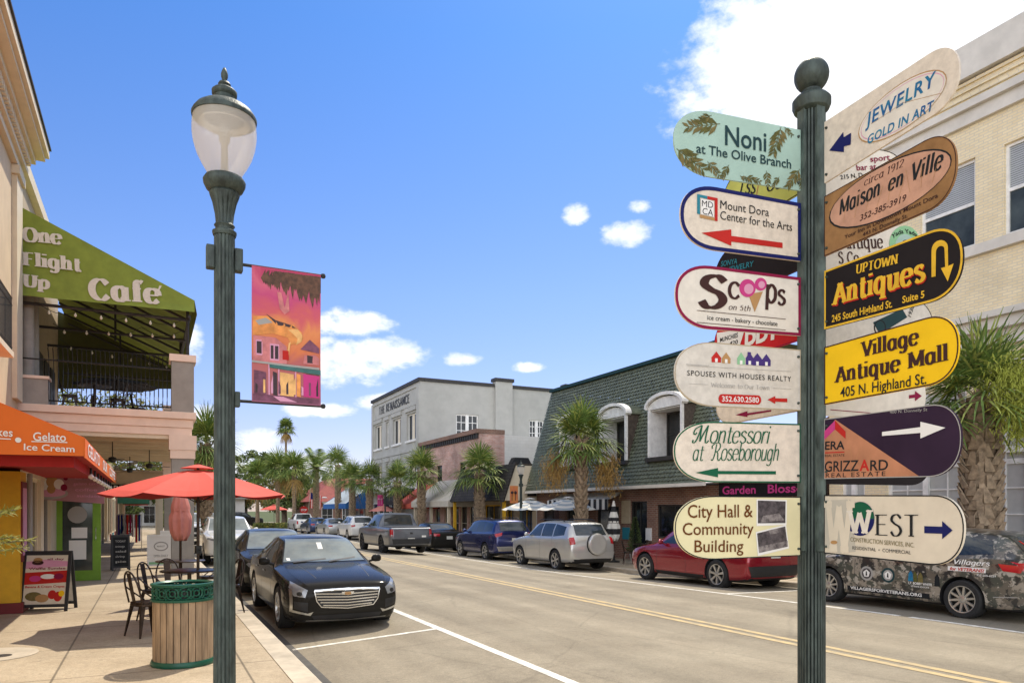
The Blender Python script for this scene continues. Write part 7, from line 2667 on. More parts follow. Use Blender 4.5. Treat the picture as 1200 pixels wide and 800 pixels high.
# ------------------------------------------------------------------ palms and trees
def fan_leaf(mb, rnd, P, d, pl, L, droop, n=22, span=118, mi=0, mis=1, w=.045):
    d = V(d).normalized()
    s = d.cross(Z3)
    if s.length < .05:
        s = V((1, 0, 0))
    s.normalize()
    # arching stalk
    pts = [V(P) + d * pl * t - Z3 * (droop * .35 * pl * t * t) for t in (0, .35, .7, 1)]
    for i in range(3):
        a, b = pts[i], pts[i + 1]
        wv = s * (.022 - .004 * i)
        mb.quad(a - wv, a + wv, b + wv, b - wv, mis)
    E = pts[-1]
    d2 = (pts[-1] - pts[-2]).normalized()
    up = s.cross(d2).normalized()
    if up.z < 0:
        up = -up
    for i in range(n):
        a = R(-span + 2 * span * i / (n - 1) + rnd.uniform(-3, 3))
        dr = (d2 * math.cos(a) + s * math.sin(a) + up * (.18 - .25 * abs(math.sin(a)))).normalized()
        l = L * (.78 + .22 * math.cos(a)) * rnd.uniform(.88, 1.08)
        wd = (s * math.cos(a) - d2 * math.sin(a)).normalized()
        k = droop * rnd.uniform(.6, 1.3)
        q = [E + dr * l * t - Z3 * (k * l * t ** 2.4 * .55) for t in (.05, .45, .78, 1)]
        ws_ = [w * .35, w * .5, w * .36, .003]
        m_ = mi if rnd.random() < .68 else mis
        for j in range(3):
            tw = up * rnd.uniform(-.006, .006)
            mb.quad(q[j] - wd * ws_[j], q[j] + wd * ws_[j] + tw, q[j + 1] + wd * ws_[j + 1] + tw, q[j + 1] - wd * ws_[j + 1], m_)


def palm_trunk(t, h, r, seed, boots=(0, 1), lean=(0, 0)):
    rnd = random.Random(seed)
    b = MB()
    rings = []
    n = 14
    for i in range(13):
        f = i / 12
        rr = r * (1.08 - .22 * f + (.15 if i == 0 else 0))
        rings.append([(lean[0] * f * f + rr * math.cos(2 * math.pi * j / n) * rnd.uniform(.93, 1.07), lean[1] * f * f + rr * math.sin(2 * math.pi * j / n) * rnd.uniform(.93, 1.07), h * f) for j in range(n)])
    b.ring(rings)
    tr = b.build('trunk', M('trunk'), t, smooth=True, angle=60)
    # crossed leaf bases clothing the trunk
    b = MB()
    z0, z1 = boots[0] * h, boots[1] * h
    rows = max(4, int((z1 - z0) / .15))
    for i in range(rows):
        f = (z0 + (z1 - z0) * i / rows) / h
        nb = 9
        for j in range(nb):
            a = 2 * math.pi * (j + .5 * (i % 2)) / nb + rnd.uniform(-.1, .1)
            rr = r * (1.08 - .22 * f)
            c, s = math.cos(a), math.sin(a)
            base = V((lean[0] * f * f + c * rr * .95, lean[1] * f * f + s * rr * .95, h * f + rnd.uniform(-.02, .02)))
            out, tan = V((c, s, 0)), V((-s, c, 0))
            sg = 1 if (i + j) % 2 else -1
            ln = rnd.uniform(.20, .30)
            tip = base + Z3 * ln + out * rnd.uniform(.05, .11) + tan * sg * .09
            w0, w1 = tan * r * .30, tan * r * .15
            th = out * .035
            b.add([base - w0, base + w0, tip + w1, tip - w1, base - w0 + th, base + w0 + th, tip + w1 + th * .7, tip - w1 + th * .7], [(4, 5, 6, 7), (0, 4, 7, 3), (1, 2, 6, 5), (3, 7, 6, 2), (0, 1, 5, 4)])
    b.build('leaf_bases', M('boot'), tr)
    return V((lean[0], lean[1], h))


def sabal(label, x, y, z, h, L, seed, r=.17, nl=44, skirt=10, boots=(.0, 1), group='palms along the street', w=.045, pl=.8, plume=0, lean=(0, 0), scale=1):
    t = thing('palm_tree', label, 'palm tree', (x, y, z), 0, group)
    rnd = random.Random(seed)
    top = palm_trunk(t, h, r, seed, boots, lean)
    b = MB()
    for i in range(nl):
        f = (i + .5) / nl
        el = R(86 - 96 * f + rnd.uniform(-9, 9))
        az = i * 2.39996 + rnd.uniform(-.25, .25)
        d = V((math.cos(az) * math.cos(el), math.sin(az) * math.cos(el), math.sin(el)))
        fan_leaf(b, rnd, top + V((0, 0, .15 - .4 * f)), d, pl * rnd.uniform(.75, 1.1), L * rnd.uniform(.85, 1.1), .25 + .6 * f, 22, 115, 0, 1, w)
    b.build('crown', [M('palm_leaf'), M('palm_leaf_light')], t, normals=False)
    if skirt:
        b = MB()
        for i in range(skirt):
            az = i * 2.39996 + rnd.uniform(-.4, .4)
            el = R(rnd.uniform(-62, -28))
            d = V((math.cos(az) * math.cos(el), math.sin(az) * math.cos(el), math.sin(el)))
            fan_leaf(b, rnd, top - V((0, 0, .35)), d, pl * .8, L * .85, 1.5, 20, 100, 0, 0, w * .8)
        b.build('dry_fronds', M('palm_dry'), t, normals=False)
    if plume:
        b = MB()
        for i in range(plume):
            c = top + V((rnd.gauss(0, 1), rnd.gauss(0, 1), 0)) * .01
            az, el = SIDE + rnd.uniform(-.75, .75), R(rnd.uniform(-50, 8))
            d = V((math.cos(az) * math.cos(el), math.sin(az) * math.cos(el), math.sin(el)))
            for j in range(130):
                s = rnd.uniform(.45, 1.75)
                p = c + d * s - Z3 * (.28 * s * s) + V((rnd.gauss(0, .11), rnd.gauss(0, .11), rnd.gauss(0, .11)))
                q = p + V((rnd.gauss(0, .05), rnd.gauss(0, .05), -rnd.uniform(.04, .16)))
                k = V((rnd.gauss(0, 1), rnd.gauss(0, 1), rnd.gauss(0, .3))).normalized() * .008
                b.quad(p - k, p + k, q + k * .5, q - k * .5)
        b.build('flower_plume', M('palm_lime'), t, normals=False)
    return t


def feather(label, x, y, z, h, L, seed, r=.28, nf=34):
    t = thing('palm_tree', label, 'palm tree', (x, y, z), 0, 'palms along the street')
    rnd = random.Random(seed)
    top = palm_trunk(t, h, r, seed, (.2, 1))
    b = MB()
    for i in range(nf):
        f = (i + .5) / nf
        el = R(74 - 100 * f + rnd.uniform(-15, 15))
        az = i * 2.39996
        d = V((math.cos(az) * math.cos(el), math.sin(az) * math.cos(el), math.sin(el)))
        s = d.cross(Z3).normalized() if abs(d.z) < .98 else V((1, 0, 0))
        P = lambda u: top + d * L * u - Z3 * (L * (.28 + .35 * f) * u * u)
        b.tube([P(0), P(.3), P(.6), P(1)], [.04, .03, .02, .006], 4)
        for k in range(30):
            u = .02 + .98 * k / 30
            p = P(u)
            tdir = (P(u + .02) - P(u)).normalized()
            for sg in (-1, 1):
                q = p + (s * sg + tdir * .7 - Z3 * .25).normalized() * L * .24 * math.sin(math.pi * (.12 + .8 * u)) * rnd.uniform(.85, 1.1)
                wv = tdir * .035
                b.quad(p - wv, p + wv, q + wv * .4, q - wv * .4, 0 if rnd.random() < .7 else 1)
    b.build('crown', [M('palm_leaf'), M('palm_leaf_light')], t, normals=False)
    return t


SIDE = math.atan2(-.55, -.25)
# the big palm before the brick building, right of the sign post
pA = sabal('stout palm with shaggy cross hatched trunk and lime flower plumes, before the cream brick building', 15.0, 8.85, gz(14.4, 9) + .13, 3.95, 1.22, 41, .32, 32, 0, (0, 1), None, .045, .70, 0)
SIDE = math.atan2(-1.0, .05)
rnd = random.Random(9)
b = MB()
top = V((0, 0, 3.6))
for (px_, py_) in ((1178, 448), (1196, 440), (1186, 478), (1208, 470), (1200, 500)):
    c0 = at_depth(px_, py_, 13.6) - pA.location
    b.tube([V((0, 0, 3.8)), V((c0.x * .55, c0.y * .55, c0.z + .35)), c0], [.02, .014, .006], 5)
    for j in range(800):
        p = c0 + V((rnd.gauss(0, .17), rnd.gauss(0, .17), rnd.gauss(0, .22)))
        q = p + V((rnd.gauss(0, .05), rnd.gauss(0, .05), -rnd.uniform(.03, .12)))
        kx = V((rnd.gauss(0, 1), rnd.gauss(0, 1), rnd.gauss(0, .3))).normalized() * .009
        b.quad(p - kx, p + kx, q + kx * .5, q - kx * .5)
b.build('flower_plume', M('palm_lime'), pA, normals=False)
gp = lambda y: gz(14.4, y) + .13
sabal('palm with two hanging brown dead fronds in front of the green tile roof', 14.85, 23.75, gp(24), 4.7, 1.05, 5, .19, 38, 0, (.0, 1), w=.05, pl=.8)
pB = [o for o in COL.objects if o.name.startswith('palm_tree')][-1]
rnd = random.Random(77)
for (px_, py_) in ((651, 551), (711, 553)):      # two hanging clumps of dead fronds
    c0 = at_depth(px_, py_, 27.7) - pB.location
    b = MB()
    tp = V((c0.x * .15, c0.y * .15, 4.5))
    b.tube([tp, V((c0.x * .7, c0.y * .7, c0.z + .75)), c0 + V((0, 0, .35))], [.02, .014, .008], 5)
    for i in range(1500):
        p = c0 + V((rnd.gauss(0, .24), rnd.gauss(0, .24), rnd.gauss(0, .36)))
        q = p + V((rnd.gauss(0, .06), rnd.gauss(0, .06), -rnd.uniform(.05, .2)))
        kx = V((rnd.gauss(0, 1), rnd.gauss(0, 1), rnd.gauss(0, .3))).normalized() * .011
        b.quad(p - kx, p + kx, q + kx * .5, q - kx * .5)
    b.build('dry_fronds', M('palm_dry'), pB, normals=False)
sabal('bushy palm between the navy SUV and the cream canvas awning', 15.0, 33.7, gp(34), 3.9, 1.05, 15, .22, 32, 0, (.3, 1))
sabal('full round palm in front of the coral awning', 15.0, 42.5, gp(42), 4.4, 1.15, 16, .22, 32, 0, (.3, 1))
sabal('palm left of the coral awning before the grey building corner', 15.0, 47.3, gp(47), 3.9, 1.0, 17, .22, 30, 1, (.3, 1))
sabal('palm standing at the near end of the blue awning', 15.0, 54.3, gp(54), 4.3, 1.15, 18, .22, 30, 1, (.3, 1))
sabal('palm standing in the middle of the blue awning', 15.0, 59.5, gp(59), 4.6, 1.2, 19, .22, 30, 1, (.3, 1))
sabal('taller palm at the far end of the blue awning', 15.2, 65.5, gp(65), 6.0, 1.3, 20, .22, 30, 1, (.3, 1))
feather('feather leaved date palm standing free at the far junction', 16.0, 79, -.3, 6.6, 3.4, 31)
sabal('very tall slender palm rising high above the far trees', 20.2, 124, -.9, 16.4, 1.25, 32, .2, 36, 6, (.9, 1), w=.1)
sabal('thin palm left of the date palm at the junction', 13.2, 76, -.3, 6.4, 1.5, 33, .2, 36, 4, (.6, 1), w=.07)
sabal('palm with a pale trunk under the very tall palm', 12.2, 80, -.3, 6.6, 1.6, 34, .2, 36, 4, (.6, 1), w=.07)
sabal('low palm among the oaks at the far left of the junction', 10.4, 82, -.3, 5.8, 1.6, 35, .2, 36, 4, (.6, 1), w=.07)
sabal('palm behind the left row of cars beyond the second lamp', 2.35, 36.5, -.05, 4.9, 1.35, 36, .22, 42, 5, (.3, 1))
sabal('palm with yellowing fronds farther along the left kerb', 3.6, 58, -.05, 4.6, 1.4, 37, .22, 38, 6, (.3, 1))


def oak(label, x, y, z, h, rx, rz, seed, n=5200, m=('leaf_dark', 'leaf_mid'), leaf=.36):
    t = thing('oak_tree', label, 'tree', (x, y, z), 0, 'trees at the end of the street')
    rnd = random.Random(seed)
    b = MB()
    b.tube([(0, 0, 0), (.1, 0, h * .25), (.0, .1, h * .5)], [.45, .36, .28], 10)
    blobs = []
    for i in range(9):
        a = i * 2.4 + rnd.uniform(-.3, .3)
        q = rnd.uniform(.35, .85)
        c = V((math.cos(a) * rx * q, math.sin(a) * rx * q, h - rz + rz * rnd.uniform(-.5, .65)))
        b.tube([(0, .05, h * .42), (c.x * .5, c.y * .5, (h * .45 + c.z) / 2), tuple(c)], [.22, .13, .05], 7)
        blobs.append((c, rx * rnd.uniform(.30, .48), rz * rnd.uniform(.35, .55)))
    blobs.append((V((0, 0, h - rz * .5)), rx * .5, rz * .5))
    b.build('trunk', M('bark'), t, smooth=True)
    b = MB()
    clumps = []
    for (c, ax, az) in blobs:
        for _ in range(16):
            v = V((rnd.gauss(0, 1), rnd.gauss(0, 1), rnd.gauss(0, 1))).normalized()
            rr = rnd.random() ** .35
            clumps.append((c + V((v.x * ax * rr, v.y * ax * rr, v.z * az * rr)), rnd.uniform(.35, .95), rnd.random()))
    per = n // len(clumps)
    for (c, s, tone) in clumps:
        for _ in range(per):
            p = c + V((rnd.gauss(0, .5), rnd.gauss(0, .5), rnd.gauss(0, .36))) * s
            u = V((rnd.gauss(0, 1), rnd.gauss(0, 1), rnd.gauss(0, .6))).normalized() * leaf * rnd.uniform(.5, 1)
            w = u.cross(V((rnd.gauss(0, 1), rnd.gauss(0, 1), rnd.gauss(0, 1)))).normalized() * leaf * .5
            b.quad(p - u, p + w * .6, p + u, p - w * .6, 0 if rnd.random() < .25 + .6 * tone else 1)
    b.build('crown', [M(q) for q in m], t, normals=False)
    return t


oak('broad dark oak behind the red umbrella tip at the end of the street', 12.5, 113, -.9, 11.8, 8.5, 5.2, 1, 9500)
oak('rounded oak left of the broad oak at the end of the street', 5.5, 109, -.9, 10.6, 7.5, 4.8, 2, 8000)
oak('lower oak partly behind the near lamp post', -1.5, 100, -.9, 8.9, 6.5, 4.2, 3, 6500, ('leaf_mid', 'leaf_dark'))
oak('oak crown above the low left shops', -7, 92, -.9, 8.4, 5, 3.6, 4)
oak('dark oak behind the date palm', 21, 118, -.9, 8.8, 6, 3.6, 5)
oak('small oak behind the red roof house', 30, 116, -.9, 9.0, 6, 3.8, 6)
oak('low tree with thin crown right of the far junction', 16, 100, -.9, 6.0, 3.6, 2.4, 7, 3600)
oak('tree behind the balcony cafe seen under its soffit', -2.6, 47, -.3, 9.6, 3.2, 3.4, 8, 6500, ('leaf_mid', 'leaf_yellow'), .17)


def hedge(name, label, x0, x1, y0, y1, z0, h, seed, n=900, leaf=.14, cat='hedge'):
    t = thing(name, label, cat, ((x0 + x1) / 2, (y0 + y1) / 2, z0))
    rnd = random.Random(seed)
    b = MB()
    for _ in range(n):
        p = V((rnd.uniform(x0 - x1, x1 - x0) / 2, rnd.uniform(y0 - y1, y1 - y0) / 2, rnd.uniform(0, h)))
        u = V((rnd.gauss(0, 1), rnd.gauss(0, 1), rnd.gauss(0, 1))).normalized() * leaf
        w = u.orthogonal().normalized() * leaf * .5
        b.quad(p - u, p + w, p + u, p - w, rnd.randrange(2))
    b.build('foliage', [M('leaf_mid'), M('leaf_yellow')], t, normals=False)
    return t


hedge('low_hedge', 'low clipped green hedge on the island at the far junction', 9.6, 13.6, 78, 79.5, -.25, .75, 3, 1600)
hedge('low_hedge', 'taller loose hedge below the oaks left of the far junction', 1, 7.5, 92, 94, -.9, 2.6, 4, 2600, .2)

# yellow green fern like shrub reaching in at the left picture edge
sh = thing('yellow_shrub', 'yellow green feathery shrub reaching in at the left picture edge', 'shrub', (-1.05, 4.75, .131))
rnd = random.Random(6)
b = MB()
stems = []
for (px_, py_, Z_) in ((36, 632, 4.05), (30, 641, 4.1), (16, 629, 4.0), (12, 600, 4.05), (20, 597, 4.1), (-30, 560, 4.0), (-40, 610, 4.1), (-60, 640, 4.2), (-20, 670, 4.2)):
    tip = at_depth(px_, py_, Z_) - V((-1.05, 4.75, .131))
    pts = [V((0, 0, 0)), V((tip.x * .1, tip.y * .2, tip.z * .55)), V((tip.x * .45, tip.y * .55, tip.z * .98)), tip]
    b.tube(pts, [.014, .01, .006, .003], 6)
    stems.append(pts)
b.build('stem', M('bark'), sh)
b = MB()
for pts in stems:
    a, c = pts[2], pts[3]
    for i in range(34):
        p = a + (c - a) * (i / 34)
        for _ in range(2):
            u = ((c - a).normalized() * .5 + V((rnd.gauss(0, .6), rnd.gauss(0, .6), rnd.gauss(.1, .6)))).normalized() * rnd.uniform(.025, .05)
            w = u.orthogonal().normalized() * .005
            b.quad(p - w, p + w, p + u + w * .4, p + u - w * .4)
b.build('leaves', M('leaf_yellow'), sh, normals=False)
# ------------------------------------------------------------------ pavement furniture, left side
GL = .131
# ---- litter bin
tc = thing('litter_bin', 'round wooden slatted litter bin with pierced green metal rim beside the near lamp', 'litter bin', (.33, 8.62, GL))
rt = .302


def _slats(b):
    n = 26
    for i in range(n):
        a0, a1 = 2 * math.pi * (i + .06) / n, 2 * math.pi * (i + .94) / n
        q = lambda r, a, z: (r * math.cos(a), r * math.sin(a), z)
        vs_ = [q(rt, a0, .05), q(rt, a1, .05), q(rt, a1, .685), q(rt, a0, .685), q(rt - .02, a0, .05), q(rt - .02, a1, .05), q(rt - .02, a1, .685), q(rt - .02, a0, .685)]
        b.add(vs_, [(0, 1, 2, 3), (7, 6, 5, 4), (0, 3, 7, 4), (1, 5, 6, 2), (3, 2, 6, 7), (0, 4, 5, 1)])


part('slats', 'wood_slat', tc, _slats)
part('liner', 'black_metal', tc, lambda b: b.lathe([(rt - .035, .06), (rt - .035, .83)], 30, caps=False), smooth=True)
part('base_ring', 'can_green', tc, lambda b: b.lathe([(rt + .02, .005), (rt + .025, .03), (rt + .012, .06), (rt - .03, .06), (rt - .03, .005)], 40), smooth=True)


def _band(b):
    for z in (.70, .86):
        b.lathe([(rt - .01, z - .018), (rt + .02, z - .012), (rt + .022, z + .012), (rt - .01, z + .018), (rt - .03, z)], 40, caps=False)
    for i in range(16):
        a = 2 * math.pi * i / 16
        c, s = math.cos(a), math.sin(a)
        ctr, tan = V((rt * c, rt * s, .78)), V((-s, c, 0))
        for r in (.062, .030):
            b.tube([ctr + tan * r * math.cos(k * math.pi / 6) + Z3 * r * math.sin(k * math.pi / 6) for k in range(13)], .009, 5)
        for k in range(4):
            d = tan * math.cos(k * math.pi / 2 + .78) + Z3 * math.sin(k * math.pi / 2 + .78)
            b.tube([ctr + d * .03, ctr + d * .085], .008, 4)


part('pierced_band', 'can_green', tc, _band, smooth=True)


# ---- metal café chair
def make_chair():
    t = thing('metal_chair', 'dark bronze metal cafe chair with curved back nearest the litter bin', 'chair', (0, 0, 0), 0, 'bronze metal cafe chairs')
    # faces +X: back at -X
    b = MB()
    pl = []
    for i in range(24):
        a = 2 * math.pi * i / 24
        q = lambda v: abs(v) ** .7 * (1 if v > 0 else -1)
        pl.append((.18 * q(math.cos(a)), .18 * q(math.sin(a))))
    b.prism(pl, lambda x, y, d: V((x, y, d)), .435, .455)
    b.prism([(x * 1.01, y * 1.01) for (x, y) in pl], lambda x, y, d: V((x, y, d)), .40, .434)
    b.build('seat', M('chair_metal'), t, bevel=.006)
    for sx in (-1, 1):
        for sy in (-1, 1):
            b = MB()
            top, bot = V((sx * .145, sy * .145, .42)), V((sx * (.20 if sx < 0 else .19), sy * .205, 0))
            for (p, q, w0, w1) in ((top, bot, .055, .018),):
                u1, u2 = V((-sx, 0, 0)), V((0, -sy, 0))
                b.add([p, p + u1 * w0, q + u1 * w1, q], [(0, 1, 2, 3)])
                b.add([p, p + u2 * w0, q + u2 * w1, q], [(0, 1, 2, 3)])
                o = V((-sx * .004, -sy * .004, 0))
                b.add([p + o, p + o + u1 * w0, q + o + u1 * w1, q + o], [(0, 1, 2, 3)])
                b.add([p + o, p + o + u2 * w0, q + o + u2 * w1, q + o], [(0, 1, 2, 3)])
            b.build('leg', M('chair_metal'), t, normals=False)
    b = MB()
    pts = []
    for i in range(15):
        a = math.pi * i / 14
        yy = .175 * math.cos(a)
        zz = .44 + .42 * (math.sin(a) ** .55 if math.sin(a) > 0 else 0)
        pts.append((-.165 - .10 * (zz - .44) / .42 + .02, yy, zz))
    b.tube(pts, .012, 7)
    b.build('back_frame', M('chair_metal'), t, smooth=True)
    b = MB()
    pts = [(-.165, -.045, .45), (-.20, -.05, .62), (-.243, -.055, .84)]
    b.add([pts[0], (-.165, .045, .45), (-.20, .05, .62), pts[1]], [(0, 1, 2, 3)])
    b.add([pts[1], (-.20, .05, .62), (-.243, .055, .84), pts[2]], [(0, 1, 2, 3)])
    b.build('back_splat', M('chair_metal'), t, normals=False)
    for sy in (-1, 1):
        part('arm_strip', 'chair_metal', t, lambda b: b.tube([(-.20, sy * .172, .66), (-.08, sy * .178, .56), (.06, sy * .175, .455)], .010, 6))
    return t


ch = make_chair()
TX0, TY0 = .54, 11.95
seats = [(-.03, 10.75, 28, None), (.30, 12.95, -80, 'dark bronze metal cafe chair behind the table facing us'),
         (1.12, 12.55, 205, 'dark bronze metal cafe chair to the right of the table by the kerb'), (.10, 12.30, -35, 'dark bronze metal cafe chair pushed close against the table'), (1.0, 14.4, 190, 'dark bronze metal cafe chair beside the closed salmon umbrella')]
for i, (x, y, rz, lab) in enumerate(seats):
    c = ch if i == 0 else copy_tree(ch)
    c.location = (x, y, GL)
    c.rotation_euler = (0, 0, R(rz))
    if lab:
        c['label'] = lab


def make_table(lab):
    t = thing('cafe_table', lab, 'table', (0, 0, 0), 0, 'round metal cafe tables')
    part('table_top', 'chair_metal', t, lambda b: b.lathe([(.001, .735), (.40, .735), (.41, .742), (.41, .752), (.40, .758), (.001, .758)], 36), smooth=True)
    part('pedestal', 'chair_metal', t, lambda b: b.tube([(0, 0, .03), (0, 0, .735)], .03, 10))
    part('foot', 'chair_metal', t, lambda b: b.lathe([(.24, 0), (.24, .015), (.05, .04), (.03, .05)], 24), smooth=True)
    return t


tb = make_table('dark round cafe table under the open red umbrella')
tb.location = (TX0, TY0, GL)
tb2 = copy_tree(tb)
tb2.location = (.5, 14.3, GL)
tb2['label'] = 'dark round cafe table around the closed salmon umbrella'


def umbrella(label, x, y, z, r, zr, za, m, n=8, pole='chair_metal', group=None, vent=True, stripes=None, rot=0.0):
    t = thing('patio_umbrella', label, 'umbrella', (x, y, z), rot, group)
    b = MB()
    K, J = 6, 6
    mi = []
    for s in range(n):
        a0, a1 = 2 * math.pi * s / n, 2 * math.pi * (s + 1) / n
        c0, c1 = V((math.cos(a0), math.sin(a0), 0)), V((math.cos(a1), math.sin(a1), 0))
        g_ = []
        for k in range(K + 1):
            f = .10 + .90 * k / K
            row = []
            for j in range(J + 1):
                u = j / J
                p = (c0 * (1 - u) + c1 * u) * r * f
                zz = za + (zr - za) * f ** 1.12 - .05 * f * math.sin(math.pi * u) * (1 if k else 0) + .015 * math.sin(math.pi * f)
                edge = 1 - .045 * math.sin(math.pi * u) * (1 if k == K else 0)
                row.append(V((p.x * edge, p.y * edge, zz)))
            g_.append(row)
        for k in range(K):
            for j in range(J):
                b.quad(g_[k][j], g_[k][j + 1], g_[k + 1][j + 1], g_[k + 1][j], (s + (0 if not stripes else k)) % 2 if stripes else 0)
    b.build('canopy', [M(m), M(stripes or m)], t, smooth=True, angle=25, normals=False)
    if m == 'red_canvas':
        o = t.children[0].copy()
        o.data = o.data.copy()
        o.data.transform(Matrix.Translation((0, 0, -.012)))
        o.data.materials[0] = M('red_lining')  # darker underside copy: light through the canvas put into its colour
        o.name = 'canvas_underside'
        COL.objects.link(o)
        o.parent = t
    if vent:
        b = MB()
        for s in range(n):
            a0, a1 = 2 * math.pi * s / n, 2 * math.pi * (s + 1) / n
            q = lambda a, f, z: V((math.cos(a) * r * f, math.sin(a) * r * f, z))
            b.quad(q(a0, .01, za + .07), q(a1, .01, za + .07), q(a1, .19, za + .005), q(a0, .19, za + .005))
        b.build('vent_cap', M(m), t, smooth=True, angle=25, normals=False)
    part('pole', pole, t, lambda b: b.tube([(0, 0, 0), (0, 0, za + .09)], .022, 10))
    for s in range(n):
        a = 2 * math.pi * s / n
        c, s_ = math.cos(a), math.sin(a)
        part('rib', 'black_metal', t, lambda b: (b.tube([(.03 * c, .03 * s_, za - .05), (r * .97 * c, r * .97 * s_, zr - .012)], .008, 5), b.tube([(.025 * c, .025 * s_, zr - .12), (r * .45 * c, r * .45 * s_, za + (zr - za) * .42 - .03)], .006, 5)))
    part('base', 'black_metal', t, lambda b: b.lathe([(.24, 0), (.24, .04), (.06, .08), (.035, .3), (.001, .3)], 24), smooth=True)
    return t


um = umbrella('open red canvas umbrella with ribs over the cafe table', TX0 + .12, TY0, GL, 1.35, 1.89, 2.28, 'red_canvas', 8, rot=R(12))
part('crank', 'black_metal', um, lambda b: (b.box(-.04, .04, -.05, .05, 1.0, 1.12), b.tube([(.0, -.05, 1.06), (0, -.12, 1.06), (.0, -.12, .98)], .008, 6)))


def closed_umbrella(label, x, y, z, zb, zt, r, m, stripes=None, group=None):
    t = thing('closed_umbrella', label, 'umbrella', (x, y, z), 0, group)
    n, K = 32, 14
    b = MB()
    rings = []
    for k in range(K + 1):
        f = k / K
        zz = zb + (zt - zb) * f
        base = r * (.75 + .35 * math.sin(math.pi * min(1, f * 1.3))) * (1 - f ** 2.2) + .025
        if .42 < f < .5:
            base *= .86
        rings.append([V((base * (1 + .16 * math.cos(8 * a + .8 * f)) * math.cos(a), base * (1 + .16 * math.cos(8 * a + .8 * f)) * math.sin(a), zz + (.05 * math.cos(8 * a) if k == 0 else 0))) for a in [2 * math.pi * j / n for j in range(n)]])
    kf = len(b.f)
    b.ring(rings)
    if stripes:
        for i in range(K * n):
            b.m[kf + i] = (i // n // 2) % 2
    b.build('folded_canopy', [M(m), M(stripes or m)], t, smooth=True, angle=80)
    part('pole', 'chair_metal', t, lambda b: b.tube([(0, 0, 0), (0, 0, zt + .08)], .022, 10))
    part('tie', m, t, lambda b: b.lathe([(r * 1.02, zb + (zt - zb) * .44), (r * 1.02, zb + (zt - zb) * .48)], 20))
    part('base', 'black_metal', t, lambda b: b.lathe([(.24, 0), (.24, .04), (.06, .08), (.035, .3), (.001, .3)], 24), smooth=True)
    return t


closed_umbrella('closed salmon pink umbrella standing behind the open red umbrella', .5, 14.3, GL, 1.16, 2.25, .14, 'salmon_canvas')


# ---- folding pavement signs
def a_frame(name, label, x, y, w, h, rz, frame, face, group=None):
    t = thing(name, label, 'sandwich board', (x, y, GL), R(rz), group)
    d = h * .22
    for sg in (-1, 1):
        def _leaf(b):
            P = lambda a, f, o: V((a, sg * (d * (1 - f)) + sg * -.0 + sg * o, h * f))
            for (a0, a1, f0, f1) in ((-w / 2, -w / 2 + .05, 0, 1), (w / 2 - .05, w / 2, 0, 1), (-w / 2 + .05, w / 2 - .05, .93, 1.0), (-w / 2 + .05, w / 2 - .05, .07, .12)):
                v = [P(a, f, o) for o in (0, .025) for (a, f) in ((a0, f0), (a1, f0), (a1, f1), (a0, f1))]
                b.add(v, [(0, 1, 2, 3), (4, 7, 6, 5), (0, 4, 5, 1), (1, 5, 6, 2), (2, 6, 7, 3), (3, 7, 4, 0)])
        fr_ = part('frame', frame, t, _leaf)
        part('face', face, t if sg < 0 else fr_, lambda b: b.add([V((a, sg * (d * (1 - f) + .012), h * f)) for (a, f) in ((-w / 2 + .045, .11), (w / 2 - .045, .11), (w / 2 - .045, .94), (-w / 2 + .045, .94))], [(0, 1, 2, 3)]), normals=False)

    def fn(u, v, o):
        # u,v 0..1 on the front face
        f = .11 + .83 * v
        return V((-w / 2 + .045 + (w - .09) * u, -(d * (1 - f) + .014 + o), h * f))
    return t, fn


def fpoly(parent, fn, pts, m, o, name='print'):
    return part(name, m, parent, lambda b: b.flat(pts, fn, o), normals=False)


def ftext(parent, fn, s, x0, x1, y, h, m, o=.006, bold=.02):
    mb = MB()
    lay_text(mb, txt(s, bold), (x0, y), (x1, y), h, fn, o)
    mb.build('lettering', M(m), parent, normals=False)


t, fn = a_frame('menu_board', 'black framed menu board with pink dessert poster standing before the yellow pier', -1.5, 14.25, .72, .98, -14, 'plastic_black', 'sign_pale')
fpoly(t, fn, [(0, 0), (1, 0), (1, 1), (0, 1)], 'sign_cream', .001)
fpoly(t, fn, [(0, .40), (1, .44), (1, .68), (0, .64)], 'ink_red', .002)
fpoly(t, fn, [(0, .72), (1, .76), (1, .86), (.45, .9), (0, .86)], 'ink_rose', .002)
for (cx, cy, rx_, ry_, m) in ((.25, .52, .14, .06, 'ink_pink'), (.55, .56, .18, .05, 'ink_white'), (.8, .56, .12, .06, 'ink_maroon'), (.28, .84, .14, .05, 'ink_coffee'), (.28, .89, .11, .05, 'ink_tan'), (.25, .17, .20, .09, 'ink_olive'), (.45, .13, .16, .08, 'ink_tan'), (.68, .2, .1, .09, 'ink_red'), (.82, .16, .1, .10, 'ink_red'), (.9, .22, .07, .06, 'sign_yellow')):
    fpoly(t, fn, [(cx + rx_ * math.cos(i * .4189), cy + ry_ * math.sin(i * .4189)) for i in range(15)], m, .003 + cx * .001)
ftext(t, fn, 'Waffle Sundae', .08, .95, .70, .045, 'ink_maroon')
ftext(t, fn, 'Banana & Cream Crepes', .04, .96, .34, .045, 'ink_red')
ftext(t, fn, 'all day', .5, .9, .89, .04, 'ink_maroon')
t, fn = a_frame('menu_board', 'small black chalkboard on the left pavement before the shop fronts', -.72, 22.9, .46, .98, 6, 'plastic_black', 'ink_dark')
for i in range(5):
    ftext(t, fn, ('TODAY', 'soup', 'salad', 'shrimp', 'pie')[i], .15, .85 - .08 * (i % 2), .82 - .17 * i, .07, 'ink_grey')
t, fn = a_frame('menu_board', 'white sandwich board with a faint oval crest behind the cafe chairs', .30, 23.3, .72, .95, 0, 'ink_white', 'ink_white')
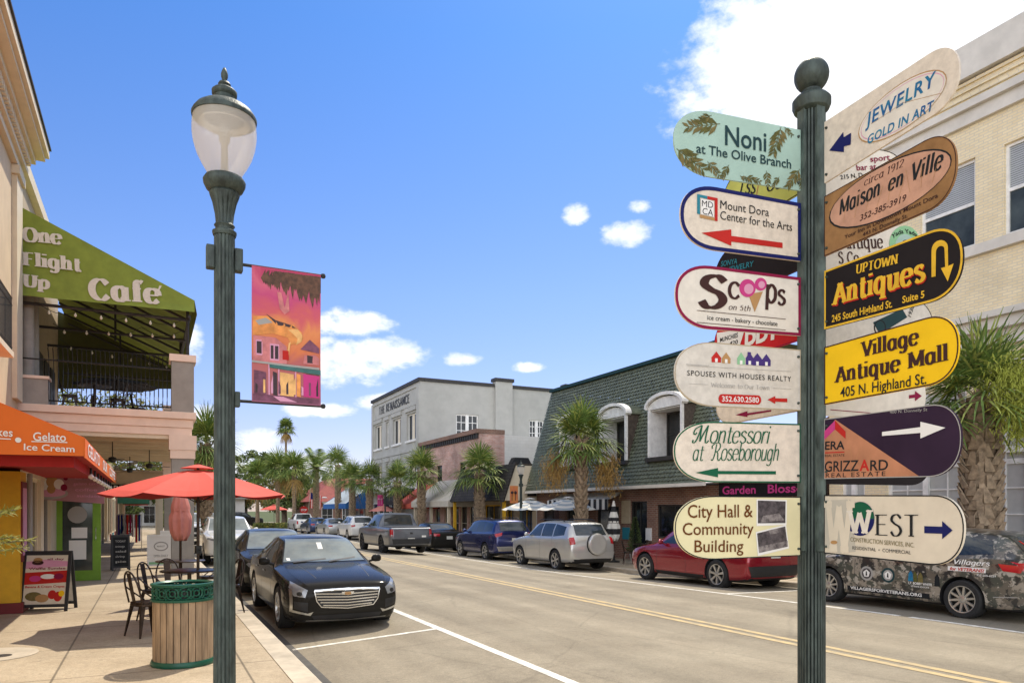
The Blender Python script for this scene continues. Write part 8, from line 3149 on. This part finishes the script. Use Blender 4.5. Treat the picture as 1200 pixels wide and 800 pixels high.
fpoly(t, fn, [(.5 + .3 * math.cos(i * .3142), .66 + .17 * math.sin(i * .3142)) for i in range(20)], 'ink_grey', .002)
fpoly(t, fn, [(.5 + .25 * math.cos(i * .3142), .66 + .13 * math.sin(i * .3142)) for i in range(20)], 'ink_white', .003)
ftext(t, fn, 'MARKET', .34, .66, .63, .06, 'ink_grey')
ftext(t, fn, 'OPEN DAILY', .2, .8, .28, .08, 'ink_grey')
fpoly(t, fn, [(0, 0), (1, 0), (1, .1), (0, .1)], 'ink_mint', .002)
t, fn = a_frame('menu_board', 'smaller white sandwich board half hidden behind the larger one', .62, 27.0, .6, .98, 0, 'ink_white', 'ink_white')
ftext(t, fn, 'SALE', .2, .8, .6, .16, 'ink_grey')
# ---- rack of bright clothes on the pavement
rk = thing('clothes_rack', 'rack of bright blue red and white clothes on the left pavement', 'clothes rack', (-.68, 33.0, GL))
part('rail', 'steel', rk, lambda b: (b.tube([(-.5, 0, .02), (-.5, 0, 1.5)], .015, 6), b.tube([(.4, 0, .02), (.4, 0, 1.5)], .015, 6), b.tube([(-.5, 0, 1.5), (.4, 0, 1.5)], .015, 6), b.tube([(-.5, -.25, .02), (-.5, .25, .02)], .015, 6), b.tube([(.4, -.25, .02), (.4, .25, .02)], .015, 6)))
rnd = random.Random(4)
for i in range(8):
    m = ('ink_purple', 'ink_navy', 'ink_grey', 'ink_red', 'ink_maroon', 'ink_white', 'ink_red', 'ink_navy')[i]
    x = -.42 + i * .105
    l = rnd.uniform(.7, 1.15)

    def _cl(b):
        rings = []
        for k in range(7):
            f = k / 6
            ww = (.06 + .16 * min(1, f * 3)) * (1 + .2 * f)
            rings.append([V((x + .04 * math.cos(a) * (1 + .3 * math.sin(3 * a + i)), ww * math.sin(a), 1.48 - l * f)) for a in [2 * math.pi * j / 12 for j in range(12)]])
        b.ring(rings)
    part('garment', m, rk, _cl, smooth=True, angle=80)
# ---- spare cafe furniture on the balcony
tb3 = copy_tree(tb)
tb3.location = (-1.3, CY0 + 1.6, 4.325)
tb3['label'] = 'dark round table up on the balcony behind the railing'
for (x, y, rz, lab) in ((-1.85, CY0 + 1.5, 5, 'dark chair at the left of the balcony table'), (-.75, CY0 + 1.7, 170, 'dark chair at the right of the balcony table'), (-.3, CY0 + 3.4, 40, 'dark chair farther back near the balcony column'), (-1.4, CY0 + 3.8, -70, 'dark chair at the back of the balcony')):
    c = copy_tree(ch)
    c.location = (x, y, 4.325)
    c.rotation_euler = (0, 0, R(rz))
    c['label'] = lab
umbrella('dark folded down table umbrella on the balcony', -.9, CY0 + 4.5, 4.325, 1.2, 1.25, 1.45, 'black_canvas', 8, vent=False)

# ------------------------------------------------------------------ right pavement
gr = lambda y: gz(14.4, y) + .131
UG = 'black and white cafe umbrellas on the right pavement'
umbrella('striped open umbrella left of the palm, nearest the lamp post', 15.75, 29.6, gr(29.6), 1.35, 2.02, 2.5, 'stripe_white', 8, group=UG, stripes='greyblue_canvas', rot=.2)
umbrella('striped open umbrella right behind the palm before the green roof', 15.85, 26.4, gr(26.4), 1.35, 2.02, 2.5, 'stripe_white', 8, group=UG, stripes='greyblue_canvas', rot=.5)
closed_umbrella('closed black and white banded umbrella before the brick wall', 15.9, 23.1, gr(23), .85, 2.35, .2, 'stripe_white', 'black_canvas', UG)
umbrella('small pink umbrella far along the right pavement', 15.9, 53.4, gr(53), 1.2, 1.95, 2.4, 'salmon_canvas', 8, rot=.3)
umbrella('small red umbrella at the far junction', 12.4, 84, -.3, 1.5, 2.2, 2.7, 'red_canvas', 8)
for i, (x, y, lab) in enumerate(((15.8, 29.6, 'cafe table under the striped umbrella by the lamp post'), (15.9, 26.4, 'cafe table under the striped umbrella behind the palm'), (16.2, 21.6, 'cafe table by the menu cases on the brick wall'))):
    q = copy_tree(tb)
    q.location = (x, y, gr(y))
    q['label'] = lab
for i, (x, y, rz, lab) in enumerate(((15.2, 29.4, 0, 'cafe chair by the right lamp post'), (16.4, 28.9, 150, 'cafe chair between the two striped umbrellas'), (15.3, 26.0, 10, 'cafe chair before the second striped umbrella'), (16.5, 25.8, 160, 'cafe chair by the brick wall under the striped umbrella'), (15.8, 22.0, -30, 'cafe chair left of the menu case table'), (15.9, 20.9, 60, 'cafe chair right of the menu case table'), (16.6, 22.2, 190, 'cafe chair against the wall by the menu cases'))):
    q = copy_tree(ch)
    q.location = (x, y, gr(y))
    q.rotation_euler = (0, 0, R(rz))
    q['label'] = lab


def bench(lab, x, y, z, rz):
    t = thing('wicker_bench', lab, 'bench', (x, y, z), R(rz), 'wicker benches by the brick wall')
    part('seat', 'wicker', t, lambda b: b.box(-.6, .6, -.24, .24, .40, .46), bevel=.02)
    part('backrest', 'wicker', t, lambda b: b.add([(-.6, .22, .46), (.6, .22, .46), (.6, .34, .95), (-.6, .34, .95), (-.6, .27, .46), (.6, .27, .46), (.6, .39, .95), (-.6, .39, .95)], [(0, 1, 2, 3), (7, 6, 5, 4), (0, 4, 5, 1), (1, 5, 6, 2), (2, 6, 7, 3), (3, 7, 4, 0)]))
    for sx in (-1, 1):
        for sy in (-1, 1):
            part('leg', 'wicker', t, lambda b: b.tube([(sx * .55, sy * .2, 0), (sx * .55, sy * .2, .40)], .028, 8))
    return t


bench('wicker bench below the wide restaurant window', 16.9, 20.6, gr(20.6), -90)
bench('wicker bench nearer the red car beside the restaurant window', 16.9, 19.2, gr(19.2), -90)
ps_ = thing('potted_conifer', 'small dark potted conifer beside the menu cases on the brick wall', 'potted plant', (16.75, 22.9, gr(23)))
part('pot', 'terracotta', ps_, lambda b: b.lathe([(.16, 0), (.22, .32), (.24, .36), (.20, .36), (.001, .33)], 20), smooth=True)
rnd = random.Random(14)


def _con(b):
    for _ in range(900):
        f = rnd.random()
        r_ = .30 * (1 - f) ** .8 * rnd.random() ** .4 + .01
        a = rnd.uniform(0, 6.283)
        p = V((r_ * math.cos(a), r_ * math.sin(a), .36 + 1.35 * f))
        u = V((math.cos(a), math.sin(a), rnd.uniform(-.1, .9))).normalized() * .07
        w = u.orthogonal().normalized() * .02
        b.quad(p - w, p + w, p + u + w * .4, p + u - w * .4)


part('foliage', 'leaf_dark', ps_, _con, normals=False)
# ---- stop sign and flag at the junction
ss = thing('stop_sign', 'red octagonal STOP sign on a post at the far junction', 'stop sign', (14.3, 76.8, -.3))
part('post', 'steel', ss, lambda b: b.tube([(0, 0, 0), (0, 0, 2.6)], .035, 8))
part('plate', 'ink_red', ss, lambda b: b.prism([(.42 * math.cos(math.pi / 8 + i * math.pi / 4), 2.15 + .42 * math.sin(math.pi / 8 + i * math.pi / 4)) for i in range(8)], lambda a, z, d: V((a, -.05 + d, z)), 0, .012))
mb = MB()
lay_text(mb, txt('STOP', .02), (-.28, 2.04), (.28, 2.04), .22, lambda a, z, o: V((a, -.05 - o, z)), .006)
mb.build('lettering', M('ink_white'), ss, normals=False)
fg = thing('flag', 'red and white striped flag with blue canton hanging on the red roof house', 'flag', (17.6, 90.6, 1.9))
part('pole', 'steel', fg, lambda b: b.tube([(0, .9, 0), (0, -.5, 2.6)], .03, 6))
part('cloth', 'ink_white', fg, lambda b: b.quad((.02, -.2, .2), (1.3, -.2, .0), (1.3, -.35, 1.7), (.02, -.4, 2.1)))
part('stripe', 'ink_red', fg, lambda b: [b.quad((.02 + .2 * i, -.22 - .0, .2 - .03 * i), (.12 + .2 * i, -.22, .19 - .03 * i), (.12 + .2 * i, -.43, 2.05 - .06 * i), (.02 + .2 * i, -.43, 2.08 - .06 * i)) for i in range(7)], normals=False)
part('canton', 'ink_navy', fg, lambda b: b.quad((.02, -.35, 1.3), (.65, -.35, 1.2), (.65, -.45, 1.9), (.02, -.45, 2.1)), normals=False)
